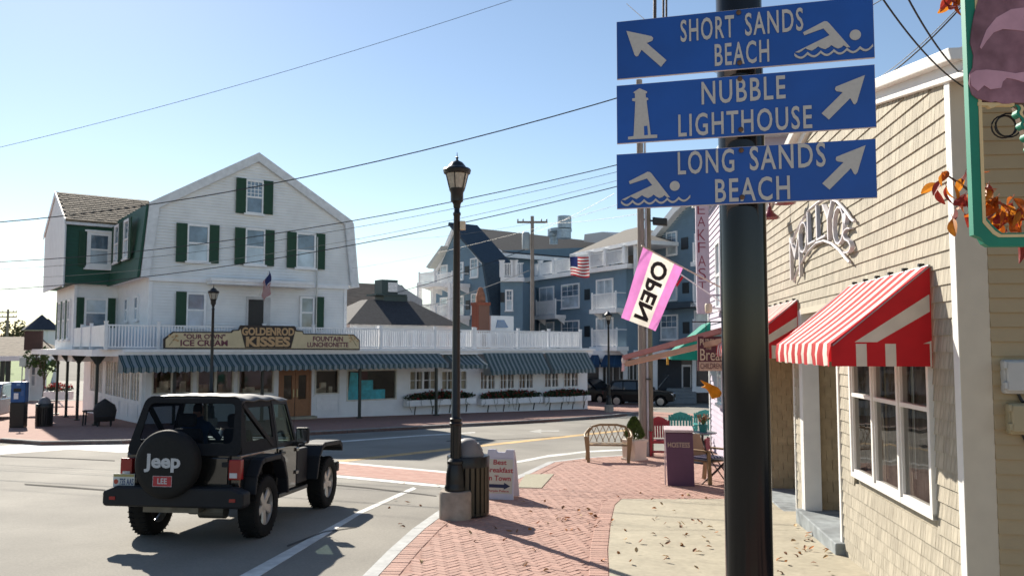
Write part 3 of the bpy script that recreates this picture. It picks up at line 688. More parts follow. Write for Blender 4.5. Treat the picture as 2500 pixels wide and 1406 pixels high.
wv = [(2472 + k * 1.15 + 4 * math.sin(k * .75), 260 + k * 3.4) for k in range(38)]
a_ = [ip(*p) for p in wv]; b_ = [(x + .012, z) for x, z in a_]; 
for mm, dx, nm in ((GRN, 0, 'cone_edge'), (CRM, .014, 'cone_line')):
    m_ = MB(); m_.prism([(x + dx, z) for x, z in a_] + [(x + dx + .012, z) for x, z in a_[::-1]], -.022, .019); obj(nm, m_, mm, ic)
m_ = MB(); m_.prism([ip(2381, 262), ip(2404, 262), ip(2412, 268), ip(2430, 262), ip(2470, 262), ip(2470, 256), ip(2381, 254)], -.024, -.0); obj('cream_strip', m_, CRM, ic)
ZT = ip(2400, -330)[1] + .3; m_ = MB(); m_.box(.58, .66, -.04, .04, -.2, ZT + .1); m_.box(-.45, .58, -.03, .03, ZT, ZT + .08)
m_.tube([(-.35, 0, ZT), (-.35, 0, ip(2400, -330)[1] - .02)], .008); m_.tube([(.35, 0, ZT), (.35, 0, ip(2400, -330)[1] - .02)], .008); obj('bracket_post', m_, BLACKM, ic)

# ------------------------------------------------------------------ autumn branch behind the sign
LEAFC = [mat('leaf_orange', (.42, .10, .012), .5, var=.35, scale=30, sub=.5), mat('leaf_red', (.26, .03, .02), .5, var=.35, scale=30, sub=.45), mat('leaf_amber', (.55, .20, .02), .5, var=.3, scale=30, sub=.5)]
def leaf_mesh(L_=.07, W_=.034, curl=.2):
    mb = MB(); n = 6; vs = []
    for i in range(n + 1):
        t = i / n; w_ = W_ * math.sin(math.pi * min(1, t * .93 + .04)) ** .8 * .5; y = L_ * t; zc = -curl * L_ * t * t
        vs += [(-w_, y, zc + w_ * .45), (0, y, zc), (w_, y, zc + w_ * .45)]
    mb.add(vs, [f for i in range(n) for f in ((3 * i, 3 * i + 1, 3 * i + 4, 3 * i + 3), (3 * i + 1, 3 * i + 2, 3 * i + 5, 3 * i + 4))])
    mb.tube([(0, -.02, .006), (0, 0, 0)], .0012, 4); return mb
LM = []
for k, lm_ in enumerate(LEAFC):
    for c_ in (.1, .5):
        me = leaf_mesh(.078, .042, c_).mesh('leaf'); me.materials.append(lm_); LM.append(me)
def branch(name, label, pts, depth, leaves, spread):
    p3 = [at(x, y, depth + dz) for x, y, dz in pts]; o0 = p3[0]
    e = empty(name, label, 'branch', o0)
    m_ = MB(); m_.tube([p - o0 for p in p3], .009, 6, .003); obj('twig', m_, mat('bark', (.10, .07, .05), .9, var=.3, scale=40), e)
    for n in range(leaves):
        t = random.random() * (len(p3) - 1); i = int(t); c = p3[i].lerp(p3[min(i + 1, len(p3) - 1)], t - i) - o0
        o = obj('leaf', random.choice(LM), None, e)
        o.location = c + Vector((random.gauss(0, spread), random.gauss(0, spread), random.gauss(0, spread * .8) - .02)); o.rotation_euler = (random.uniform(-2.3, -.6), random.uniform(-.8, .8), random.uniform(-3.1, 3.1)); s = random.uniform(.8, 1.25); o.scale = (s, s, s)
branch('autumn_branch', 'orange beech-like leaves on a twig hanging inside the green sign frame', [(2560, 590, .1), (2500, 525, .05), (2440, 495, .05), (2390, 470, .0)], 4.0, 60, .055)
branch('autumn_branch', 'red-orange leaf spray poking out left of the green sign frame', [(2420, 500, .05), (2370, 468, .0), (2330, 440, .0), (2300, 420, .0)], 4.0, 32, .042)
branch('autumn_branch', 'small red leaf tuft at the top edge left of the green sign', [(2420, -50, .05), (2360, -25, .0), (2310, -12, .0)], 4.0, 26, .04)

# ------------------------------------------------------------------ street lamps
LG = mat('lamp_glass', (.55, .50, .42), .25, var=.15, scale=20, spec=.6, sub=.4)
BASEC = mat('lamp_base_concrete', (.34, .29, .24), .9, var=.15, scale=10, bump=.15, bscale=120, dirt=.25)
def street_lamp(loc, label, s=1.0):
    e = empty('street_lamp', label, 'street lamp', loc, 0, 'black street lamps')
    k = .00578 * s; Y = lambda py: (1281 - py) * k
    m_ = MB(); n = 24; prof = [(.232, -.05), (.232, .36), (.215, .395)]
    vs = []
    for r_, z in prof:
        for i in range(n):
            a = 2 * math.pi * i / n; q = (abs(math.cos(a)) ** 4 + abs(math.sin(a)) ** 4) ** -.25; q = min(q, 1.1); vs.append((r_ * s * q * math.cos(a), r_ * s * q * math.sin(a), z * s))
    m_.add(vs, [(j * n + i, j * n + (i + 1) % n, (j + 1) * n + (i + 1) % n, (j + 1) * n + i) for j in range(2) for i in range(n)] + [list(range(2 * n, 3 * n))]); obj('concrete_base', m_, BASEC, e, smooth=40)
    pr = [(27, 1213), (28, 1204), (25, 1198), (25, 1192), (24, 1172), (20, 1152), (19, 1148), (22, 1146), (22, 1140), (19, 1137), (15, 1133)]
    m_ = MB(); m_.lathe([(r_ * k, Y(y)) for r_, y in pr], n=24); obj('cast_base', m_, BLACKM, e, smooth=40)
    m_ = MB(); nn = 28; vs = []
    for z in (Y(1133), Y(1052)):
        for i in range(nn): a = 2 * math.pi * i / nn; rr = (13.8 - (1.1 if i % 2 else 0)) * k; vs.append((rr * math.cos(a), rr * math.sin(a), z))
    m_.add(vs, [(i, (i + 1) % nn, nn + (i + 1) % nn, nn + i) for i in range(nn)]); obj('fluted_shaft', m_, BLACKM, e)
    m_ = MB(); m_.lathe([(r_ * k, Y(y)) for r_, y in [(14, 1053), (16.5, 1050), (17, 1046), (14, 1043), (15.5, 1040), (15.5, 1035), (12, 1032), (11, 1030), (8.2, 522), (10, 519), (10, 514), (7.5, 511), (7, 502), (9, 500), (9.5, 492), (12, 487), (16, 484), (16.5, 462), (20, 455), (20.5, 451)]], n=24); obj('pole', m_, BLACKM, e, smooth=40)
    m_ = MB(); m_.lathe([(19.5 * k, Y(451)), (24.5 * k, Y(430)), (30 * k, Y(409))], n=24); obj('globe', m_, LG, e, smooth=60)
    m_ = MB()
    for i in range(6):
        a = 2 * math.pi * (i + .35) / 6; c, d = math.cos(a), math.sin(a); m_.bar((20.5 * k * c, 20.5 * k * d, Y(451)), (31 * k * c, 31 * k * d, Y(409)), .012 * s)
    obj('cage', m_, BLACKM, e)
    m_ = MB(); m_.lathe([(r_ * k, Y(y)) for r_, y in [(31, 414), (34, 412), (36, 404), (34, 400), (30, 398), (24, 396), (20, 390), (14, 383), (6, 379), (3, 377), (2.5, 373), (4.5, 371), (2, 369), (1.2, 366), (.6, 357)]], n=24); obj('cap', m_, BLACKM, e, smooth=40)
    return e
lb = G(1112, 1264); lamp1 = street_lamp(lb, 'tall black street lamp on a round concrete base beside the slatted bin')
m_ = MB(); m_.box(-.04, .04, -.05, .05, 0, .13); o = obj('sensor_box', m_, mat('cream_plastic', (.6, .5, .36), .6), lamp1, bevel=.01); o.location = (.088, -.01, (1281 - 558) * .00578)
lamp2 = street_lamp(G(1487, 1006), 'black street lamp near the parked dark car, right of the white house')
lamp3 = street_lamp(Vector((*at(518, 850, 31.5).xy, zg(31.5))), 'black street lamp in front of the white house, behind the black car')

# ------------------------------------------------------------------ slatted bins
SLAT = mat('bin_slat', (.055, .046, .026), .6, var=.15, scale=8, rnd=.1); LID = mat('grey_lid', (.17, .165, .17), .6, var=.06)
def bin_(loc, label, slat=SLAT, s=1.0):
    e = empty('litter_bin', label, 'litter bin', loc, 0, 'slatted litter bins'); r_ = .295 * s; h = .86 * s
    m_ = MB(); m_.lathe([(r_ * .9, .03), (r_ * .9, h * .97)], n=24); obj('liner', m_, DARK, e, smooth=40)
    sm = MB(); sm.box(-.026 * s, .026 * s, -.012, .012, .04, h - .02); me = sm.mesh('slat'); me.materials.append(slat)
    for i in range(24):
        a = 2 * math.pi * i / 24; o = obj('slat', me, None, e); o.location = (r_ * math.cos(a), r_ * math.sin(a), 0); o.rotation_euler = (0, 0, a + math.pi / 2)
    m_ = MB(); m_.lathe([(r_ - .02, h - .14), (r_ + .016, h - .14), (r_ + .02, h), (r_ + .012, h + .012), (r_ - .02, h + .012)], n=32); obj('rim', m_, BLACKM, e, smooth=40)
    m_ = MB(); m_.lathe([(r_ - .02, .02), (r_ + .012, .02), (r_ + .012, .06), (r_ - .02, .06)], n=32); obj('foot_ring', m_, BLACKM, e, smooth=40)
    m_ = MB(); vs = []; n = 24
    pf = [(.235, 0), (.23, .04), (.20, .11), (.165, .18), (.13, .225), (.07, .245), (.0, .25)]
    for r2, z in pf:
        for i in range(n): a = 2 * math.pi * i / n; q = 1 - .28 * max(0, math.cos(a - .4)) * (z / .25); vs.append((r2 * s * q * math.cos(a), r2 * s * math.sin(a), h + .012 + z * s))
    m_.add(vs, [(j * n + i, j * n + (i + 1) % n, (j + 1) * n + (i + 1) % n, (j + 1) * n + i) for j in range(6) for i in range(n)]); obj('dome_lid', m_, LID, e, smooth=50)
    m_ = MB(); m_.hexa([(.12, -.1, h + .07), (.215, -.1, h + .07), (.215, .1, h + .07), (.12, .1, h + .07)], [(.1, -.085, h + .19), (.155, -.085, h + .19), (.155, .085, h + .19), (.1, .085, h + .19)]); o = obj('flap', m_, LID, e, bevel=.01)
    return e
bin_(G(1143, 1257), 'brown slatted litter bin with grey dome lid right behind the concrete lamp base')
bin_(G(107, 1040), 'black slatted litter bin on the far corner pavement by the blue ticket machine', BLACKM, 1.0)

# ------------------------------------------------------------------ sandwich board
AWH = mat('board_plastic', (.62, .60, .66), .55, var=.04); AIN = mat('board_insert', (.60, .57, .46), .6, var=.05)
ab = G(1224, 1214); AF = Frame(ab.x, ab.y, R(-6))
af = empty('sandwich_board', 'white folding sandwich board advertising breakfast with a dark arrow', 'sandwich board', ab, R(-15))
hw, hh = .265, .80
def lean(mbp, sgn, name, parent=af):
    for i, v in enumerate(mbp.v): mbp.v[i] = (v[0], v[1] + sgn * (.20 - .19 * v[2] / hh), v[2])
    return obj(name, mbp, AWH, parent, bevel=.008)
for sgn, nm in ((-1, 'front_panel'), (1, 'rear_panel')):
    m_ = MB(); m_.prism([(-hw, 0), (hw, 0), (hw - .02, hh - .14), (-hw + .02, hh - .14)], -.015, .015)
    m_.prism([(-hw + .02, hh - .139), (hw - .02, hh - .139), (hw - .04, hh), (.09, hh), (.075, hh - .045), (-.075, hh - .045), (-.09, hh), (-hw + .04, hh)], -.018, .018)
    pn = lean(m_, sgn, nm)
    if sgn < 0: fp = pn
m_ = MB(); m_.prism([(-hw + .03, .10), (hw - .03, .10), (hw - .045, hh - .155), (-hw + .045, hh - .155)], -.0185, -.0155); o = lean(m_, -1, 'insert', fp); o.data.materials[0] = AIN
RT = mat('red_lettering', (.40, .03, .04), .6); NT = mat('navy_arrow', (.02, .025, .07), .6)
amap = lambda x0, x1, z0, z1: (lambda u, q, k: (x0 + (x1 - x0) * u, -.0195 - .0015 * k - (.20 - .19 * (z0 + (z1 - z0) * q) / hh), z0 + (z1 - z0) * q))
text('Best', fp, RT, 0, 0, 0, 0, 0, bold=.02, map=amap(-.115, .115, .555, .635)); text('Breakfast', fp, RT, 0, 0, 0, 0, 0, bold=.02, map=amap(-.235, .235, .43, .515)); text('in Town', fp, RT, 0, 0, 0, 0, 0, bold=.02, map=amap(-.20, .20, .30, .385)); text('Purple Palace', fp, RT, 0, 0, 0, 0, 0, bold=.02, map=amap(-.18, .18, .115, .158))
m_ = MB(); f_ = amap(-1, 1, 0, 1)
pts = [(-.185, .19), (.09, .19), (.09, .165), (.20, .22), (.09, .275), (.09, .245), (-.185, .245)]
m_.add([((x), -.0205 - (.20 - .19 * z / hh), z) for x, z in pts], [list(range(7))]); obj('arrow', m_, NT, fp)
m_ = MB(); m_.bar((-hw + .03, -.1, .35), (-hw + .03, .1, .35), .012); obj('hinge_strap', m_, BLACKM, af)

# ------------------------------------------------------------------ people
SKIN = mat('skin', (.42, .24, .17), .6, var=.08); HAIR = mat('hair', (.03, .022, .018), .7, var=.3)
def person(loc, rz, joints, label, top_c, leg_c, zhips, scale=1.0, hat=None):
    # joints: dict name -> (x,y,z); one continuous skinned figure
    order = list(joints); J = joints
    edges = [('pelvis', 'waist'), ('waist', 'chest'), ('chest', 'neck'), ('neck', 'jaw'), ('jaw', 'head'), ('head', 'crown'), ('jaw', 'nose')]
    for s in 'lr': edges += [('chest', 'sh' + s), ('sh' + s, 'el' + s), ('el' + s, 'wr' + s), ('wr' + s, 'pa' + s), ('pa' + s, 'fi' + s), ('pa' + s, 'th' + s), ('pelvis', 'hip' + s), ('hip' + s, 'kn' + s), ('kn' + s, 'an' + s), ('an' + s, 'to' + s)]
    rad = dict(pelvis=(.15, .11), waist=(.14, .10), chest=(.165, .115), neck=(.055, .06), jaw=(.062, .075), head=(.076, .095), crown=(.05, .06), nose=(.014, .016))
    for s in 'lr': rad.update({'sh' + s: (.068, .068), 'el' + s: (.046, .046), 'wr' + s: (.031, .031), 'pa' + s: (.038, .022), 'fi' + s: (.024, .012), 'th' + s: (.011, .011), 'hip' + s: (.092, .092), 'kn' + s: (.062, .062), 'an' + s: (.044, .044), 'to' + s: (.042, .032)})
    ix = {n: i for i, n in enumerate(order)}
    me = bpy.data.meshes.new('body'); me.from_pydata([J[n] for n in order], [(ix[a], ix[b]) for a, b in edges], [])
    o = bpy.data.objects.new('body', me); COL.objects.link(o); o.modifiers.new('skin', 'SKIN')
    if not me.skin_vertices: 
        bm = bmesh.new(); bm.from_mesh(me); bm.verts.layers.skin.verify(); bm.to_mesh(me); bm.free()
    for i, n in enumerate(order): me.skin_vertices[0].data[i].radius = rad[n]; me.skin_vertices[0].data[i].use_root = n == 'pelvis'
    sb = o.modifiers.new('sub', 'SUBSURF'); sb.levels = 2; sb.render_levels = 2
    dg = bpy.context.evaluated_depsgraph_get(); nm = bpy.data.meshes.new_from_object(o.evaluated_get(dg)); bpy.data.objects.remove(o)
    for m in (SKIN, HAIR, top_c, leg_c): nm.materials.append(m)
    hz = J['head'][2]; fy = J['nose'][1] - J['jaw'][1]; fs = 1 if fy > 0 else -1
    for p in nm.polygons:
        c = p.center; d = lambda n: (c - Vector(J[n])).length
        i = 2
        if c.z > J['neck'][2] + .03 and d('head') < .35:
            back = (c.y - J['head'][1]) * fs
            i = 1 if (c.z > hz + .045 or (back < .0 and c.z > hz - .06)) else 0
        elif min(d('pal'), d('par'), d('fil'), d('fir'), d('thl'), d('thr')) < .06: i = 0
        elif min(d('pelvis'), d('hipl'), d('hipr')) < .12 or min(d('knl'), d('knr'), d('anl'), d('anr'), d('tol'), d('tor')) < .3 and c.z < J['waist'][2] - .02: i = 3
        elif c.z < J['pelvis'][2] + .02 and min((c - Vector(J['hipl']).lerp(Vector(J['knl']), t)).length for t in (.2, .5, .8)) < .15 or c.z < J['pelvis'][2] + .02 and min((c - Vector(J['hipr']).lerp(Vector(J['knr']), t)).length for t in (.2, .5, .8)) < .15: i = 3
        p.material_index = i; p.use_smooth = True
    b = bpy.data.objects.new('person', nm); COL.objects.link(b); b.location = loc; b.rotation_euler = (0, 0, rz); b.scale = (scale,) * 3
    return tag(b, label, 'person')
def sit(seat=.45, arms='wheel', lean_=0.0):
    z = seat + .10; j = dict(pelvis=(0, 0, z), waist=(0, -.02 + lean_ * .3, z + .2), chest=(0, lean_ * .7, z + .42), neck=(0, .01 + lean_, z + .60), jaw=(0, .035 + lean_, z + .67), head=(0, .03 + lean_, z + .75), crown=(0, .02 + lean_, z + .83), nose=(0, .135 + lean_, z + .735))
    for s, q in (('l', -1), ('r', 1)):
        j['sh' + s] = (q * .18, lean_ * .8, z + .50)
        if arms == 'wheel': j['el' + s] = (q * .24, .2, z + .30); j['wr' + s] = (q * .16, .42, z + .38); j['pa' + s] = (q * .15, .48, z + .40); j['fi' + s] = (q * .13, .54, z + .41); j['th' + s] = (q * .12, .48, z + .43)
        else: j['el' + s] = (q * .25, .06, z + .24); j['wr' + s] = (q * .12, .26, z + .16); j['pa' + s] = (q * .08, .32, z + .15); j['fi' + s] = (q * .05, .38, z + .14); j['th' + s] = (q * .05, .31, z + .18)
        j['hip' + s] = (q * .09, .05, z - .01); j['kn' + s] = (q * .14, .46, z + .04); j['an' + s] = (q * .14, .52, z - .37); j['to' + s] = (q * .15, .68, z - .45)
    return j
def stand():
    j = dict(pelvis=(0, 0, .95), waist=(0, 0, 1.12), chest=(0, 0, 1.33), neck=(0, .01, 1.5), jaw=(0, .035, 1.57), head=(0, .03, 1.65), crown=(0, .02, 1.73), nose=(0, .135, 1.63))
    for s, q in (('l', -1), ('r', 1)):
        j['sh' + s] = (q * .18, 0, 1.41); j['el' + s] = (q * .24, -.02, 1.12); j['wr' + s] = (q * .23, .1, .9); j['pa' + s] = (q * .23, .13, .83); j['fi' + s] = (q * .22, .15, .74); j['th' + s] = (q * .2, .17, .82)
        j['hip' + s] = (q * .09, 0, .92); j['kn' + s] = (q * .11, .03 * q, .5); j['an' + s] = (q * .11, 0.03 * q, .09); j['to' + s] = (q * .13, .16, .04)
    return j

# ------------------------------------------------------------------ the black open car with a soft top
PAINTB = mat('black_car_paint', (.012, .011, .010), .16, var=.1, coat=1.0, spec=.6)
FLARE = mat('black_plastic', (.012, .013, .016), .6, spec=.3, var=.1); CANVAS = mat('black_canvas', (.014, .014, .015), .8, spec=.25, var=.2, scale=20, bump=.1, bscale=300)
VINYL = glass('clear_vinyl', (.40, .42, .45), refl=.02, rough=.05, ior=1.15, gcol=.25); CARG = glass('car_glass', (.40, .48, .46), refl=.02, ior=1.3, gcol=.3)
RUB = mat('tyre_rubber', (.012, .012, .012), .9, spec=.2, var=.2, bump=.2, bscale=60); RIM = mat('rim_alloy', (.42, .39, .36), .35, .6, var=.1)
TAIL = mat('tail_red', (.25, .006, .008), .2, spec=.6); CLEARL = mat('lamp_clear', (.5, .5, .52), .2); SEATM = mat('seat_cloth', (.05, .05, .055), .9)
jr = G(646, 1309, RO); HD_ = R(7.0)
ju = Vector((math.cos(-HD_), math.sin(-HD_), 0)); jo = jr - ju * .86; jo.z = zg(jo.y) + RO
jeep = empty('off_road_car', 'black two-door off-road car with soft top and covered spare wheel on the road', 'car', jo, -HD_)
jeep.rotation_euler = (-math.atan(SLOPE), 0, -HD_); jeep.scale = (1.0, 1.03, 1.04)
def ring(outp, innp, name, m, parent, th=.02, smooth=0):      # panel with a window hole; outlines of equal length
    mb = MB(); n = len(outp); mb.add(list(outp) + list(innp), [(i, (i + 1) % n, n + (i + 1) % n, n + i) for i in range(n)])
    o = obj(name, mb, m, parent, smooth=smooth)
    if th: s = o.modifiers.new('solid', 'SOLIDIFY'); s.thickness = th; s.offset = 0
    return o
tub = MB(); tub.prism([(-.62, .60), (-.63, 1.10), (1.26, 1.10), (1.26, .46), (.58, .46), (.52, .74), (.36, .93), (-.28, .93), (-.44, .78), (-.50, .60)], -.775, .775, 'x'); obj('body', tub, PAINTB, jeep, bevel=.02)
nose = MB(); nose.hexa([(-.70, 1.262, .5), (.70, 1.262, .5), (.55, 2.68, .5), (-.55, 2.68, .5)], [(-.69, 1.262, 1.11), (.69, 1.262, 1.11), (.53, 2.66, 1.03), (-.53, 2.66, 1.03)]); obj('hood', nose, PAINTB, jeep, bevel=.05)
for s in (-1, 1):
    d_ = MB(); d_.box(min(s * .777, s * .79), max(s * .777, s * .79), .53, 1.20, .50, 1.08); dr = obj('door', d_, PAINTB, jeep, bevel=.012)
    h_ = MB(); h_.box(min(s * .79, s * .83), max(s * .79, s * .83), .56, .72, .985, 1.02); h_.box(min(s * .79, s * .81), max(s * .79, s * .81), .60, .66, .95, 1.05); obj('handle', h_, BLACKM, dr, bevel=.006)
    for zz in (.66, .98):
        h_ = MB(); h_.box(min(s * .79, s * .815), max(s * .79, s * .815), 1.16, 1.26, zz, zz + .05); obj('hinge', h_, PAINTB, dr, bevel=.006)
    # door window frame and glass
    a = lambda y, z: (s * (.775 - .12 * (z - 1.1) / .62), y, z)
    o4 = [a(.50, 1.09), a(1.24, 1.09), a(1.05, 1.70), a(.52, 1.72)]; i4 = [a(.56, 1.14), a(1.16, 1.14), a(1.01, 1.655), a(.57, 1.67)]
    ring(o4, i4, 'window_frame', FLARE, jeep, .03); g_ = MB(); g_.add(i4, [(0, 1, 2, 3)]); obj('door_window', g_, CARG, jeep)
    o4 = [a(-.60, 1.09), a(.495, 1.09), a(.50, 1.74), a(-.42, 1.75)]; i4 = [a(-.42, 1.24), a(.42, 1.24), a(.44, 1.65), a(-.36, 1.66)]
    qs = ring(o4, i4, 'quarter_panel', CANVAS, jeep, .02); g_ = MB(); g_.add(i4, [(0, 1, 2, 3)]); obj('quarter_window', g_, VINYL, jeep)
    m_ = MB(); m_.bar(a(-.38, 1.70), a(.36, 1.14), .05); obj('roll_bar', m_, FLARE, jeep)
    # mirrors
    m_ = MB(); m_.box(min(s * .84, s * 1.04), max(s * .84, s * 1.04), 1.02, 1.10, 1.10, 1.33); mr = obj('mirror', m_, FLARE, jeep, bevel=.03)
    m_ = MB(); m_.box(min(s * .865, s * 1.02), max(s * .865, s * 1.02), 1.013, 1.018, 1.125, 1.305); obj('mirror_glass', m_, mat('mirror', (.8, .8, .8), .02, 1), mr)
    m_ = MB(); m_.box(min(s * .77, s * .87), max(s * .77, s * .87), 1.06, 1.10, 1.06, 1.12); obj('mirror_arm', m_, FLARE, mr)
    # flares
    def flare(po, pi, x0, x1, nm):
        mb = MB(); n = len(po)
        for i in range(n - 1):
            q = [po[i], po[i + 1], pi[i + 1], pi[i]]
            mb.hexa([(s * x0, y, z) for y, z in q], [(s * x1, y, z) for y, z in q])
        obj(nm, mb, FLARE, jeep, bevel=.012)
    flare([(-.50, .60), (-.46, .82), (-.32, 1.0), (-.22, 1.03), (.32, 1.03), (.45, .96), (.58, .70), (.63, .48)], [(-.46, .60), (-.42, .80), (-.29, .94), (-.2, .965), (.3, .965), (.40, .90), (.53, .68), (.58, .48)], .765, .935, 'rear_fender')
    flare([(1.70, .52), (1.80, .84), (1.95, 1.01), (2.05, 1.04), (2.78, 1.02), (2.90, .95), (2.92, .84)], [(1.75, .52), (1.85, .82), (1.98, .95), (2.07, .975), (2.76, .955), (2.84, .90), (2.87, .84)], .50, .935, 'front_fender')
    m_ = MB(); m_.box(min(s * .60, s * .80), max(s * .60, s * .80), .58, 1.68, .40, .455); obj('rocker', m_, BLACKM, jeep, bevel=.01)
    m_ = MB(); m_.box(min(s * .69, s * .78), max(s * .69, s * .78), 1.27, 1.70, .5, 1.0); obj('cowl_side', m_, FLARE, jeep, bevel=.02)
    # tail lamps
    m_ = MB(); m_.box(min(s * .655, s * .815), max(s * .655, s * .815), -.70, -.60, .80, 1.045); tl = obj('tail_lamp', m_, TAIL, jeep, bevel=.012)
    m_ = MB(); m_.box(min(s * .675, s * .775), max(s * .675, s * .775), -.706, -.699, .825, .885); obj('reverse_lamp', m_, CLEARL, tl)
# soft top: rear panel with window, roof skin
def rr(y0, z0, w0, y1, z1, w1, corner):      # rounded rectangle on the sloping rear plane
    pts = []
    for cx_, cz_, a0 in ((1, 0, -90), (1, 1, 0), (-1, 1, 90), (-1, 0, 180)):
        for k in range(5):
            a = R(a0 + 22.5 * k); t = cz_ ; 
            u = (cx_ * (1) ); zz = (z1 - corner if cz_ else z0 + corner) + corner * math.sin(a); tt = (zz - z0) / (z1 - z0); ww = w0 + (w1 - w0) * tt
            pts.append((cx_ * (ww - corner) + corner * math.cos(a), y0 + (y1 - y0) * tt, zz))
    return pts
orr = rr(-.63, 1.08, .785, -.40, 1.80, .665, .10); irr = rr(-.583, 1.225, .645, -.425, 1.715, .595, .07)
ring(orr, irr, 'rear_panel', CANVAS, jeep, .02)
g_ = MB(); g_.add(irr, [list(range(len(irr)))]); obj('rear_window', g_, VINYL, jeep)
rt = MB(); ny, nx = 16, 14; vs = []
for j in range(ny + 1):
    y = -.42 + 1.50 * j / ny
    zc = 1.815 - .06 * max(0, (y - .35)) - (.035 if j == 0 else 0); zc += .012 * math.sin(j * 1.3)
    for i in range(nx + 1):
        u = -1 + 2 * i / nx; vs.append((u * .68, y, zc - .055 * abs(u) ** 5 - .012 * u * u + .004 * math.sin(i * 2.1 + j)))
rt.add(vs, [(j * (nx + 1) + i, j * (nx + 1) + i + 1, (j + 1) * (nx + 1) + i + 1, (j + 1) * (nx + 1) + i) for j in range(ny) for i in range(nx)])
o = obj('soft_top', rt, mat('sunlit_canvas', (.05, .048, .046), .5, var=.15, scale=12), jeep, smooth=60); sm_ = o.modifiers.new('solid', 'SOLIDIFY'); sm_.thickness = .02  # paler than the other canvas: sunlight on the roof put into the colour
# windscreen
a = lambda x, z: (x * (.72 - .1 * (z - 1.1) / .62), 1.28 - .24 * (z - 1.1) / .62, z)
ring([a(-1, 1.09), a(1, 1.09), a(1, 1.74), a(-1, 1.74)], [a(-.92, 1.16), a(.92, 1.16), a(.92, 1.68), a(-.92, 1.68)], 'windscreen_frame', PAINTB, jeep, .04)
g_ = MB(); g_.add([a(-.92, 1.16), a(.92, 1.16), a(.92, 1.68), a(-.92, 1.68)], [(0, 1, 2, 3)]); obj('windscreen', g_, CARG, jeep)
m_ = MB(); m_.prism([(-.92, .48), (-.94, .52), (-.94, .66), (-.78, .72), (.78, .72), (.94, .66), (.94, .52), (.92, .48)], -.86, -.64); obj('rear_bumper', m_, FLARE, jeep, bevel=.025)
m_ = MB(); m_.prism([(-.85, .5), (.85, .5), (.85, .66), (-.85, .66)], 2.86, 3.0); obj('front_bumper', m_, FLARE, jeep, bevel=.02)
m_ = MB(); m_.box(-.55, .55, 2.68, 2.72, .62, 1.0); obj('grille', m_, PAINTB, jeep)
m_ = MB(); m_.box(-.56, .2, -.56, -.4, .37, .45); m_.tube([(.1, -.3, .36), (.45, -.3, .36)], .09, 12); o = obj('muffler', m_, mat('muffler', (.16, .15, .13), .5, .7, var=.3), jeep)
m_ = MB(); m_.tube([(-.7, 0, .39), (.7, 0, .39)], .05); m_.lathe([(.12, .28), (.14, .39), (.12, .5)], -.1, 0, n=14); m_.tube([(-.7, 2.42, .39), (.7, 2.42, .39)], .05); obj('axle', m_, BLACKM, jeep)
m_ = MB(); m_.box(-.6, .6, -.4, 2.6, .42, .5); obj('chassis', m_, BLACKM, jeep)
for zz in (.68, .95): m_ = MB(); m_.box(.55, .70, -.675, -.655, zz, zz + .06); obj('tailgate_hinge', m_, FLARE, jeep, bevel=.006)
m_ = MB(); m_.box(.634, .646, -.66, -.628, .61, 1.09); obj('tailgate_gap', m_, DARK, jeep)
m_ = MB(); m_.box(-.3, .04, -.80, -.65, .8, 1.12); obj('spare_carrier', m_, FLARE, jeep)
for x_ in (-.8, .8): m_ = MB(); m_.box(x_ - .04, x_ + .04, -.868, -.861, .56, .60); obj('reflector', m_, TAIL, jeep)
# seats, dashboard
for s in (-1, 1):
    m_ = MB(); m_.box(s * .36 - .22, s * .36 + .22, .28, .8, .72, .86); m_.hexa([(s * .36 - .22, .2, .86), (s * .36 + .22, .2, .86), (s * .36 + .22, .32, .86), (s * .36 - .22, .32, .86)], [(s * .36 - .2, .08, 1.36), (s * .36 + .2, .08, 1.36), (s * .36 + .2, .18, 1.36), (s * .36 - .2, .18, 1.36)]); m_.box(s * .36 - .13, s * .36 + .13, .06, .16, 1.38, 1.56); obj('seat', m_, SEATM, jeep, bevel=.04)
m_ = MB(); m_.box(-.7, .7, 1.12, 1.28, .9, 1.14); obj('dashboard', m_, FLARE, jeep, bevel=.03)
m_ = MB(); m_.tube([(-.36 + .18 * math.cos(t * .33), 1.02 - .05 * math.sin(t * .33), 1.12 + .17 * math.sin(t * .33)) for t in range(20)], .015); obj('steering_wheel', m_, BLACKM, jeep)
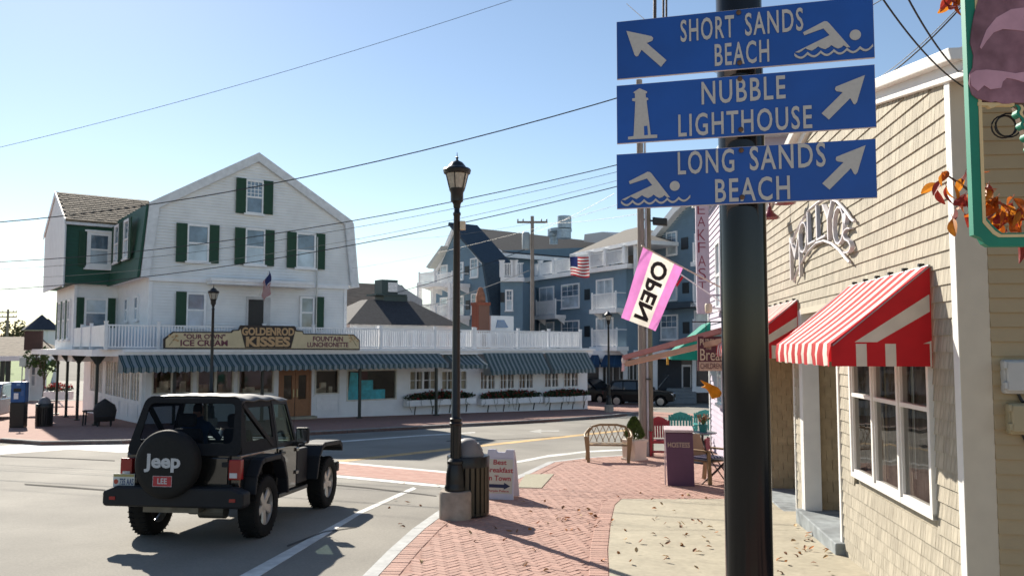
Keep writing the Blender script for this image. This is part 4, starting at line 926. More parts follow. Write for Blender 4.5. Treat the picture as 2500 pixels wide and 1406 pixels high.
# wheels
tp_ = [(.235, -.115), (.29, -.125), (.345, -.13), (.375, -.115), (.39, -.085), (.392, 0), (.39, .085), (.375, .115), (.345, .13), (.29, .125), (.235, .115)]
def wheel(x, y, s):
    w_ = empty('wheel_tmp', '', '', (0, 0, 0)); del w_['label']; del w_['category']; w_.name = 'wheel'; w_.parent = jeep; w_.location = (x, y, .39); w_.rotation_euler = (0, R(90) * s, 0)
    m_ = MB(); m_.lathe(tp_, n=36, capped=False)
    for i in range(36):
        a0 = 2 * math.pi * i / 36; c, d = math.cos(a0), math.sin(a0)
        for q in (-1, 1): m_.bar((.388 * c, .388 * d, q * .03), (.392 * math.cos(a0 + .05), .392 * math.sin(a0 + .05), q * .11), .03, .006)
    obj('tyre', m_, RUB, w_, smooth=35)
    m_ = MB(); m_.lathe([(.24, -.11), (.225, -.1), (.215, .06), (.232, .095), (.245, .10), (.245, .085), (.236, .07)], n=36, capped=False); 
    m_.lathe([(.06, .0), (.07, .07), (.055, .085), (0.0, .088)], n=20)
    for i in range(5):
        a0 = 2 * math.pi * i / 5; c, d = math.cos(a0), math.sin(a0); t = Vector((-d, c, 0))
        p, q = Vector((.05 * c, .05 * d, .065)), Vector((.225 * c, .225 * d, .075)); m_.hexa([p - t * .045, q - t * .062, q + t * .062, p + t * .045], [p - t * .038 + Vector((0, 0, .018)), q - t * .05 + Vector((0, 0, .018)), q + t * .05 + Vector((0, 0, .018)), p + t * .038 + Vector((0, 0, .018))])
    obj('rim', m_, RIM, w_, smooth=35)
    m_ = MB(); m_.lathe([(.21, -.02), (.21, -.01)], n=24); obj('brake_disc', m_, BLACKM, w_)
for y in (0, 2.42):
    for s in (-1, 1): wheel(s * .76, y, s)
# spare wheel in a cover with its printed marks
sp = MB(); sp.lathe([(.0, .15), (.30, .148), (.365, .13), (.39, .10), (.395, .02), (.38, -.06), (.30, -.10)], n=44); COVER = mat('spare_cover', (.013, .013, .013), .7, spec=.25, var=.12, scale=30)
so_ = obj('spare_cover', sp, COVER, jeep, smooth=40); so_.location = (-.07, -.82, 1.0); so_.scale = (1.05, 1.05, 1); so_.rotation_euler = (R(90), 0, 0)
JT = mat('silver_print', (.45, .46, .48), .5)
fm = lambda x0, x1, z0, z1: (lambda u, q, k: (x0 + (x1 - x0) * u, z0 + (z1 - z0) * q, .1505 + .001 * k))
text('Jeep', so_, JT, 0, 0, 0, 0, 0, bold=.035, map=fm(-.245, .215, -.085, .125))
m_ = MB(); m_.box(-.125, .115, -.245, -.125, .146, .150); stk = obj('sticker', m_, mat('sticker_red', (.36, .02, .03), .5), so_)
text('LEE', stk, JT, 0, 0, 0, 0, 0, bold=.02, map=lambda u, q, k: (-.065 + .12 * u, -.215 + .065 * q, .1505 + .001 * k))
m_ = MB(); m_.box(-.125, .115, -.245, -.241, .1501, .1508); m_.box(-.125, .115, -.129, -.125, .1501, .1508); m_.box(-.125, -.121, -.2405, -.1295, .1501, .1508); m_.box(.111, .115, -.2405, -.1295, .1501, .1508); obj('sticker_border', m_, JT, stk)
m_ = MB(); m_.box(-.055, -.025, -.75, -.68, 1.25, 1.31); m_.box(-.10, .02, -.80, -.72, 1.31, 1.36); obj('brake_light', m_, TAIL, jeep, bevel=.006)
m_ = MB(); m_.box(-.86, -.57, -.765, -.755, .70, .86); lpz = obj('licence_plate', m_, mat('plate_white', (.55, .57, .55), .5), jeep)
text('735 AAS', lpz, mat('plate_navy', (.03, .06, .16), .5), -.77, -.58, .725, .805, -.766, .002, .02)
m_ = MB(); m_.box(-.855, -.575, -.768, -.7655, .825, .856); obj('plate_band', m_, mat('plate_gold', (.35, .30, .12), .5), lpz)
m_ = MB(); m_.lathe([(.03, 0), (.03, .002)], n=12); o = obj('plate_crest', m_, mat('plate_red', (.4, .06, .03), .5), lpz); o.location = (-.82, -.7665, .765); o.rotation_euler = (R(90), 0, 0)
m_ = MB(); m_.box(-.62, .62, -.655, -.634, .62, 1.06); obj('tailgate', m_, PAINTB, jeep, bevel=.01)
m_ = MB(); m_.tube([(.62, 1.5, 1.05), (.63, 1.48, 1.75)], .003, 5); obj('antenna', m_, BLACKM, jeep)
jw = Matrix.Translation(jo) @ Matrix.Rotation(-HD_, 4, 'Z')
person((jw @ Vector((-.36, .42, .40))), -HD_, sit(.42), 'driver in a dark blue top sitting at the wheel of the black car', mat('blue_shirt', (.03, .09, .20), .8), mat('dark_trousers', (.03, .03, .04), .8), .5)

# ------------------------------------------------------------------ fallen leaves
FL = [mat('dry_leaf_brown', (.24, .11, .05), .8, var=.3, scale=30), mat('dry_leaf_tan', (.50, .34, .17), .8, var=.3, scale=30), mat('dry_leaf_orange', (.42, .15, .03), .8, var=.3, scale=30)]
FM = []
for m in FL:
    for c_ in (.25, .8, -.5):
        mb = leaf_mesh(.085, .055, c_); me = mb.mesh('fallen_leaf'); me.materials.append(m); FM.append(me)
spots = []
for n in range(48): spots.append((random.uniform(1130, 1760), random.uniform(1180, 1395)))
for n in range(18): spots.append((random.gauss(1400, 60), random.gauss(1265, 22)))
for n in range(50): spots.append((random.gauss(1985, 65), min(1400, random.gauss(1345, 32))))
for n in range(26): spots.append((random.gauss(1660, 90), random.gauss(1300, 25)))
for n in range(16): spots.append((random.uniform(950, 1100), random.uniform(1180, 1390)))
for px, py in spots:
    if px > 1760 and px < 1885 or px > 2060: continue
    p = G(px, py, RO if px < 1000 - (py - 1300) * .95 + 20 else 0)
    if p.x > wallx(p.y) - .15: continue
    if px < 1072 and kerb_x(p.y) is not None and abs(p.x - kerb_x(p.y)) < .3: continue
    if kerb_x(p.y) is not None and p.x < kerb_x(p.y): p = G(px, py, RO)
    li = random.randrange(9); o = obj('fallen_leaf', FM[li], None); o.location = p + Vector((0, 0, .024)); o.rotation_euler = (random.uniform(-.35, .35), random.uniform(-.5, .5), random.uniform(0, 6.3)); s = random.uniform(.55, 1.0); o.scale = (s, s, s)
    kx = kerb_x(p.y); where = 'grey road' if (kx is None or p.x < kx - .1) else ('pale concrete slabs' if p.y < yfar and p.x > edge_x(p.y) else 'red brick pavement')
    tag(o, ('brown', 'tan', 'orange')[li // 3] + ' dry fallen leaf lying on the ' + where, 'leaf', ('brown', 'tan', 'orange')[li // 3] + ' leaves on the ' + where)

# ------------------------------------------------------------------ building helpers
def lap(mb, poly, exposure, proud, y):       # horizontal lapped boards filling a convex outline (x, z)
    zs = [p[1] for p in poly]; z = min(zs); n = len(poly)
    def span(zz):
        xs_ = []
        for i in range(n):
            (xa, za), (xb, zb) = poly[i], poly[(i + 1) % n]
            if za == zb:
                if abs(za - zz) < 1e-6: xs_ += [xa, xb]
            elif min(za, zb) - 1e-6 <= zz <= max(za, zb) + 1e-6: xs_.append(xa + (xb - xa) * (zz - za) / (zb - za))
        return (min(xs_), max(xs_)) if xs_ else None
    while z < max(zs) - 1e-3:
        z1 = min(z + exposure, max(zs)); a, b = span(z), span(z1)
        if a and b: mb.add([(a[0], y - proud, z), (a[1], y - proud, z), (b[1], y, z1), (b[0], y, z1), (a[0], y, z), (a[1], y, z)], [(0, 1, 2, 3), (4, 5, 1, 0)])
        z = z1
def window(parent, x0, x1, z0, z1, y=0, cols=1, rows=1, fw=.09, bar=.025, m=WHITE, panes=(PANE, PANEC), split=.5, rot=0, loc=None, sill=True, name='window'):
    mb = MB(); d = .06
    mb.box(x0, x0 + fw, y - d, y + .03, z0, z1); mb.box(x1 - fw, x1, y - d, y + .03, z0, z1); mb.box(x0 + fw, x1 - fw, y - d, y + .03, z1 - fw, z1); mb.box(x0 + fw, x1 - fw, y - d, y + .03, z0, z0 + fw)
    if sill: mb.box(x0 - .05, x1 + .05, y - d - .05, y - d + .01, z0 - .05, z0 + .03)
    zm = z0 + fw + (z1 - z0 - 2 * fw) * split; ix0, ix1 = x0 + fw, x1 - fw
    if split: mb.box(ix0, ix1, y - .045, y + .02, zm - .035, zm + .035)
    halves = ((z0 + fw, zm), (zm, z1 - fw)) if split else ((z0 + fw, z1 - fw),)
    for h, (za, zb) in enumerate(halves):
        if h == len(halves) - 1 or rows < 0:
            for k in range(1, cols): x = ix0 + (ix1 - ix0) * k / cols; mb.box(x - bar / 2, x + bar / 2, y - .03, y + .01, za, zb)
            for k in range(1, abs(rows)): zz = za + (zb - za) * k / abs(rows); mb.box(ix0, ix1, y - .031, y + .01, zz - bar / 2, zz + bar / 2)
    o = obj(name, mb, m, parent)
    for h, (za, zb) in enumerate(halves):
        p_ = MB(); p_.box(ix0, ix1, y - .015, y - .005, za, zb); obj('pane', p_, panes[0] if h else panes[1], o)
    if rot or loc: o.location = loc; o.rotation_euler = (0, 0, rot)
    return o
SHUT = mat('green_shutter', (.012, .055, .025), .6, var=.1)
def shutter(parent, x0, x1, z0, z1, y=0, m=SHUT):
    mb = MB(); mb.box(x0, x1, y - .05, y - .012, z0, z1); f = .05
    mb.box(x0, x0 + f, y - .065, y - .051, z0, z1); mb.box(x1 - f, x1, y - .065, y - .051, z0, z1)
    z = z0 + .02
    while z < z1 - .05: mb.add([(x0 + f, y - .064, z), (x1 - f, y - .064, z), (x1 - f, y - .052, z + .06), (x0 + f, y - .052, z + .06)], [(0, 1, 2, 3)]); z += .07
    return obj('shutter', mb, m, parent)
BALM = {}
def railing(parent, p, q, z0, z1, posts, single=True, step=.115, m=WHITE, pw=.12, bw=.05):
    p, q = Vector(p), Vector(q); d = q - p; L_ = d.length; a = math.atan2(d.y, d.x)
    mb = MB()
    for zz, h in ((z1 - .06, .06), (z0 + .06, .05)): mb.bar((p.x, p.y, zz), (q.x, q.y, zz), .06, h)
    obj('rail', mb, m, parent)
    for t in posts:
        c = p + d * t; pm = MB(); pm.box(c.x - pw / 2, c.x + pw / 2, c.y - pw / 2, c.y + pw / 2, z0 - .05, z1 + .06); pm.box(c.x - pw * .62, c.x + pw * .62, c.y - pw * .62, c.y + pw * .62, z1 + .061, z1 + .1); obj('post', pm, m, parent)
    n = int(L_ / step); key = (round(z1 - z0, 2), bw); joined = MB()
    if key not in BALM:
        bm_ = MB(); bm_.box(-bw / 2, bw / 2, -.02, .02, .085, z1 - z0 - .085); BALM[key] = bm_.mesh('baluster'); BALM[key].materials.append(m)
    for i in range(1, n):
        c = p + d * (i / n)
        if any(abs(i / n - t) * L_ < pw * .6 for t in posts): continue
        if single: o = obj('baluster', BALM[key], None, parent); o.location = (c.x, c.y, z0); o.rotation_euler = (0, 0, a)
        else: joined.box(c.x - bw / 2, c.x + bw / 2, c.y - .02, c.y + .02, z0 + .085, z1 - .085)
    if not single and joined.v: o = obj('baluster_row', joined, m, parent); o['kind'] = 'stuff'
def foliage(n, size, ex, col_, name, parent, loc, flat_=1.0):
    mb = MB()
    for i in range(n):
        while True:
            v = Vector((random.uniform(-1, 1), random.uniform(-1, 1), random.uniform(-1, 1)))
            if v.length < 1: break
        c = Vector((v.x * ex[0], v.y * ex[1], v.z * ex[2])); a, b, g = (random.uniform(0, 6.3) for _ in range(3)); mtx = Matrix.Rotation(a, 3, 'X') @ Matrix.Rotation(b, 3, 'Y') @ Matrix.Rotation(g, 3, 'Z'); s = size * random.uniform(.6, 1.3)
        mb.add([c + mtx @ Vector(q) * s for q in ((-.5, 0, 0), (0, -.35, .1), (.6, 0, 0), (0, .35, .1))], [(0, 1, 2, 3)])
    o = obj(name, mb, col_, parent); o.location = loc; return o

# ------------------------------------------------------------------ white corner house with shops
GA = math.atan2(.586, .81)
GH = Frame(-11.2, 37.0, GA)
def gz(x, y): p = GH.m @ Vector((x, y, 0)); return zg(p.y) - GH.o.z
SIDE = mat('white_siding', (.80, .81, .81), .6, var=.05, scale=2, dirt=.06); GSID = mat('green_siding', (.012, .075, .048), .6, var=.1, scale=3)
BROOF = mat('brown_roof', (.20, .155, .105), .9, var=.35, scale=3.2, stretch=(1, 1, 4), tint=(.26, .21, .15)); DROOF = mat('dark_roof', (.035, .037, .042), .9, var=.3, scale=6)
house = empty('corner_house', 'white gambrel corner house with green shutters above striped shop awnings', 'house', GH.o, GA)
wl, wr = GH.x(362, 760), GH.x(844, 760); (el, zel), (er, zer) = GH.p(342, 675), GH.p(867, 699); ze = (zel + zer) / 2
(kl, zkl), (kr, zkr) = GH.p(369, 506), GH.p(851, 542); zk = (zkl + zkr) / 2; pk, zpk = GH.p(628, 388)
zf1, zf2 = GH.z(600, 868, -1.3), GH.z(600, 853, -1.3); zdeck = zf2 + .02
YB = 12.0
w_ = MB(); lap(w_, [(wl, zdeck - .1), (wr, zdeck - .1), (wr, ze), (wl, ze)], .125, .05, 0); lap(w_, [(el + .1, ze), (er - .1, ze), (kr, zk), (pk, zpk), (kl, zk)], .125, .05, -.06)
w_.box(wl, wl + .15, .01, YB, zdeck - .1, ze); w_.box(wr - .15, wr, .01, YB, zdeck - .1, ze); w_.box(wl + .15, wr - .15, .012, .14, zdeck - .1, ze + .0)
w_.prism([(el + .1, ze), (er - .1, ze), (kr, zk), (pk, zpk), (kl, zk)], -.045, YB); obj('wall', w_, SIDE, house)
tr = MB(); T = .30                            # white rake boards following the gambrel edge
edge_o = [(el - .02, ze - .05), (kl - .08, zk + .02), (pk, zpk + .14), (kr + .08, zk + .02), (er + .02, ze - .05)]; edge_t = [(el - .02, ze - .05), (kl - .1, zk + .1), (pk, zpk + .24), (kr + .1, zk + .1), (er + .02, ze - .05)]; edge_i = [(el + T, ze - .05), (kl + .27, zk - .1), (pk, zpk - .16), (kr - .27, zk - .1), (er - T, ze - .05)]
for i in range(4): q = [edge_t[i], edge_t[i + 1], edge_i[i + 1], edge_i[i]]; tr.prism(q, -.26, -.13)
obj('rake_board', tr, mat('bluish_trim', (.66, .68, .70), .5), house)
rf = MB()
for i, m in ((1, 0), (2, 0)):
    (xa, za), (xb, zb) = edge_o[i], edge_o[i + 1]; rf.prism([(xa, za), (xb, zb), (xb, zb + .05), (xa, za + .05)], -.2, YB)
obj('roof', rf, BROOF, house)
ls = MB(); (xa, za), (xb, zb) = edge_o[0], edge_o[1]; ls.prism([(xa - .02, za), (xb - .02, zb), (xb - .12, zb), (xa - .12, za)], -.08, YB); obj('green_slope', ls, GSID, house)
(xa, za), (xb, zb) = edge_o[3], edge_o[4]; rs = MB(); rs.prism([(xa + .02, za), (xb + .02, zb), (xb + .10, zb), (xa + .10, za)], -.2, YB); obj('white_slope', rs, SIDE, house)
bd = MB(); bd.box(wl - .05, wr + .05, -.15, -.061, ze - .16, ze - .003); obj('band', bd, WHITE, house)
cbd = MB(); cbd.box(wl - .02, wl + .12, -.07, .0, zdeck, ze - .17); obj('corner_board', cbd, WHITE, house); cbd = MB(); cbd.box(wr - .12, wr + .02, -.07, .0, zdeck, ze - .17); obj('corner_board', cbd, WHITE, house)
def hw(px0, py0, px1, py1, y=0, **k):
    x0_, z1_ = GH.p(px0, py0, y); x1_, z0_ = GH.p(px1, py1, y); xm_ = (px0 + px1) / 2
    return window(house, x0_, x1_, GH.z(xm_, py1, y), GH.z(xm_, py0, y), y, **k)
def hs(px0, py0, px1, py1, y=0):
    xm_ = (px0 + px1) / 2; shutter(house, GH.x(px0, py0, y), GH.x(px1, py1, y), GH.z(xm_, py1, y), GH.z(xm_, py0, y), y)
UY = -.13
hw(599, 440, 643, 524, UY, cols=4, rows=4, panes=(PANE, PANE)); hs(577, 435, 599, 521, UY); hs(643, 442, 665, 524, UY)
hw(456, 548, 510, 641, UY); hs(431, 545, 455, 640, UY); hs(511, 550, 533, 643, UY)
hw(598, 558, 647, 648, UY); hs(574, 556, 597, 646, UY); hs(647, 562, 668, 650, UY)
hw(722, 569, 770, 656, UY); hs(701, 567, 722, 654, UY); hs(771, 571, 792, 658, UY)
hw(454, 714, 501, 800, -.07); hs(430, 712, 453, 800, -.07)
hw(732, 724, 766, 803, -.07, panes=(PANE, PANE)); hs(771, 725, 789, 804, -.07)
x0_, x1_ = GH.x(600, 760), GH.x(658, 760); zt_ = GH.z(628, 726); d_ = MB(); d_.box(x0_, x0_ + .08, -.1, .0, zdeck, zt_); d_.box(x1_ - .3, x1_, -.1, .0, zdeck, zt_); d_.box(x0_ + .08, x1_ - .3, -.1, .0, zt_ - .1, zt_); dr = obj('door', d_, mat('greyed_white', (.5, .5, .5), .6), house)
g_ = MB(); g_.box(x0_ + .08, x1_ - .3, -.07, -.055, zdeck, zt_ - .1); obj('pane', g_, mat('dark_door', (.008, .012, .014), .3, spec=.3), dr)
hd = MB(); xa, xb = GH.x(500, 690), GH.x(750, 700); zt_ = GH.z(620, 683, -.8); hd.box(xa, xb, -.85, -.125, zt_ - .12, zt_); hd.box(xa + .05, xb - .05, -.8, -.125, zt_ - .24, zt_ - .121); obj('entry_hood', hd, WHITE, house)
pm_ = MB(); x_ = GH.x(769, 700); pm_.tube([(x_, -.2, zdeck), (x_, -.2, GH.z(769, 580))], .03); obj('vent_pipe', pm_, mat('galvanised', (.4, .4, .4)), house)
# side windows in the green slope of the house
for yy in (2.0, 4.0):
    z0_, z1_ = GH.z(330, 640, 3), GH.z(330, 545, 3); window(house, -.5, .5, z0_, z1_, 0, rot=-math.pi / 2, loc=(el - .14, yy, 0), fw=.12)
    for q in (-.72, .72):
        s_ = shutter(house, -.2, .2, z0_, z1_, 0); s_.location = (el - .14, yy + q, 0); s_.rotation_euler = (0, 0, -math.pi / 2)
    window(house, -.35, .35, GH.z(330, 785, 3), GH.z(330, 725, 3), 0, rot=-math.pi / 2, loc=(wl - .02, yy, 0))
# wing on the left
YW = 5.7; XL = GH.x(157, 690, YW); zwb, zwt = GH.z(215, 693, YW), GH.z(215, 546, YW); zrd = GH.z(140, 472, YW + 3)
XR = el + .2
g_ = MB(); lap(g_, [(XL, zwb), (XR, zwb), (XR, zwt), (XL, zwt)], .16, .02, YW); g_.box(XL, XR, YW + .01, YW + 6.4, zwb, zwt); obj('green_wall', g_, GSID, house)
g_ = MB(); ov = .08
g_.hexa([(XL - ov, YW - .2, zwt), (XR + 2, YW - .2, zwt), (XR + 2, YW + 3.2, zrd), (XL - ov, YW + 3.2, zrd)], [(XL - ov, YW - .2, zwt + .1), (XR + 2, YW - .2, zwt + .1), (XR + 2, YW + 3.2, zrd + .1), (XL - ov, YW + 3.2, zrd + .1)])
g_.hexa([(XL - ov, YW + 6.6, zwt), (XR + 2, YW + 6.6, zwt), (XR + 2, YW + 3.21, zrd), (XL - ov, YW + 3.21, zrd)], [(XL - ov, YW + 6.6, zwt + .1), (XR + 2, YW + 6.6, zwt + .1), (XR + 2, YW + 3.21, zrd + .1), (XL - ov, YW + 3.21, zrd + .1)]); obj('wing_roof', g_, BROOF, house)
rowm = MB(); nr = 14
for r_ in range(nr):
    t = r_ / nr; y_ = YW - .2 + 3.4 * t; z_ = zwt + .1 + (zrd - zwt) * t; x = XL - ov + (.12 if r_ % 2 else 0)
    while x < XR + 1.9:
        w2 = random.uniform(.2, .42); q = min(x + w2, XR + 2); rowm.add([(x, y_ - .02, z_ + .012 + random.uniform(0, .012)), (q - .01, y_ - .02, z_ + .012), (q - .01, y_ + 3.4 / nr, z_ + (zrd - zwt) / nr + .002), (x, y_ + 3.4 / nr, z_ + (zrd - zwt) / nr + .002)], [(0, 1, 2, 3)]); x = q
o = obj('roof_shingles', rowm, mat('brown_shingles', (.22, .17, .115), .9, var=.15, scale=4, rnd=.3), house); o['kind'] = 'stuff'
g_ = MB(); g_.box(XL - .05, XR, YW - .22, YW - .02, zwt - .12, zwt - .002); obj('wing_fascia', g_, mat('bluish_trim', 1), house)
g_ = MB(); g_.prism([(YW - .1, zwb - .1), (YW + 6.5, zwb - .1), (YW + 6.5, zwt), (YW + 3.2, zrd), (YW - .1, zwt)], XL - ov + .02, XL - .003, 'x'); obj('gable_wall', g_, SIDE, house)
g_ = MB()
for a, b in (((YW - .25, zwt), (YW + 3.2, zrd)), ((YW + 3.2, zrd), (YW + 6.65, zwt))): g_.prism([(a[0], a[1] - .12), (b[0], b[1] - .12), (b[0], b[1] + .12), (a[0], a[1] + .12)], XL - ov - .04, XL - ov, 'x')
for yy in (YW - .25,): g_.prism([(yy, zwb - .2), (yy + .22, zwb - .2), (yy + .22, zwt), (yy, zwt)], XL - ov - .02, XL - ov + .02, 'x')
obj('gable_trim', g_, WHITE, house)
x0_, z1_ = GH.p(207, 562, YW); x1_, z0_ = GH.p(277, 660, YW); window(house, x0_ + .1, x1_ - .12, z0_ + .1, z1_ - .05, YW - .03, fw=.16); g_ = MB(); g_.box(x0_, x1_, YW - .14, YW - .02, z1_ - .06, z1_ + .02); obj('window_cap', g_, WHITE, house); g_ = MB(); g_.box(x0_, x1_, YW - .14, YW - .02, z0_ - .02, z0_ + .05); obj('window_sill', g_, WHITE, house)
shutter(house, GH.x(192, 600, YW), x0_ + .03, z0_ + .1, z1_ - .05, YW - .02)
YW2 = YW + .4; XL2 = GH.x(181, 760, YW2)
g_ = MB(); lap(g_, [(XL2, zdeck - .3), (wl + .1, zdeck - .3), (wl + .1, zwb), (XL2, zwb)], .125, .02, YW2); g_.box(XL2, wl + .1, YW2 + .01, YW2 + 5.5, zf1 - .3, zwb); obj('lower_wing_wall', g_, SIDE, house)
g_ = MB(); g_.prism([(YW2 - .05, zdeck - .3), (YW2 + .1, zdeck - .3), (YW2 + .1, zwb), (YW2 - .05, zwb)], XL2 - .03, XL2 + .1, 'x'); obj('corner_board', g_, WHITE, house)
window(house, GH.x(205, 760, YW2), GH.x(262, 760, YW2), GH.z(233, 800, YW2), GH.z(233, 728, YW2), YW2 - .02, panes=(PANEC, PANE)); 
shutter(house, GH.x(186, 760, YW2), GH.x(204, 760, YW2), GH.z(195, 800, YW2), GH.z(195, 726, YW2), YW2 - .02); shutter(house, GH.x(262, 760, YW2), GH.x(281, 760, YW2), GH.z(272, 800, YW2), GH.z(272, 728, YW2), YW2 - .02)
for yy in (YW2 + 1.2, YW2 + 2.6, YW2 + 4):
    window(house, -.35, .35, GH.z(150, 830, YW2 + 3), GH.z(150, 735, YW2 + 3), 0, rot=-math.pi / 2, loc=(XL2 - .02, yy, 0))
    s_ = shutter(house, -.2, .2, GH.z(150, 830, YW2 + 3), GH.z(150, 735, YW2 + 3), 0); s_.location = (XL2 - .02, yy + .65, 0); s_.rotation_euler = (0, 0, -math.pi / 2)

# porch roof, deck, posts
xs0, xs1 = GH.x(355, 960), GH.x(1434, 960); XP = GH.x(236, 858, -1.3); XE = GH.x(1446, 858, -.3); xjog = GH.x(1166, 860, -1.3)
g_ = MB(); CH = 1.0
g_.prism([(XP + CH, -1.3), (xjog, -1.3), (xjog, -.35), (XE, -.35), (XE, 7), (wr, 7), (wr, .0), (XP - .0, .0), (XP, -.3)], zf1, zf2, 'z'); g_.prism([(XP, .003), (wl, .003), (wl, 14), (XP - .5, 14)], zf1 + .002, zf2 - .002, 'z'); obj('porch_roof', g_, WHITE, house)
g_ = MB(); g_.prism([(XP + CH - .1, -1.42), (xjog + .1, -1.42), (xjog + .1, -1.302), (XP + CH, -1.302)], zf2 - .10, zf2 + .012, 'z'); g_.prism([(xjog + .1, -.47), (XE + .1, -.47), (XE + .1, -.352), (xjog + .1, -.352)], zf2 - .10, zf2 + .012, 'z'); obj('gutter', g_, WHITE, house)
g_ = MB(); g_.prism([(XP + .2, -1.2), (xjog - .1, -1.2), (xjog - .1, -.3), (XE - .1, -.3), (XE - .1, 6.9), (wr + .01, 6.9), (wr + .01, -.02), (XP + .2, -.02)], zf2 + .004, zf2 + .04, 'z'); obj('deck', g_, mat('deck_membrane', (.55, .56, .58), .8), house)
zr = GH.z(600, 780, -1.15)
rpx = [387, 645, 765, 930, 1062, 1160, 1265, 1340, 1420]
xr0, xr1 = GH.x(259, 800, -1.15), GH.x(1421, 800, -.45); XJ = xjog - .15
zr1 = zdeck + .98
def post_ts(a, b, y): L_ = b - a; return [min(1, max(0, (GH.x(p_, 800, y) - a) / L_)) for p_ in rpx if a - .05 < GH.x(p_, 800, y) < b + .05]
railing(house, (xr0, -1.15, 0), (XJ, -1.15, 0), zdeck + .02, zr1, [0, 1] + post_ts(xr0, XJ, -1.15))
railing(house, (XJ, -1.15, 0), (XJ, -.3, 0), zdeck + .02, zr1, [])
railing(house, (XJ, -.3, 0), (xr1, -.3, 0), zdeck + .02, zr1, [1] + post_ts(XJ, xr1, -.3))
railing(house, (xr1, -.3, 0), (xr1, 6.5, 0), zdeck + .02, zr1, [.5, 1], single=False)
railing(house, (wr + .2, 6.4, 0), (xr1, 6.4, 0), zdeck + .02, zr1, [0, .25, .5, .75], single=False)
railing(house, (wr + 1.2, -.9, 0), (wr + 1.2, 4, 0), zdeck + .02, zr1, [0, .5, 1], single=False)
g_ = MB(); yl_ = [YW2, 4, 1.8, -1.15]
for a, b in zip(yl_, yl_[1:]): g_.box(xr0 - .04, xr0, b + .06, a - .06, zdeck + .1, zr1 - .05); g_.box(xr0 - .08, xr0 + .04, a - .06, a + .06, zdeck, zr1 + .08)
obj('privacy_panel', g_, WHITE, house)
GPOST = mat('dark_green_post', (.012, .02, .016), .4)
def ppost(x, y, sz=.11):
    m_ = MB(); z0_ = gz(x, y); m_.box(x - sz / 2, x + sz / 2, y - sz / 2, y + sz / 2, z0_, zf1 - .002); m_.box(x - sz, x + sz, y - sz, y + sz, z0_, z0_ + .06)
    m_.prism([(x - .3, zf1 - .003), (x + .3, zf1 - .003), (x + sz / 2, zf1 - .35), (x - sz / 2, zf1 - .35)], y - .03, y + .03); obj('porch_post', m_, GPOST, house)
for px in (878, 1065): ppost(GH.x(px, 960, -1.2), -1.2)
for px in (640, 425): ppost(GH.x(px, 960, -1.2), -1.2)
ppost(XP + .3, .2); ppost(XP + .3, 4.5); ppost(XP + .3, 10.5); ppost(XP + .3, 7.5)
# shop fronts
hz = GH.z(800, 896); ops = [(370, 470, 899, 962), (480, 570, 899, 962), (580, 668, 899, 962), (680, 760, 902, 1003), (768, 828, 902, 962), (846, 968, 902, 977), (998, 1066, 904, 952), (1076, 1140, 904, 952), (1171, 1209, 905, 951), (1219, 1256, 905, 950), (1265, 1302, 905, 949), (1328, 1364, 905, 946), (1375, 1412, 905, 945)]
sf = MB(); xprev = xs0; OP = []
for (a, b, c, d) in ops:
    xa, xb = GH.x(a, 950), GH.x(b, 950); zb_, zt_ = GH.z((a + b) / 2, d), GH.z((a + b) / 2, c); OP.append((xa, xb, zb_, zt_))
SFW = .12
for i, (xa, xb, zb_, zt_) in enumerate(OP):
    sf.box(xprev, xa, 0, SFW, gz(xprev, 0) - .3, zf1 - .003)
    if i > 4: lap(sf, [(xprev, gz(xprev, 0)), (xa, gz(xprev, 0)), (xa, zf1 - .01), (xprev, zf1 - .01)], .13, .02, -.003)
    if i != 3:
        sf.box(xa, xb, 0, SFW, gz(xa, 0) - .3, zb_)
        if i > 4: lap(sf, [(xa, gz(xa, 0)), (xb, gz(xa, 0)), (xb, zb_ - .02), (xa, zb_ - .02)], .13, .02, -.003)
    sf.box(xa, xb, 0, SFW, zt_, zf1 - .003); xprev = xb
sf.box(xprev, xs1, 0, SFW, gz(xs1, 0) - .3, zf1 - .003); lap(sf, [(xprev, gz(xprev, 0)), (xs1, gz(xprev, 0)), (xs1, zf1 - .01), (xprev, zf1 - .01)], .13, .02, -.003)
sf.box(xs1 - .12, xs1, SFW, 6.9, gz(xs1, 0) - .3, zf1 - .003); sf.box(xs0, xs0 + .12, SFW, .5, gz(xs0, 0) - .3, zf1 - .003)
obj('shop_wall', sf, SIDE, house)
for (xa, xb, zb_, zt_) in OP[:3] + OP[4:5]:
    pn_ = MB(); pn_.box(xa + .1, xb - .1, -.03, -.003, gz(xa, 0) + .35, zb_ - .12); obj('panel', pn_, WHITE, house); pn_ = MB(); pn_.box(xa - .05, xb + .05, -.06, -.003, zb_ - .08, zb_ - .003); obj('window_sill', pn_, WHITE, house)
sg_ = glass('store_glass', (.85, .87, .87), refl=.0, gcol=.55)
WOOD = mat('door_wood', (.28, .12, .045), .45, var=.25, scale=6, stretch=(8, 8, 1)); PALE = mat('pale_frame', (.62, .60, .52), .6)
inr = MB(); inr.box(xs0 + .1, xs1 - .1, 2.4, 2.5, gz(xs1, 0), zf1); inr.box(xs0 + .1, xs1 - .1, .15, 2.4, gz(xs1, 0) - .1, gz(xs1, 0) + .25); obj('shop_interior', inr, mat('shop_dark', (.06, .045, .035), .9, var=.6, scale=.8), house)
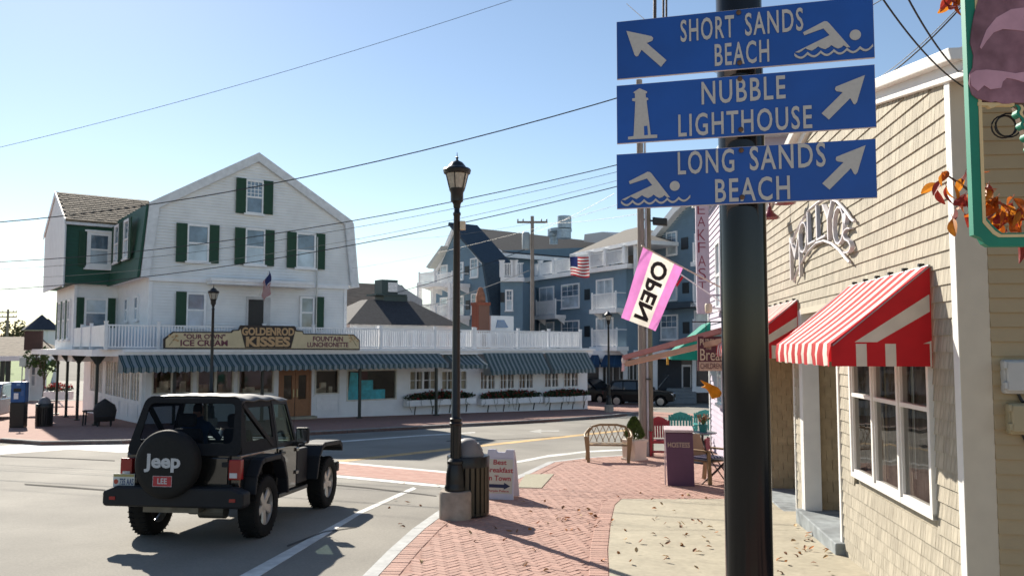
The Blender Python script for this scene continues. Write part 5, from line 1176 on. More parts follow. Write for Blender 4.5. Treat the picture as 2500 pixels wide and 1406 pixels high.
for i, (xa, xb, zb_, zt_) in enumerate(OP):
    if i == 3: continue
    fm_ = MB(); f = .06
    fm_.box(xa, xa + f, -.04, SFW, zb_, zt_); fm_.box(xb - f, xb, -.04, SFW, zb_, zt_); fm_.box(xa + f, xb - f, -.04, SFW, zb_, zb_ + f); fm_.box(xa + f, xb - f, -.04, SFW, zt_ - f, zt_)
    nb = 2 if i in (0, 1) else (0 if i in (2, 4, 5) else 4)
    for k in range(1, nb):
        x = xa + (xb - xa) * k / nb; wd = .05 if k == nb // 2 else .02; fm_.box(x - wd, x + wd, -.03, SFW - .01, zb_ + f, zt_ - f)
    if i > 5:
        for t in (.5,): z = zb_ + (zt_ - zb_) * t; fm_.box(xa + f, xb - f, -.02, SFW - .02, z - .015, z + .015)
    o = obj('shop_window', fm_, PALE if i < 6 else WHITE, house); p_ = MB(); p_.add([(xa + f, .05, zb_ + f), (xb - f, .05, zb_ + f), (xb - f, .05, zt_ - f), (xa + f, .05, zt_ - f)], [(0, 1, 2, 3)]); obj('pane', p_, sg_, o)
# things on show in the windows
CYAN = mat('cyan_card', (.03, .50, .60), .6, var=.3, scale=4); WARM = mat('warm_curtain', (.30, .16, .07), .9, var=.35, scale=6, stretch=(6, 6, 1))
xa, xb, zb_, zt_ = OP[5]; L5 = xb - xa
dsp = MB(); dsp.prism([(xa + .1, zb_ + .05), (xa + L5 * .30, zb_ + .05), (xa + L5 * .26, zt_ - .15), (xa + .25, zt_ - .1)], .10, .13); dsp.box(xa + L5 * .3, xa + L5 * .55, .16, .3, zb_ + .35, zb_ + .95); dsp.box(xa + L5 * .3, xa + L5 * .78, .08, .15, zb_ + .0, zb_ + .5); obj('window_display', dsp, CYAN, house)
dsp = MB(); dsp.box(xa + L5 * .3, xa + L5 * .6, 1.0, 1.1, zb_ + .8, zt_ - .05); obj('window_display', dsp, mat('maroon_card', (.10, .015, .02), .7), house)
for i in (6, 7, 8, 9, 10, 11, 12):
    xa, xb, zb_, zt_ = OP[i]; c_ = MB(); q = (xb - xa)
    for s0, s1 in ((.0, .24), (.40, .56), (.78, 1)): c_.box(xa + q * s0, xa + q * s1, .14, .16, zb_, zt_)
    obj('curtain', c_, WARM if i > 7 else mat('cream_curtain', (.5, .42, .3), .9), house)
for i in (0, 1, 2, 4):
    xa, xb, zb_, zt_ = OP[i]; c_ = MB()
    for k in range(5): x = random.uniform(xa + .1, xb - .4); h = random.uniform(.15, .6); c_.box(x, x + random.uniform(.15, .4), .15, .3, zb_ - .05, zb_ + h)
    c_.box(xa, xb, .4, .9, zb_ - .1, zb_ - .06); obj('window_display', c_, mat('shop_goods%d' % (i % 2), ((.45, .38, .28), (.22, .14, .08))[i % 2], .8, var=.5, scale=3), house)
xa, xb, zb_, zt_ = OP[3]; xm_ = (xa + xb) / 2
for a, b in ((xa + .1, xm_ - .01), (xm_ + .01, xb - .1)):
    d_ = MB(); z0_ = gz(xm_, 0) + .12; f = .14
    d_.box(a, a + f, .0, .06, z0_, zt_ - .05); d_.box(b - f, b, .0, .06, z0_, zt_ - .05); d_.box(a + f, b - f, .0, .06, z0_, z0_ + .75); d_.box(a + f, b - f, .0, .06, zt_ - .25, zt_ - .05); dr = obj('shop_door', d_, WOOD, house)
    g_ = MB(); g_.add([(a + f, .03, z0_ + .75), (b - f, .03, z0_ + .75), (b - f, .03, zt_ - .25), (a + f, .03, zt_ - .25)], [(0, 1, 2, 3)]); obj('pane', g_, sg_, dr); g_ = MB(); hx = (b - .07 if a < xm_ - .3 else a + .07); g_.box(hx - .02, hx + .02, -.05, -.001, z0_ + .85, z0_ + 1.2); obj('handle', g_, mat('brass', (.4, .35, .2), .4, .8), dr)
g_ = MB(); g_.box(xa, xa + .1, -.02, .1, gz(xm_, 0), zt_); g_.box(xb - .1, xb, -.02, .1, gz(xm_, 0), zt_); g_.box(xa, xb, -.02, .1, zt_ - .05, zt_); obj('door_frame', g_, WOOD, house); g_ = MB(); g_.box(xa - .1, xb + .1, -.5, .0, gz(xm_, 0) - .1, gz(xm_, 0) + .12); obj('door_step', g_, CONC, house)
# left side shop wall running back, with tall panes
g_ = MB(); sl = 13.5; SL_OPEN = [(0.6, 2.2), (2.4, 4.0), (4.2, 5.8), (6.0, 7.6), (8.4, 9.6), (10.2, 11.6)]
zs0, zs1 = gz(xs0, 3) + .95, zf1 - .32; yprev = .12
for a, b in SL_OPEN:
    g_.box(xs0 - .12, xs0 + .003, yprev, a, gz(xs0, 13) - .5, zf1 - .003); g_.box(xs0 - .12, xs0 + .003, a, b, gz(xs0, 13) - .5, zs0); g_.box(xs0 - .12, xs0 + .003, a, b, zs1, zf1 - .003); yprev = b
    for k in (1, 2): y_ = a + (b - a) * k / 3; g_.box(xs0 - .1, xs0 - .04, y_ - .03, y_ + .03, zs0, zs1)
    g_.box(xs0 - .15, xs0 - .12, a + .1, b - .1, gz(xs0, a) + .2, zs0 - .15)
g_.box(xs0 - .12, xs0 + .003, yprev, sl, gz(xs0, 13) - .5, zf1 - .003); obj('side_shop_wall', g_, SIDE, house)
for a, b in SL_OPEN: p_ = MB(); p_.box(xs0 - .06, xs0 - .055, a, b, zs0, zs1); obj('pane', p_, mat('blind_glass', (.42, .38, .30), .15, var=.5, scale=1.5, stretch=(1, .3, 5), spec=.7), house)
# roof furniture behind the deck
rear = empty('rear_annexe', 'low annexe with dark hip roof behind the white deck railing', 'building', (0, 0, 0), GA)
RF = Frame(*(GH.m @ Vector((9.5, 10, 0))).xy, GA); rear.location = RF.o 
def rp(px, py, y): return RF.p(px, py, y)
xa, za = rp(848, 790, -1.5); xb, zb = rp(1128, 796, -1.5); xt0, zt0 = rp(898, 731, 1.5); xt1, zt1 = rp(1005, 733, 1.5)
zb_ = (za + zb) / 2; m_ = MB(); m_.add([(xa, -1.5, zb_), (xb, -1.5, zb_), (xb, 5, zb_), (xa, 5, zb_), (xt0, 1.5, zt0), (xt1, 1.5, zt0), (xt1, 2.5, zt0), (xt0, 2.5, zt0)], [(0, 1, 5, 4), (1, 2, 6, 5), (2, 3, 7, 6), (3, 0, 4, 7), (4, 5, 6, 7)]); obj('hip_roof', m_, DROOF, rear)
m_ = MB(); m_.box(xa + .3, xb - .3, -1.2, 4.7, 0, zb_); obj('wall', m_, SIDE, rear)
e = empty('roof_fan', 'dark roof ventilator with white louvres on the dark hip roof', 'ventilator', RF.m @ Vector(((xt0 + xt1) / 2, 1.8, zt0 - .3)), GA)
XF = lambda px: RF.x(px, 720, 1.5) - (xt0 + xt1) / 2; ZF = lambda py: RF.z(950, py, 1.5) - zt0 + .3
GDARK = mat('vent_green', (.02, .045, .045), .5)
m_ = MB(); m_.box(XF(935), XF(993), -.4, .8, ZF(742), ZF(722)); m_.box(XF(915), XF(990), -.5, .9, ZF(722), ZF(718)); m_.box(XF(932), XF(971), -.3, .7, ZF(718), ZF(683)); obj('housing', m_, GDARK, e)
for k in range(7): z = ZF(712) + (ZF(689) - ZF(712)) * k / 7; q = MB(); q.box(XF(947), XF(970), -.34, -.302, z, z + (ZF(689) - ZF(712)) / 9); obj('louvre', q, WHITE, e)
BRK = brickpat('chimney_brick', (.25, .07, .04), (.3, .09, .05), (.2, .1, .07), 3.0)
CHF = Frame(*at(1182, 780, 52).xy, GA)
e = empty('brick_chimney', 'red brick chimney with clay pots rising behind the white railing', 'chimney', CHF.o, GA)
hwid = CHF.x(1195, 790) - CHF.x(1182, 790); m_ = MB(); zt_ = CHF.z(1182, 745); m_.box(-hwid, hwid, 0, .8, 0, zt_); m_.box(-hwid * 1.12, hwid * 1.12, -.05, .85, zt_, CHF.z(1182, 738)); obj('stack', m_, BRK, e)
m_ = MB(); m_.lathe([(hwid * .8, zt_), (hwid * .75, CHF.z(1182, 722)), (hwid * .55, CHF.z(1182, 712)), (hwid * .35, CHF.z(1182, 702)), (.05, CHF.z(1182, 700))], 0, .4, n=10); obj('clay_pot', m_, mat('clay', (.28, .12, .07), .9, var=.3, scale=5), e)
SKF = Frame(*at(1225, 790, 53).xy, GA)
e = empty('roof_box', 'white rooftop stair box with a blue skylight beside the brick chimney', 'roof box', SKF.o, GA)
xa, xb = SKF.x(1198, 790), SKF.x(1254, 790); zt_ = SKF.z(1225, 771); m_ = MB(); m_.box(xa, xb, 0, 1.5, 0, zt_); obj('box', m_, WHITE, e); m_ = MB(); m_.prism([(SKF.x(1214, 780), SKF.z(1214, 781)), (SKF.x(1230, 780), SKF.z(1230, 781)), (SKF.x(1240, 798), SKF.z(1240, 800)), (SKF.x(1210, 798), SKF.z(1210, 800))], -.06, -.004); obj('skylight', m_, mat('sky_pane', (.08, .18, .36), .1, spec=.8), e)
TF = Frame(*at(890, 760, 58).xy, GA)
e = empty('tan_roof_house', 'house with tan shingle roof behind the white house, left of the dark roof', 'house', TF.o, GA)
xa, xb = TF.x(800, 760), TF.x(1030, 760); m_ = MB(); zl, zh = TF.z(850, 800), TF.z(930, 690); m_.hexa([(xa, -2, zl), (xb, -2, zl), (xb, 3, zh), (xa, 3, zh)], [(xa, -2, zl + .15), (xb, -2, zl + .15), (xb, 3, zh + .15), (xa, 3, zh + .15)]); obj('roof', m_, mat('tan_roof', (.34, .24, .16), .9, var=.2, scale=2, stretch=(1, 1, 4)), e)
m_ = MB(); m_.box(xa + .3, xb - .3, -1.5, 3, 0, zl); obj('wall', m_, SIDE, e); m_ = MB(); gx0, gx1 = TF.x(850, 760), TF.x(990, 760); m_.prism([(gx0, TF.z(850, 760)), (TF.x(925, 700), TF.z(925, 694)), (gx1, TF.z(985, 735)), (gx1, zl), (gx0, zl)], -2.4, -2.3); obj('gable', m_, mat('grey_gable', (.42, .43, .44), .7), e)

# the painted wooden shop sign on the roof edge
GS = Frame(*(GH.m @ Vector((0, -1.5, 0))).xy, GA)
sgn = empty('shop_sign', 'long cream and brown wooden shop sign with cut-out top along the roof edge', 'sign', GS.m @ Vector((0, 0, GS.z(600, 853))), GA)
zs_ = GS.z(600, 853)
def sp_(u, v): x, z = GS.p(390 + u / 5, 780 + v / 5); return (x, z - zs_)
BRN = mat('sign_brown', (.03, .018, .012), .6); CREAM = mat('sign_cream', (.62, .50, .30), .7, var=.08, scale=3); GOLD = mat('sign_gold', (.52, .32, .15), .6); PLUM = mat('sign_plum', (.14, .03, .05), .6)
out = [(45, 352), (45, 235), (160, 146), (870, 148), (890, 125), (960, 120), (985, 68), (1650, 78), (1672, 128), (1745, 138), (1762, 170), (2370, 180), (2442, 250), (2442, 372)]
inn = [(70, 340), (72, 242), (168, 162), (880, 163), (900, 140), (968, 136), (1000, 90), (1640, 96), (1660, 145), (1738, 152), (1752, 182), (2362, 194), (2430, 258), (2430, 356)]
m_ = MB(); m_.prism([sp_(*p) for p in out], .0, .05); obj('board', m_, BRN, sgn); m_ = MB(); m_.prism([sp_(*p) for p in inn], -.012, -.001); obj('cream_panel', m_, CREAM, sgn)
m_ = MB(); m_.prism([sp_(*p) for p in [(978, 85), (1665, 92), (1600, 348), (1040, 342)]], -.03, -.0125); obj('brown_panel', m_, BRN, sgn)
def sgt(s, u0, v0, u1, v1, m, y, bold=.03):
    a, b = sp_(u0, v1), sp_(u1, v0); vm = (v0 + v1) / 2; um = (u0 + u1) / 2; text(s, sgn, m, a[0], b[0], sp_(um, v1)[1], sp_(um, v0)[1], y, .006, bold)
sgt('GOLDENROD', 998, 98, 1640, 195, GOLD, -.031, .04); sgt('KISSES', 1048, 207, 1590, 332, GOLD, -.031, .045)
sgt('"OUR OWN"', 290, 176, 800, 238, PLUM, -.013); sgt('ICE CREAM', 250, 248, 830, 324, PLUM, -.013); sgt('FOUNTAIN', 1868, 204, 2236, 266, PLUM, -.013); sgt('LUNCHEONETTE', 1800, 276, 2302, 336, PLUM, -.013)
for us in ((110, 240), (2300, 2420)):
    m_ = MB(); a = sp_(us[0] + (0 if us[0] < 500 else 100), 320); b = sp_(us[0] + 100 - (0 if us[0] < 500 else 80), 190); m_.bar((a[0], -.02, a[1]), (b[0], -.02, b[1]), .03, .006); obj('painted_stem', m_, BRN, sgn); m_ = MB()
    for k in range(9): c = sp_(random.uniform(*us), random.uniform(185, 270)); m_.box(c[0] - .04, c[0] + .04, -.022, -.014, c[1] - .03, c[1] + .03)
    obj('painted_flower', m_, GOLD, sgn)
# green striped awnings
GAW = stripes('green_awning', (.035, .082, .092), (.29, .34, .35), 'x', .27, .5, .85, sub=.3, third=('#8f9a98', .22, .28))
def green_awning(x0, x1, y, zt, pj, drop, val, label, scall=True):
    A = empty('green_awning', label, 'awning', GH.m @ Vector((x0, y, zt)), GA, 'grey-green striped awnings along the white house'); L_ = x1 - x0
    m_ = MB(); n = max(4, int(L_ / .15)); vs = []
    for i in range(n + 1):
        for j in range(4): t = j / 3; vs.append((L_ * i / n, -pj * t, -drop * t - .03 * math.sin(math.pi * t)))
    m_.add(vs, [(4 * i + j, 4 * i + 4 + j, 4 * i + 5 + j, 4 * i + 1 + j) for i in range(n) for j in range(3)]); obj('canopy', m_, GAW, A, smooth=40)
    m_ = MB(); n = max(8, int(L_ / .05)); vs = []
    for i in range(n + 1): x = L_ * i / n; s = abs(math.sin(math.pi * x / .27)); vs += [(x, -pj, -drop), (x, -pj - .01 + .012 * math.sin(i), -drop - val * (.72 + .28 * s if scall else 1))]
    m_.add(vs, [(2 * i, 2 * i + 2, 2 * i + 3, 2 * i + 1) for i in range(n)]); obj('valance', m_, GAW, A)
    for x in (.004, L_ - .004): m_ = MB(); m_.add([(x, 0, 0), (x, -pj, -drop), (x, -pj, -drop - val), (x, 0, -drop - val)], [(0, 1, 2, 3)]); obj('end_panel', m_, mat('grey_canvas', (.30, .34, .35), .85, sub=.3), A)
    m_ = MB(); m_.tube([(0, -pj + .02, -drop - .02), (L_, -pj + .02, -drop - .02)], .015); obj('front_bar', m_, BLACKM, A)
za = zf1 + .05
xb1 = GH.x(578, 880, -1.35)
green_awning(XP + CH - .25, xb1, -1.36, za, .9, .46, .22, 'grey-green striped awning at the left end, over the corner shop windows')
green_awning(xb1 + .03, GH.x(1072, 880, -1.35), -1.36, za, .9, .46, .22, 'longest grey-green striped awning over the wooden shop doors')
green_awning(GH.x(1092, 880, -1.35), GH.x(1172, 880, -1.35), -1.0, za - .0, 1.1, .55, .2, 'short flat grey-green awning behind the tall street lamp')
green_awning(GH.x(1178, 880, -.4), GH.x(1322, 880, -.4), -.48, za, .7, .9, .22, 'grey-green striped awning over the long flower box, right of the tall lamp')
green_awning(GH.x(1329, 880, -.4), GH.x(1432, 880, -.4), -.48, za, .7, .9, .22, 'grey-green striped awning at the right end of the white house')
# flower boxes
LEAFG = mat('box_foliage', (.03, .055, .02), .7, var=.4, scale=8, rnd=.3); BLOOM = mat('red_bloom', (.35, .012, .02), .6, rnd=.25, scale=9)
def flower_box(px0, px1, py0, py1, label, seed):
    random.seed(seed); y = -.35; x0_, x1_ = GH.x(px0, py0, y), GH.x(px1, py0, y); zt_, zb_ = GH.z((px0 + px1) / 2, py0, y), GH.z((px0 + px1) / 2, py1, y); L_ = x1_ - x0_
    e = empty('flower_box', label, 'flower box', GH.m @ Vector(((x0_ + x1_) / 2, -.25, zb_)), GA, 'white flower boxes with red flowers'); h = zt_ - zb_
    m_ = MB(); m_.box(-L_ / 2, L_ / 2, -.2, .2, 0, h); obj('trough', m_, WHITE, e)
    for k in range(4): x = -L_ / 2 + L_ * (k + .5) / 4; q = MB(); q.bar((x, -.12, -.02), (x, -.02, gz(x0_, 0) - zb_ + .02), .04); obj('support', q, BLACKM, e)
    foliage(int(L_ * 330), .13, (L_ / 2 + .1, .28, .24), LEAFG, 'foliage', e, (0, 0, h + .14)); foliage(int(L_ * 60), .10, (L_ / 2, .3, .26), BLOOM, 'blooms', e, (0, -.04, h + .2))
    v_ = MB()
    for k in range(int(L_ * 3)): x = random.uniform(-L_ / 2, L_ / 2); z = random.uniform(.2, .7); v_.tube([(x, -.22, h + .05), (x + random.uniform(-.1, .1), -.25, h - z * .5), (x + random.uniform(-.2, .2), -.22, h - z)], .01, 4)
    v_ and obj('trailing_stems', v_, LEAFG, e).__setitem__('kind', 'stuff')
flower_box(992, 1160, 974, 988, 'white flower box with dark red flowers left and behind the tall street lamp', 1); flower_box(1173, 1322, 971, 985, 'white flower box with dark red flowers, the middle one of three', 2); flower_box(1329, 1440, 967, 980, 'white flower box with red flowers at the right end of the white house', 3)
random.seed(11)
# flag on the house
def us_flag(e, mapf, nx=14, ny=13):
    fl = MB(); vs = [mapf(i / nx, j / ny) for j in range(ny + 1) for i in range(nx + 1)]; fl.v = [tuple(v) for v in vs]
    for j in range(ny):
        for i in range(nx): fl.f.append([j * (nx + 1) + i, j * (nx + 1) + i + 1, (j + 1) * (nx + 1) + i + 1, (j + 1) * (nx + 1) + i]); fl.mi.append(2 if (j < 7 and i < nx * .4) else j % 2)
    obj('cloth', fl, [mat('flag_red', (.42, .02, .03), .8, sub=.4), mat('flag_white', (.7, .68, .66), .8, sub=.4), mat('flag_blue', (.02, .03, .12), .8, sub=.4)], e, smooth=60)
fp_ = GH.m @ Vector((GH.x(632, 720, -.1), -.1, GH.z(632, 722, -.1))); fx, fz = GH.p(657, 660, -1.6); ft = GH.m @ Vector((fx, -1.6, fz))
e = empty('house_flag', 'small national flag on a slanted pole above the house door', 'flag', fp_); m_ = MB(); m_.tube([(0, 0, 0), ft - fp_], .015); obj('flagpole', m_, WHITE, e); dv = ft - fp_
us_flag(e, lambda u, v: Vector((0, 0, 0)) + dv * (1 - u * .75) + Vector((.16 * v + .06 * math.sin(u * 8 + v * 5), -.1 * v, -.85 * v * (1 - .4 * u))))

# ------------------------------------------------------------------ blue-grey hotel behind
BLUEG = mat('blue_grey_siding', (.15, .235, .305), .65, var=.06, scale=2, dirt=.05); HROOF = mat('hotel_roof', (.072, .068, .064), .9, var=.2, scale=5, stretch=(1, 1, 3)); SHSLOPE = mat('shaded_slope', (.03, .052, .075), .8, var=.15)  # navy of the gable's lower roof slope: its shadow put into the colour
AC = mat('dark_louvre', (.01, .015, .02), .5)
hb = at(1400, 975, 66); HB = Vector((hb.x, 66, zg(66)))
hotel = empty('blue_hotel', 'large blue-grey clapboard hotel with white balconies and gables behind the white house', 'hotel', HB)
class HF(Frame):                              # a facade of the hotel, in hotel coordinates
    def __init__(s, px, depth, vp):
        d = Vector((CX - vp, -F)).normalized() if vp < CX else Vector((vp - CX, F)).normalized(); p = at(px, 848, depth)
        super().__init__(p.x, p.y, math.atan2(d.y, d.x), zg(66)); s.T = Matrix.Translation(-HB) @ s.m
    def add(s, o): o.matrix_local = s.T @ o.matrix_local; return o
HL, HM, HR = HF(1130, 68, -270), HF(1400, 66, 155), HF(1640, 60, 155)
def hwall(fr, pts, y0, y1, m=BLUEG, name='wall', siding=True):
    mb = MB(); q = [fr.p(*p, y0) for p in pts]; mb.prism(q, y0, y1)
    if siding: lap(mb, q, .18, .03, y0 - .003)
    return fr.add(obj(name, mb, m, hotel))
def hwin(fr, a, b, c, d, y=0, **k): xm_ = (a + c) / 2; return fr.add(window(hotel, fr.x(a, b, y), fr.x(c, d, y), fr.z(xm_, d, y), fr.z(xm_, b, y), y - .04, fw=.11, **k))
def hac(fr, a, b, c, d, y=0): xm_ = (a + c) / 2; m_ = MB(); m_.box(fr.x(a, b, y), fr.x(c, d, y), y - .06, y + .01, fr.z(xm_, d, y), fr.z(xm_, b, y)); fr.add(obj('vent_grille', m_, AC, hotel))
def hbal(fr, a, b, c, d, y=-.0, dep=.9):      # small balcony: deck, brackets, balusters
    x0_, x1_ = fr.x(a, d, y - dep), fr.x(c, d, y - dep); xm_ = (a + c) / 2; z0_, z1_ = fr.z(xm_, d, y - dep), fr.z(xm_, b, y - dep)
    m_ = MB(); m_.box(x0_ - .15, x1_ + .15, y - dep - .1, y, z0_ - .3, z0_); 
    for x in (x0_, x1_ - .1): m_.prism([(y - .01, z0_ - .301), (y - .01, z0_ - .8), (y - dep * .8, z0_ - .301)], x, x + .12, 'x')
    fr.add(obj('balcony_deck', m_, WHITE, hotel)); h = z1_ - z0_; m_ = MB(); L_ = x1_ - x0_
    m_.box(x0_, x1_, y - dep, y - dep + .05, z1_ - .06, z1_); m_.box(x0_, x1_, y - dep, y - dep + .05, z0_ + .05, z0_ + .1)
    for x in (x0_, x1_ - .1): m_.box(x, x + .1, y - dep - .02, y - dep + .08, z0_, z1_ + .12); m_.box(x + .02, x + .07, y - dep + .08, y, z1_ - .06, z1_)
    n = int(L_ / .11)
    for i in range(1, n): x = x0_ + L_ * i / n; m_.box(x - .022, x + .022, y - dep + .01, y - dep + .04, z0_ + .1, z1_ - .06)
    o = fr.add(obj('balcony_rail', m_, WHITE, hotel))
def hstrip(fr, pts, y0, y1, m, name):
    m_ = MB(); m_.prism([fr.p(*p, y0) for p in pts], y0, y1); return fr.add(obj(name, m_, m, hotel))
# left gable block
hwall(HL, [(1062, 985), (1203, 985), (1203, 775), (1181, 648), (1124, 570), (1105, 560), (1062, 668)], 0, 1.2)
for q in ([(1055, 668), (1062, 670), (1106, 564), (1105, 552)], [(1105, 552), (1105, 560), (1179, 649), (1182, 645)], [(1182, 645), (1178, 647), (1199, 775), (1203, 775)]): hstrip(HL, q, -.25, -.05, WHITE, 'gable_trim')
hstrip(HL, [(1040, 652), (1047, 656), (1075, 612), (1077, 600)], -1.2, -.55, mat('trim_shade', (.5, .5, .46), .6), 'gable_trim')
m_ = MB(); q = [HL.p(*p, 0) for p in [(1105, 550), (1186, 642), (1210, 790)]]
m_.prism([q[0], q[1], (q[1][0] + .25, q[1][1]), (q[0][0] + .1, q[0][1] + .2)], -.45, 2.4); m_.prism([q[1], q[2], (q[2][0] + .3, q[2][1]), (q[1][0] + .25, q[1][1])], -.4, 2.4); HL.add(obj('shaded_roof', m_, SHSLOPE, hotel))
for c in ((1150, 630, 1169, 678), (1122, 640, 1133, 684), (1152, 716, 1173, 767), (1122, 722, 1134, 770)): hwin(HL, *c, cols=2, rows=2)
for c in ((1136, 650, 1146, 671), (1138, 733, 1148, 756)): hac(HL, *c)
hwin(HL, 1076, 647, 1094, 692, sill=False, split=0); hwin(HL, 1076, 726, 1094, 775, sill=False, split=0)
for za, zb in ((665, 692), (742, 770)):
    hbal(HL, 1022, za, 1062, zb, -.4, 2.2); hbal(HL, 1066, za + 2, 1104, zb + 1, -.1, 1.6)
for px in (1024, 1058, 1100): m_ = MB(); x = HL.x(px, 700, -1.8); m_.box(x - .16, x + .16, -1.96, -1.64, 0, HL.z(px, 690, -1.8)); HL.add(obj('balcony_column', m_, WHITE, hotel))
# middle block and its set-back upper floor
hwall(HM, [(1268, 868), (1530, 868), (1530, 652), (1268, 690)], 0, 8)
hwall(HF(1250, 63.5, 1250 - 12000), [(1222, 985), (1276, 985), (1276, 686), (1222, 686)], 0, 8)
hstrip(HM, [(1268, 690), (1530, 654), (1532, 643), (1268, 680)], -.35, .3, WHITE, 'cornice')
FB_ = HF(1250, 63.5, 1250 - 12000); hstrip(FB_, [(1222, 687), (1278, 687), (1278, 676), (1222, 676)], -.4, .3, WHITE, 'cornice'); hwin(FB_, 1234, 707, 1253, 759, rows=2, cols=2); hac(FB_, 1222, 714, 1232, 738)
def hrail(fr, a, b, px_posts, y):            # rail along a facade between two photo points (bottom of rail)
    x0_, z0_ = fr.p(*a, y); x1_, z1_ = fr.p(*b, y); zz = (z0_ + z1_) / 2; h = 1.05; m_ = MB()
    m_.box(x0_, x1_, y, y + .06, zz + h - .07, zz + h); m_.box(x0_, x1_, y, y + .06, zz + .06, zz + .12); n = int((x1_ - x0_) / .12)
    for i in range(n): x = x0_ + (x1_ - x0_) * i / n; m_.box(x - .025, x + .025, y + .01, y + .05, zz + .12, zz + h - .07)
    fr.add(obj('balustrade', m_, WHITE, hotel))
    for px in px_posts: x = fr.x(px, a[1], y); q = MB(); q.box(x - .16, x + .16, y - .08, y + .2, zz, zz + h + .15); q.box(x - .2, x + .2, y - .12, y + .24, zz + h + .15, zz + h + .22); fr.add(obj('balustrade_post', q, WHITE, hotel))
hrail(HM, (1305, 674), (1530, 643), (1318, 1352, 1397, 1440, 1478, 1525), -.2); hrail(FB_, (1224, 676), (1278, 676), (1225, 1252, 1258), -.3)
UF = HF(1225, 72, 4080); hwall(UF, [(1222, 690), (1560, 660), (1560, 600), (1222, 612)], 0, 6, name='upper_wall')
m_ = MB(); e0, e1 = UF.p(1220, 618, -.6), UF.p(1405, 628, -.6); r0, r1 = UF.p(1125, 553, 5), UF.p(1500, 592, 5)
m_.add([(e0[0], -.6, e0[1]), (e1[0] + 4, -.6, e0[1]), (r1[0] + 3, 5, r0[1] - .2), (r0[0], 5, r0[1]), (e0[0], -.6, e0[1] - .3), (e1[0] + 4, -.6, e0[1] - .3), (r1[0] + 3, 9, e0[1]), (r0[0], 9, e0[1])], [(0, 1, 2, 3), (4, 5, 1, 0), (3, 2, 6, 7), (0, 3, 7, 4), (1, 5, 6, 2)]); UF.add(obj('main_roof', m_, HROOF, hotel))
m_ = MB(); m_.box(e0[0], e1[0] + 4, -.75, -.62, e0[1] - .32, e0[1] + .03); m_.bar((e0[0] + .1, -.66, e0[1] - .05), (r0[0], 5, r0[1]), .12, .45); UF.add(obj('roof_trim', m_, WHITE, hotel))
PV = HF(1480, 64, 300)                        # roof pavilion on the right
m_ = MB(); a, b = PV.p(1395, 620, -1), PV.p(1562, 600, -1); t0, t1 = PV.p(1525, 562, 2.5), PV.p(1556, 561, 2.5)
m_.add([(a[0], -1, a[1]), (b[0], -1, a[1]), (b[0], 6, a[1]), (a[0], 6, a[1]), (t0[0], 2.5, t0[1]), (t1[0], 2.5, t0[1])], [(0, 1, 5, 4), (1, 2, 5), (2, 3, 4, 5), (3, 0, 4)]); PV.add(obj('pavilion_roof', m_, mat('pavilion_shingle', (.13, .12, .105), .9, var=.15, scale=6), hotel))
m_ = MB(); m_.box(a[0] - .1, b[0] + .1, -1.1, 6, a[1] - .28, a[1] - .003); PV.add(obj('pavilion_fascia', m_, WHITE, hotel))
for px in (1402, 1450, 1500, 1555): x = PV.x(px, 640, -.6); q = MB(); q.box(x - .17, x + .17, -.77, -.43, a[1] - 2.4, a[1] - .28); PV.add(obj('pavilion_post', q, WHITE, hotel))
m_ = MB(); m_.box(a[0] + 1, b[0], 2.5, 2.7, a[1] - 2.4, a[1] - .28); PV.add(obj('pavilion_back', m_, mat('pavilion_shade', (.25, .2, .15), .9), hotel))
hstrip(HF(1470, 78, 600), [(1425, 590), (1427, 572), (1472, 566), (1515, 578), (1515, 600)], 0, 4, mat('navy_block', (.03, .07, .12), .7), 'roof_block')
for c in ((1271, 705, 1298, 757), (1271, 788, 1298, 850)): hwin(HM, *c, cols=2, rows=2)
for c in ((1372, 693, 1416, 753), (1372, 782, 1416, 850)): hwin(HM, *c, cols=3, rows=2)
for c in ((1318, 700, 1354, 772), (1457, 681, 1499, 758), (1318, 786, 1354, 856), (1457, 775, 1499, 852)): hwin(HM, *c, cols=2, rows=1, split=0, panes=(PANEC, PANEC))
for c in ((1428, 706, 1441, 732), (1428, 796, 1441, 822), (1304, 720, 1311, 742)): hac(HM, *c)
for c in ((1308, 734, 1356, 770), (1444, 716, 1504, 754), (1308, 822, 1356, 856), (1444, 804, 1506, 846)): hbal(HM, *c)
# right block with gable
hwall(HR, [(1572, 866), (1790, 866), (1790, 470), (1690, 470), (1640, 520), (1572, 600)], 0, 8)
for q in ([(1566, 600), (1576, 606), (1646, 520), (1640, 508)], [(1640, 508), (1646, 520), (1694, 475), (1690, 462)]): hstrip(HR, q, -.6, -.05, WHITE, 'gable_trim')
hwin(HR, 1628, 566, 1655, 624, cols=2, rows=2); hwin(HR, 1614, 768, 1657, 830, cols=3, rows=2); hwin(HR, 1616, 672, 1655, 735, cols=2, rows=2)
for c in ((1664, 580, 1681, 609), (1667, 690, 1683, 716), (1668, 786, 1684, 814)): hac(HR, *c)
for c in ((1692, 592, 1745, 636), (1692, 690, 1745, 736), (1692, 782, 1745, 826)): hbal(HR, *c); hwin(HR, c[0] + 5, c[1] - 25, c[0] + 42, c[3], sill=False, split=0)
hstrip(HR, [(1605, 756), (1700, 748), (1690, 735), (1615, 740)], -1.0, -.05, mat('navy_hood', (.03, .05, .07), .8), 'window_hood')
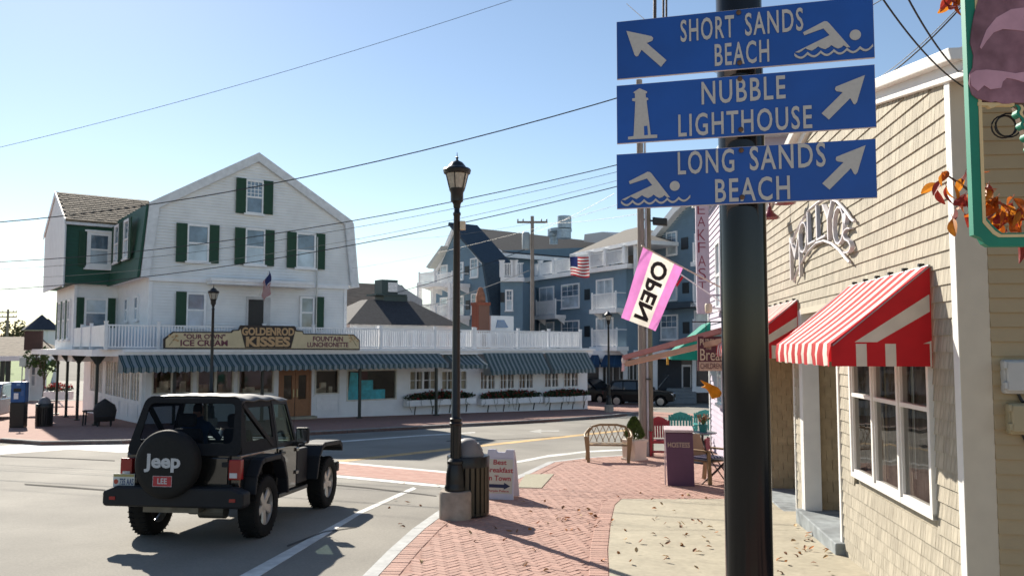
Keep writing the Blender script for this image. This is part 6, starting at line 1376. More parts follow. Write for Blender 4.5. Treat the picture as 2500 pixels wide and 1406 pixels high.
# ground floor: cornice, columns, shop fronts, steps
GF = HF(1600, 60.5, 1250 - 9000)
hstrip(GF, [(1425, 876), (1795, 876), (1795, 852), (1425, 856)], -.8, 1, WHITE, 'shop_cornice'); hstrip(GF, [(1420, 985), (1795, 985), (1795, 876), (1420, 876)], .9, 1.2, mat('dark_shopfront', (.025, .03, .035), .3, var=.3, spec=.7), 'shop_front')
for a, b in ((1462, 1471), (1521, 1532), (1594, 1605), (1690, 1700), (1742, 1752)): hstrip(GF, [(a, 985), (b, 985), (b, 876), (a, 876)], -.6, -.2, WHITE, 'column')
for a, b in ((1472, 1521), (1532, 1560)):
    for k in range(3): x = a + (b - a) * (k + .5) / 3; hstrip(GF, [(x - 1.2, 955), (x + 1.2, 955), (x + 1.2, 890), (x - 1.2, 890)], .4, .5, WHITE, 'shop_mullion')
hstrip(GF, [(1605, 985), (1663, 985), (1663, 876), (1605, 876)], .5, .6, mat('opening_shade', (.035, .04, .05), .7), 'opening_sheet'); hstrip(GF, [(1664, 950), (1688, 950), (1688, 890), (1664, 890)], .6, .7, WHITE, 'porch_door')  # dark sheet stands in for the shade of the open bay
hstrip(GF, [(1668, 945), (1685, 945), (1685, 895), (1668, 895)], .55, .59, AC, 'door_glass'); hstrip(GF, [(1690, 958), (1760, 958), (1760, 942), (1690, 944)], -.9, -.3, WHITE, 'planter_wall')
for k in range(4): hstrip(GF, [(1632 - k * 4, 985), (1700, 985), (1700, 972 - k * 8), (1632 - k * 4 + 8, 972 - k * 8)], -1.9 + k * .4, .3, mat('grey_step', (.2, .22, .23), .8), 'step')
m_ = MB(); p0, p1 = GF.p(1608, 945, -1.2), GF.p(1632, 915, -.2); m_.tube([(p0[0], -1.2, p0[1]), (p1[0], -.2, p1[1])], .03); GF.add(obj('handrail', m_, mat('galvanised', 1), hotel))
NAW = stripes('navy_awning', (.012, .05, .115), (.02, .08, .16), 'x', .5, .8, sub=.2)
for a, b, nm in ((1438, 1468, 'navy fabric awning nearest the white house under the hotel'), (1470, 1526, 'wide navy fabric awning above the parked dark car')):
    x0_, x1_ = GF.x(a, 880, -.8), GF.x(b, 880, -.8); z1_, z0_ = GF.z(a, 866, -.8), GF.z(a, 889, -1.6); A = empty('navy_awning', nm, 'awning', GF.m @ Vector((x0_, -.82, z1_)), GF.a, 'navy awnings under the hotel')
    m_ = MB(); w2 = x1_ - x0_; dz = z0_ - z1_; m_.add([(.2, 0, 0), (w2 - .2, 0, 0), (w2, -1, dz), (0, -1, dz), (w2, -1, dz - .2), (0, -1, dz - .2), (0, 0, dz), (w2, 0, dz)], [(0, 1, 2, 3), (3, 2, 4, 5), (0, 3, 6), (1, 7, 2)]); obj('canopy', m_, NAW, A)
# roof ducts
DUCT = mat('duct_metal', (.35, .42, .47), .45, .3, var=.2)
DF = HF(1365, 74, 500); e = empty('roof_duct', 'silver rooftop exhaust ducts on the hotel roof', 'duct', DF.m @ Vector((0, 0, DF.z(1365, 590))), DF.a); zb0 = DF.z(1365, 590)
for nm, a, b, c, d in (('drum', 1346, 556, 1358, 573), ('base', 1348, 573, 1356, 592), ('stack', 1371, 533, 1385, 562), ('elbow', 1358, 560, 1380, 567), ('base', 1370, 564, 1384, 586)):
    m_ = MB(); m_.lathe([(DF.x(c, b) / 2 - DF.x(a, b) / 2, DF.z(1365, d) - zb0), (DF.x(c, b) / 2 - DF.x(a, b) / 2, DF.z(1365, b) - zb0)], (DF.x(a, b) + DF.x(c, b)) / 2, 0, n=14); obj(nm, m_, DUCT, e, smooth=40)
fb0 = at(1391, 627, 61.5); e = empty('banner_flag', 'national flag draped over the hotel balustrade', 'flag', fb0); bx = at(1437, 627, 60.5) - fb0; bz = at(1393, 675, 61.5) - fb0
us_flag(e, lambda u, v: bx * u + bz * v + Vector((0, -.12 * math.sin(u * 7 + v * 2), .1 * math.sin(u * 5 + 1) * v)), 12)
# pole with transformer in front of the hotel
WOODP = mat('pole_wood', (.25, .21, .18), .9, var=.25, scale=5, stretch=(6, 6, .6), bump=.1)
def upole(loc, h, r_, label, arms, m=WOODP):
    e = empty('utility_pole', label, 'utility pole', loc); m_ = MB(); m_.tube([(0, 0, -.3), (0, 0, h)], r_, 12, r_ * .75); obj('pole', m_, m, e, smooth=60)
    for z, w2 in arms:
        m_ = MB(); m_.box(-w2, w2, -.06, .06, z, z + .13); obj('crossarm', m_, m, e)
        for k in (-.95, -.6, .6, .95): q = MB(); q.lathe([(.02, 0), (.045, .04), (.045, .12), (.02, .16)], w2 * k, 0, n=8, z0=z + .13); obj('insulator', q, mat('insulator', (.10, .09, .09), .4), e)
    return e
u2l = Vector((*at(1300, 850, 55).xy, zg(55))); u2 = upole(u2l, at(1300, 528, 55).z - u2l.z, .15, 'wooden utility pole with a grey transformer standing before the hotel', [(at(1300, 545, 55).z - u2l.z, 1.0)])
m_ = MB(); zt_ = at(1300, 568, 55).z - u2l.z; m_.lathe([(.2, zt_ - 1.15), (.26, zt_ - 1.1), (.26, zt_ - .08), (.2, zt_)], -.42, -.1, n=16); obj('transformer', m_, mat('transformer_grey', (.30, .34, .35), .5), u2, smooth=40)
u3l = Vector((*at(16, 850, 95).xy, zg(95))); upole(u3l, at(16, 755, 95).z - u3l.z, .16, 'distant utility pole with two crossarms at the left edge', [(at(16, 764, 95).z - u3l.z, 1.0), (at(16, 775, 95).z - u3l.z, 1.0)])

# ------------------------------------------------------------------ near utility pole with conduit
ul = G(1568, 1104); ul = Vector((*at(1568, 900, 21.4).xy, zg(21.4)))
up = upole(ul, 9.6, .105, 'tall weathered utility pole with a pale conduit beside the white planter', [])
m_ = MB(); m_.tube([(.12, -.05, 0), (.12, -.05, 8.6)], .03, 10); obj('conduit', m_, mat('grey_conduit', (.42, .43, .46), .5), up, smooth=60)
m_ = MB(); m_.tube([(.20, .0, -.1), (.19, .0, 6.9)], .068, 12); obj('second_pole', m_, mat('green_brown_wood', (.19, .165, .115), .9, var=.25, scale=5, stretch=(6, 6, .6)), up, smooth=60)
for z in (1.9, 3.2, 4.6): m_ = MB(); m_.box(.08, .2, -.12, .0, z, z + .03); obj('strap', m_, BLACKM, up)
for dx in (.40, .62, .70): m_ = MB(); m_.tube([(dx, 0, at(1600, 60, 20.6).z - ul.z - 1), (dx + .04, .02, at(1600, -60, 20.6).z - ul.z)], .045 if dx < .5 else .028, 8); obj('riser_cable', m_, mat('brown_cable', (.06, .045, .04), .6), up)
e = empty('flood_lamp', 'black flood lamp on an arm at the utility pole below the blue signs', 'lamp', ul + Vector((.46, -.1, at(1620, 527, 20.5).z - ul.z)), R(-12)); m_ = MB(); m_.hexa([(-.17, -.1, -.1), (.2, -.1, -.14), (.2, .1, -.14), (-.17, .1, -.1)], [(-.17, -.1, .09), (.2, -.1, .04), (.2, .1, .04), (-.17, .1, .09)]); obj('housing', m_, BLACKM, e, bevel=.02); m_ = MB(); m_.tube([(-.17, 0, 0), (-.4, .05, .05)], .025); obj('arm', m_, BLACKM, e)

# ------------------------------------------------------------------ overhead wires
WIRE = mat('wire', (.018, .02, .022), .6)
def wire(a, b, r_, sag, label, m=WIRE):
    p, q = at(*a), at(*b); n = 18; e = MB(); r_ *= .68; e.tube([(p.lerp(q, i / n) - p) + Vector((0, 0, -sag * 4 * (i / n) * (1 - i / n))) for i in range(n + 1)], r_, 5); o = obj('overhead_wire', e, m); o.location = p; tag(o, label, 'wire', 'overhead wires')
wire((-60, 374, 30), (1270, -6, 26), .012, .25, 'thin highest wire crossing the sky alone'); wire((-60, 547, 27), (1568, 222, 20.6), .024, .55, 'thick dark wire passing the house attic window and the lamp top')
wire((-60, 642, 27), (1568, 388, 20.6), .018, .5, 'wire just under the tall lamp globe, ending at the lowest sign'); wire((-60, 660, 27), (1568, 405, 20.6), .009, .5, 'thin wire just below the one at the lamp globe')
wire((-60, 682, 27), (1568, 425, 20.6), .008, .6, 'thin pale wire crossing the second floor windows', mat('pale_wire', (.25, .24, .22), .5)); wire((-60, 710, 27), (1568, 440, 20.6), .018, .5, 'wire running over the house eave towards the wooden pole')
wire((860, 655, 38), (1568, 482, 20.6), .008, .2, 'thin wire reaching from the house roof to the wooden pole'); wire((940, 722, 48), (1290, 606, 55), .028, .15, 'dark service cable from the dark roof to the transformer pole')
wire((1040, 748, 50), (1292, 660, 55), .03, .1, 'pale service cable from the dark roof ridge to the transformer pole', mat('pale_cable', (.5, .47, .42), .5)); wire((1298, 570, 55), (1500, 473, 24), .012, .1, 'bright wire rising from the transformer to the lowest sign', MATS['pale_cable'])
wire((1300, 545, 55), (870, 585, 80), .012, .4, 'left-hand wire leaving the transformer pole crossarm'); wire((1330, 545, 55), (1575, 520, 24), .012, .1, 'right-hand wire leaving the transformer pole crossarm')
wire((-60, 745, 90), (108, 749, 90), .014, .1, 'short low wire at the far left edge')
wire((1575, 300, 20.6), (2170, -10, 8), .008, .1, 'thin wire behind the blue signs'); wire((1530, 10, 20.6), (1830, 230, 15), .012, .1, 'wire slanting down behind the top blue sign')
wire((2120, -55, 5.0), (2352, 212, 6.35), .009, .08, 'black cable slanting to the shop corner, the left one of two'); wire((2190, -55, 5.0), (2360, 192, 6.35), .009, .08, 'black cable slanting to the shop corner, the right one of two')
wire((2040, 250, 9), (2352, 12, 6.2), .010, .12, 'twisted cable passing behind the blue signs to the green sign'); wire((2046, 244, 9), (2352, 6, 6.25), .006, .10, 'thin strand beside the twisted cable at the blue signs', MATS['pale_wire'])

# ------------------------------------------------------------------ lavender cafe building
LAV = mat('lavender_siding', (.47, .41, .50), .7, var=.06, scale=3, dirt=.08)
lv = empty('lavender_cafe', 'narrow lavender clapboard building beyond the beige shop', 'building', RB.m @ Vector((ENDX - .15, -.05, 0)), RB.a)
LX = -7.6; m_ = MB(); m_.box(LX, 0, .01, 6, -1, 6.2); lap(m_, [(LX, -1), (0, -1), (0, 6.2), (LX, 6.2)], .15, .025, 0); obj('wall', m_, LAV, lv)
m_ = MB(); m_.prism([(LX - .4, 6.2), (.3, 6.2), (.3, 6.5), (LX - .4, 6.5)], -.4, 6.3); obj('roof', m_, WHITE, lv)
for a, b in ((-3.2, -2.3), (-5.4, -4.5)):
    window(lv, a, b, 3.2, 4.9, -.03); window(lv, a, b, .9, 2.3, -.03)
m_ = MB(); m_.box(LX - .03, LX + .1, -.05, .01, -1, 6.2); obj('corner_board', m_, WHITE, lv)
def fc(px0, py0, px1, py1, depth): a, b = at(px0, py0, depth), at(px1, py1, depth); return a, b
PINKB = mat('banner_lilac', (.52, .45, .52), .7, var=.05); MAROON = mat('maroon_paint', (.22, .02, .05), .6)
bt, bb = fc(1697, 420, 1734, 766, 19); e = empty('blade_sign', 'tall lilac blade sign with red vertical letters on the lavender building', 'sign', (bt.x, 19, bb.z)); W_ = bb.x - bt.x; m_ = MB(); m_.box(0, W_, 0, .06, 0, bt.z - bb.z); m_.box(W_, W_ + .35, .02, .05, .4, .44); obj('board', m_, PINKB, e)
for ch, y0_, y1_ in (('E', 500, 523), ('A', 529, 553), ('K', 560, 587), ('F', 592, 617), ('A', 624, 650), ('S', 655, 682), ('T', 688, 708), ('R', 468, 491), ('B', 437, 460)):
    z1_, z0_ = at(1715, y0_, 19).z - bb.z, at(1715, y1_, 19).z - bb.z; text(ch, e, MAROON, W_ * .13, W_ * .72, z0_, z1_, -.001, .004, -.012, name='letter')
CS = 16.2; a, b = fc(1703, 821, 1812, 905, CS); e = empty('cafe_sign', 'maroon hanging cafe sign with cream lettering half hidden by the black post', 'sign', (a.x, CS, b.z)); W_, H_ = b.x - a.x, a.z - b.z; PURP = mat('sign_maroon', (.10, .025, .045), .6); CRL = mat('cream_letter', (.62, .50, .38), .6)
m_ = MB(); m_.box(0, W_, 0, .04, 0, H_); obj('board', m_, PURP, e); m_ = MB(); m_.box(.02, W_, -.006, -.001, .0, H_ * .26); obj('cream_band', m_, mat('cream_band', (.55, .40, .32), .6), e)
cz = lambda py: at(1720, py, CS).z - b.z; cxx = lambda px: at(px, 850, CS).x - a.x
text('PURPLE', e, CRL, cxx(1709), cxx(1753), cz(843), cz(827), -.001, .004, .02); text('THE', e, CRL, cxx(1722), cxx(1737), cz(853), cz(847), -.001, .004, .0); text('Breakfast', e, CRL, cxx(1709), cxx(1808), cz(880), cz(851), -.001, .004, .0); text("CHILDREN'S", e, PURP, cxx(1709), cxx(1768), cz(900), cz(886), -.007, .004, .0)
m_ = MB(); m_.tube([(-.1, .02, H_ + .28), (W_, .02, H_ + .28)], .012); m_.tube([(W_ * .2, .02, H_), (W_ * .2, .02, H_ + .28)], .006); obj('bracket', m_, BLACKM, e)
# awnings and arms in front of the cafe
e = empty('folding_awning_frame', 'long maroon and tan awning arms reaching out from the lavender building', 'awning frame', at(1525, 880, 18.5)); o0 = at(1525, 880, 18.5)
for nm, p, q, t, c in (('front_bar', (1524, 873, 18.5), (1765, 806, 15.8), .10, mat('faded_maroon', (.33, .13, .12), .7)), ('lower_arm', (1530, 888, 18.5), (1765, 832, 15.8), .10, mat('tan_bar', (.42, .24, .16), .7))): m_ = MB(); m_.bar(at(*p) - o0, at(*q) - o0, t); obj(nm, m_, c, e)
m_ = MB(); m_.lathe([(.06, -.06), (.07, 0), (.06, .06)], n=12); o = obj('end_cap', m_, mat('cap_grey', (.5, .42, .4), .5), e); m_ = MB(); m_.add([at(1519, 880, 18.5) - o0, at(1524, 880, 18.5) - o0, at(1525, 904, 18.5) - o0, at(1517, 907, 18.5) - o0], [(0, 1, 2, 3)]); obj('loose_valance', m_, mat('pale_pink', (.55, .4, .42), .8), e); m_ = MB(); q = at(1630, 872, 17) - o0; m_.box(q.x - .02, q.x + .02, q.y, q.y + .03, q.z - .15, q.z); obj('crank_hook', m_, mat('yellow_plastic', (.55, .3, .03), .5), e)
e = empty('teal_awning', 'teal green canvas awning at the far end of the lavender building', 'awning', at(1735, 870, 21)); o0 = at(1735, 870, 21); P4 = [at(1735, 786, 21), at(1640, 866, 20.2), at(1640, 878, 20.2), at(1735, 880, 21)]; s_ = Vector((.35, 2.6, 0))
m_ = MB(); m_.add([p - o0 for p in P4] + [p + s_ - o0 for p in P4], [(0, 1, 5, 4), (1, 2, 6, 5), (0, 3, 2, 1), (4, 5, 6, 7)]); obj('canopy', m_, mat('teal_canvas', (.005, .27, .20), .8, sub=.3), e)
# flags on the cafe
FP = [at(1570, 604, 16.5), at(1668, 654, 17.0), at(1600, 808, 16.7), at(1517, 775, 16.2)]
e = empty('open_flag', 'pink and white flag with large black letters on a slanted pole', 'flag', at(1765, 703, 17.5)); o0 = at(1765, 703, 17.5)
def fmap(u, v, d=0): p = FP[0].lerp(FP[1], u).lerp(FP[3].lerp(FP[2], u), v); return p - o0 + Vector((0, .05 * math.sin(v * 7 + u * 5) * v + .02 * math.sin(u * 14) - d, 0))
m_ = MB(); m_.tube([at(1768, 706, 17.5) - o0, at(1566, 600, 16.48) - o0], .016); obj('flagpole', m_, mat('pole_beige', (.5, .42, .33), .5), e)
for a0, a1, c, nm in ((0, .24, mat('flag_pink', (.62, .22, .52), .8, sub=.45), 'pink_band'), (.24, .77, mat('flag_cream', (.72, .69, .62), .8, sub=.45), 'white_band'), (.77, 1, MATS['flag_pink'], 'pink_band')):
    m_ = MB(); n, k = 6, 16; m_.add([fmap(a0 + (a1 - a0) * i / n, j / k) for j in range(k + 1) for i in range(n + 1)], [(j * (n + 1) + i, j * (n + 1) + i + 1, (j + 1) * (n + 1) + i + 1, (j + 1) * (n + 1) + i) for j in range(k) for i in range(n)]); obj(nm, m_, c, e, smooth=60)
ftm = text_mesh('OPEN', .035, 0); xs_ = [v.co.x for v in ftm.vertices]; ys_ = [v.co.y for v in ftm.vertices]
for v in ftm.vertices: u = (v.co.x - min(xs_)) / (max(xs_) - min(xs_)); q = (v.co.y - min(ys_)) / (max(ys_) - min(ys_)); v.co = fmap(.70 - .40 * q, .07 + .86 * u, .012)
ftm.materials.clear(); obj('lettering', ftm, mat('flag_black', (.015, .012, .012), .8), e)
e = empty('red_flag', 'small red flag rolled on a lower pole beside the pink flag', 'flag', at(1765, 740, 17)); o0 = at(1765, 740, 17); m_ = MB(); m_.tube([(0, 0, 0), at(1662, 670, 16.8) - o0], .013); obj('flagpole', m_, WHITE, e); m_ = MB(); m_.add([at(1665, 674, 16.8) - o0, at(1669, 677, 16.8) - o0, at(1652, 702, 16.85) - o0, at(1650, 694, 16.85) - o0], [(0, 1, 2, 3)]); obj('cloth', m_, mat('bright_red', (.5, .01, .03), .8, sub=.3), e)
e = empty('fish_windsock', 'yellow fabric fish tail hanging beside the lavender building', 'windsock', at(1755, 950, 15.5)); o0 = at(1755, 950, 15.5)
m_ = MB(); m_.prism([(p.x, p.z) for p in [at(x, y, 15.5) - o0 for x, y in [(1709, 927), (1730, 935), (1752, 945), (1762, 958), (1758, 968), (1738, 974), (1731, 958), (1724, 948), (1711, 945), (1722, 941)]]], -.04, .04); obj('cloth', m_, mat('fish_yellow', (.62, .28, .01), .7, var=.25, scale=9, sub=.3), e, bevel=.02)
e = empty('wall_lantern', 'cream plastic wall lantern on the lavender siding below the blade sign', 'wall lamp', at(1730, 764, 18)); m_ = MB(); m_.lathe([(.05, 0), (.075, .02), (.08, .17), (.06, .2)], n=14); obj('shade', m_, mat('lantern_cream', (.6, .5, .36), .5), e, smooth=40); m_ = MB(); m_.box(.06, .3, .02, .06, .08, .12); obj('arm', m_, WHITE, e)

# ------------------------------------------------------------------ cafe furniture on the pavement
TAN = mat('tan_resin', (.24, .155, .07), .55, var=.08)
bl = G(1486, 1126); e = empty('resin_bench', 'tan moulded resin bench with lattice back on the brick pavement', 'bench', bl, R(-8)); bw = .50
m_ = MB(); m_.box(-bw, bw, -.26, .22, .385, .42); obj('seat', m_, TAN, e, bevel=.015)
m_ = MB(); arc = [(-bw, .24, .42), (-bw + .02, .27, .66), (-bw + .12, .29, .79), (-.2, .30, .83), (.2, .30, .83), (bw - .12, .29, .79), (bw - .02, .27, .66), (bw, .24, .42)]; m_.tube(arc, .028, 8); obj('back_frame', m_, TAN, e, smooth=60)
for k in range(6):
    for s in (-1, 1): m_ = MB(); x = -.36 + .145 * k; m_.bar((x - s * .09, .25, .43), (x + s * .07, .295, .80), .018, .014); obj('lattice_bar', m_, TAN, e)
for s in (-1, 1):
    m_ = MB(); m_.tube([(s * (bw - .05), .28, .74), (s * (bw + .03), .1, .66), (s * (bw + .05), -.12, .62), (s * (bw + .03), -.26, .58)], .03, 8); obj('arm', m_, TAN, e, smooth=60)
    m_ = MB(); m_.hexa([(s * (bw - .04) - .035, -.27, 0), (s * (bw - .04) + .035, -.27, 0), (s * (bw - .04) + .035, -.2, 0), (s * (bw - .04) - .035, -.2, 0)], [(s * bw - .06, -.28, .60), (s * bw + .06, -.28, .60), (s * bw + .06, -.2, .60), (s * bw - .06, -.2, .60)]); obj('leg', m_, TAN, e, bevel=.01); m_ = MB(); m_.bar((s * (bw + .04), .33, 0), (s * bw, .22, .42), .045); obj('leg', m_, TAN, e)
pl = G(1549, 1122); e = empty('planter', 'white square planter with a small clipped conifer by the utility pole', 'planter', pl, R(38)); m_ = MB(); m_.box(-.2, .2, -.2, .2, .0, .46, -.015); m_.box(-.24, .24, -.24, .24, .43, .49); m_.box(-.23, .23, -.23, .23, 0, .05); obj('box', m_, mat('planter_white', (.66, .58, .48), .6, var=.05), e, bevel=.008)
CON = mat('conifer_green', (.055, .10, .015), .7, var=.5, scale=12, rnd=.35)
cm = MB()
for n in range(2600):
    t = random.random() ** .9; rr_ = .27 * (1 - t) ** .7 * (.55 + .45 * random.random()) + .01; rr_ *= min(1, .6 + t * 2.5); a = random.uniform(0, 6.3); c = Vector((rr_ * math.cos(a), rr_ * math.sin(a), .50 + t * .50)); s = random.uniform(.025, .05); d = Vector((math.cos(a + random.uniform(-.8, .8)), math.sin(a + random.uniform(-.8, .8)), random.uniform(0, 1.6))).normalized(); b_ = d.cross(Vector((random.random(), random.random(), .1))).normalized()
    cm.add([c - b_ * s * .4, c + d * s * 1.3, c + b_ * s * .4], [(0, 1, 2)])
obj('conifer', cm, CON, e); m_ = MB(); m_.tube([(0, 0, .4), (0, 0, .9)], .02); obj('trunk', m_, MATS['bark'], e)
def slat_chair(p, rz, w2, col_, label, h=.95, n=7):
    e = empty('slatted_armchair', label, 'chair', p, rz); m_ = MB()
    for k in range(5): q = MB(); q.box(-w2, w2, -.26 + k * .1, -.175 + k * .1, .36, .385); obj('seat_slat', q, col_, e)
    for k in range(n): x = -w2 + .06 + (2 * w2 - .12) * k / (n - 1); q = MB(); q.bar((x, .24, .42), (x, .33, h - .08), .045, .02); obj('back_slat', q, col_, e)
    q = MB(); pts = [(-w2, h - .16), (-w2 * .6, h - .05), (0, h), (w2 * .6, h - .05), (w2, h - .16), (w2, h - .24), (-w2, h - .24)]; q.prism(pts, .315, .345); obj('top_rail', q, col_, e)
    for s in (-1, 1): q = MB(); q.box(s * w2 - .03, s * w2 + .03, -.28, -.22, 0, .60); obj('leg', q, col_, e); q = MB(); q.bar((s * w2, .22, 0), (s * w2, .33, h - .1), .05); obj('leg', q, col_, e); q = MB(); q.box(s * w2 - .05, s * w2 + .05, -.32, .26, .60, .625); obj('arm', q, col_, e)
    q = MB(); q.bar((-w2, -.25, .12), (w2, -.25, .12), .03, .05); q.bar((-w2, -.25, .35), (w2, -.25, .35), .03, .06); obj('stretcher', q, col_, e)
CRIM = mat('crimson_paint', (.30, .022, .035), .5, var=.1); TEAL = mat('teal_paint', (.02, .24, .215), .5, var=.1)
slat_chair(G(1612, 1111), R(-4), .25, CRIM, 'crimson slatted armchair just right of the utility pole'); slat_chair(G(1664, 1098), R(-8), .30, TEAL, 'teal slatted armchair behind the purple hostess stand', 1.0); slat_chair(G(1725, 1088), R(-8), .30, TEAL, 'teal slatted armchair furthest right, beside the lavender wall', 1.0)
hp = G(1660, 1183); e = empty('hostess_stand', 'tall purple hostess stand with pale top standing on the brick pavement', 'stand', hp, R(-8)); PUR = mat('purple_paint', (.105, .045, .095), .6, var=.08)
m_ = MB(); m_.hexa([(-.23, -.16, 0), (.26, -.16, 0), (.24, .2, 0), (-.22, .2, 0)], [(-.26, -.15, .97), (.24, -.15, .97), (.24, .2, 1.0), (-.26, .2, 1.0)]); obj('body', m_, PUR, e, bevel=.008); m_ = MB(); m_.hexa([(-.28, -.19, .985), (.25, -.19, .985), (.25, .22, 1.02), (-.28, .22, 1.02)], [(-.28, -.19, 1.03), (.25, -.19, 1.03), (.25, .22, 1.07), (-.28, .22, 1.07)]); m_.box(-.285, -.262, -.17, -.14, .02, .99); obj('top', m_, mat('lilac_trim', (.55, .45, .46), .6), e); text('HOSTESS', e, CRL, -.22, .18, .71, .80, -.163, .004, .0)
# tan chair with cushion and a folding chair beside the wall
cl_ = G(1728, 1176); e = empty('resin_chair', 'tan resin armchair with a blue striped cushion behind the hostess stand', 'chair', cl_, R(40)); m_ = MB(); m_.box(-.26, .26, -.25, .22, .40, .43); obj('seat', m_, TAN, e, bevel=.012); m_ = MB(); m_.hexa([(-.25, .2, .43), (.25, .2, .43), (.25, .24, .43), (-.25, .24, .43)], [(-.2, .32, .88), (.2, .32, .88), (.2, .36, .88), (-.2, .36, .88)]); obj('backrest', m_, TAN, e, bevel=.012)
for s in (-1, 1): m_ = MB(); m_.box(s * .29 - .035, s * .29 + .035, -.27, .26, .60, .635); obj('arm', m_, TAN, e, bevel=.01); m_ = MB(); m_.bar((s * .3, -.28, 0), (s * .28, -.24, .6), .06); obj('leg', m_, TAN, e); m_ = MB(); m_.bar((s * .28, .3, 0), (s * .27, .22, .6), .06); obj('leg', m_, TAN, e)
m_ = MB(); m_.box(-.22, .22, -.22, .18, .432, .50); o = obj('cushion', m_, stripes('cushion_stripe', (.02, .03, .10), (.55, .58, .66), 'x', .09, .6), e, bevel=.03); tag(o, 'x', 'x'); del o['label']; del o['category']
e = empty('folding_chair', 'dark metal folding chair with crossed legs next to the tan resin chair', 'chair', G(1752, 1180), R(65))
for s in (-1, 1):
    m_ = MB(); m_.tube([(s * .21, -.25, 0), (s * .2, .15, .55), (s * .2, .22, .85)], .012); obj('leg', m_, BLACKM, e); m_ = MB(); m_.tube([(s * .19, .25, 0), (s * .19, -.2, .46)], .012); obj('leg', m_, BLACKM, e)
m_ = MB(); m_.box(-.19, .19, -.2, .15, .45, .47); obj('seat', m_, BLACKM, e); m_ = MB(); m_.box(-.19, .19, .17, .2, .62, .84); obj('backrest', m_, mat('red_canvas', (.2, .02, .03), .8), e)
e = empty('patio_table', 'small dark patio table in front of the teal chairs', 'table', G(1716, 1130)); m_ = MB(); m_.lathe([(.32, .68), (.33, .7), (.32, .71)], n=24); obj('top', m_, mat('table_grey', (.16, .17, .18), .4), e); m_ = MB(); m_.tube([(0, 0, .02), (0, 0, .69)], .03); m_.lathe([(.22, 0), (.2, .03)], n=16); obj('pedestal', m_, BLACKM, e)
e = empty('flower_pot', 'pot of green stems with coral flowers on the patio table by the wall', 'plant', G(1716, 1130) + Vector((0.02, 0, .71))); m_ = MB(); m_.lathe([(.08, 0), (.11, .16), (.12, .17)], n=16); obj('pot', m_, mat('pot_teal', (.03, .2, .18), .5), e, smooth=40); m_ = MB()
for n in range(50): a = random.uniform(0, 6.3); l = random.uniform(.08, .2); m_.tube([(0, 0, .15), (l * .5 * math.cos(a), l * .5 * math.sin(a), .28), (l * math.cos(a), l * math.sin(a), random.uniform(.28, .42))], .005, 4)
obj('stems', m_, mat('stem_green', (.10, .17, .05), .7, var=.3), e); foliage(60, .05, (.17, .17, .1), mat('coral_bloom', (.5, .12, .06), .6), 'blooms', e, (0, 0, .34))

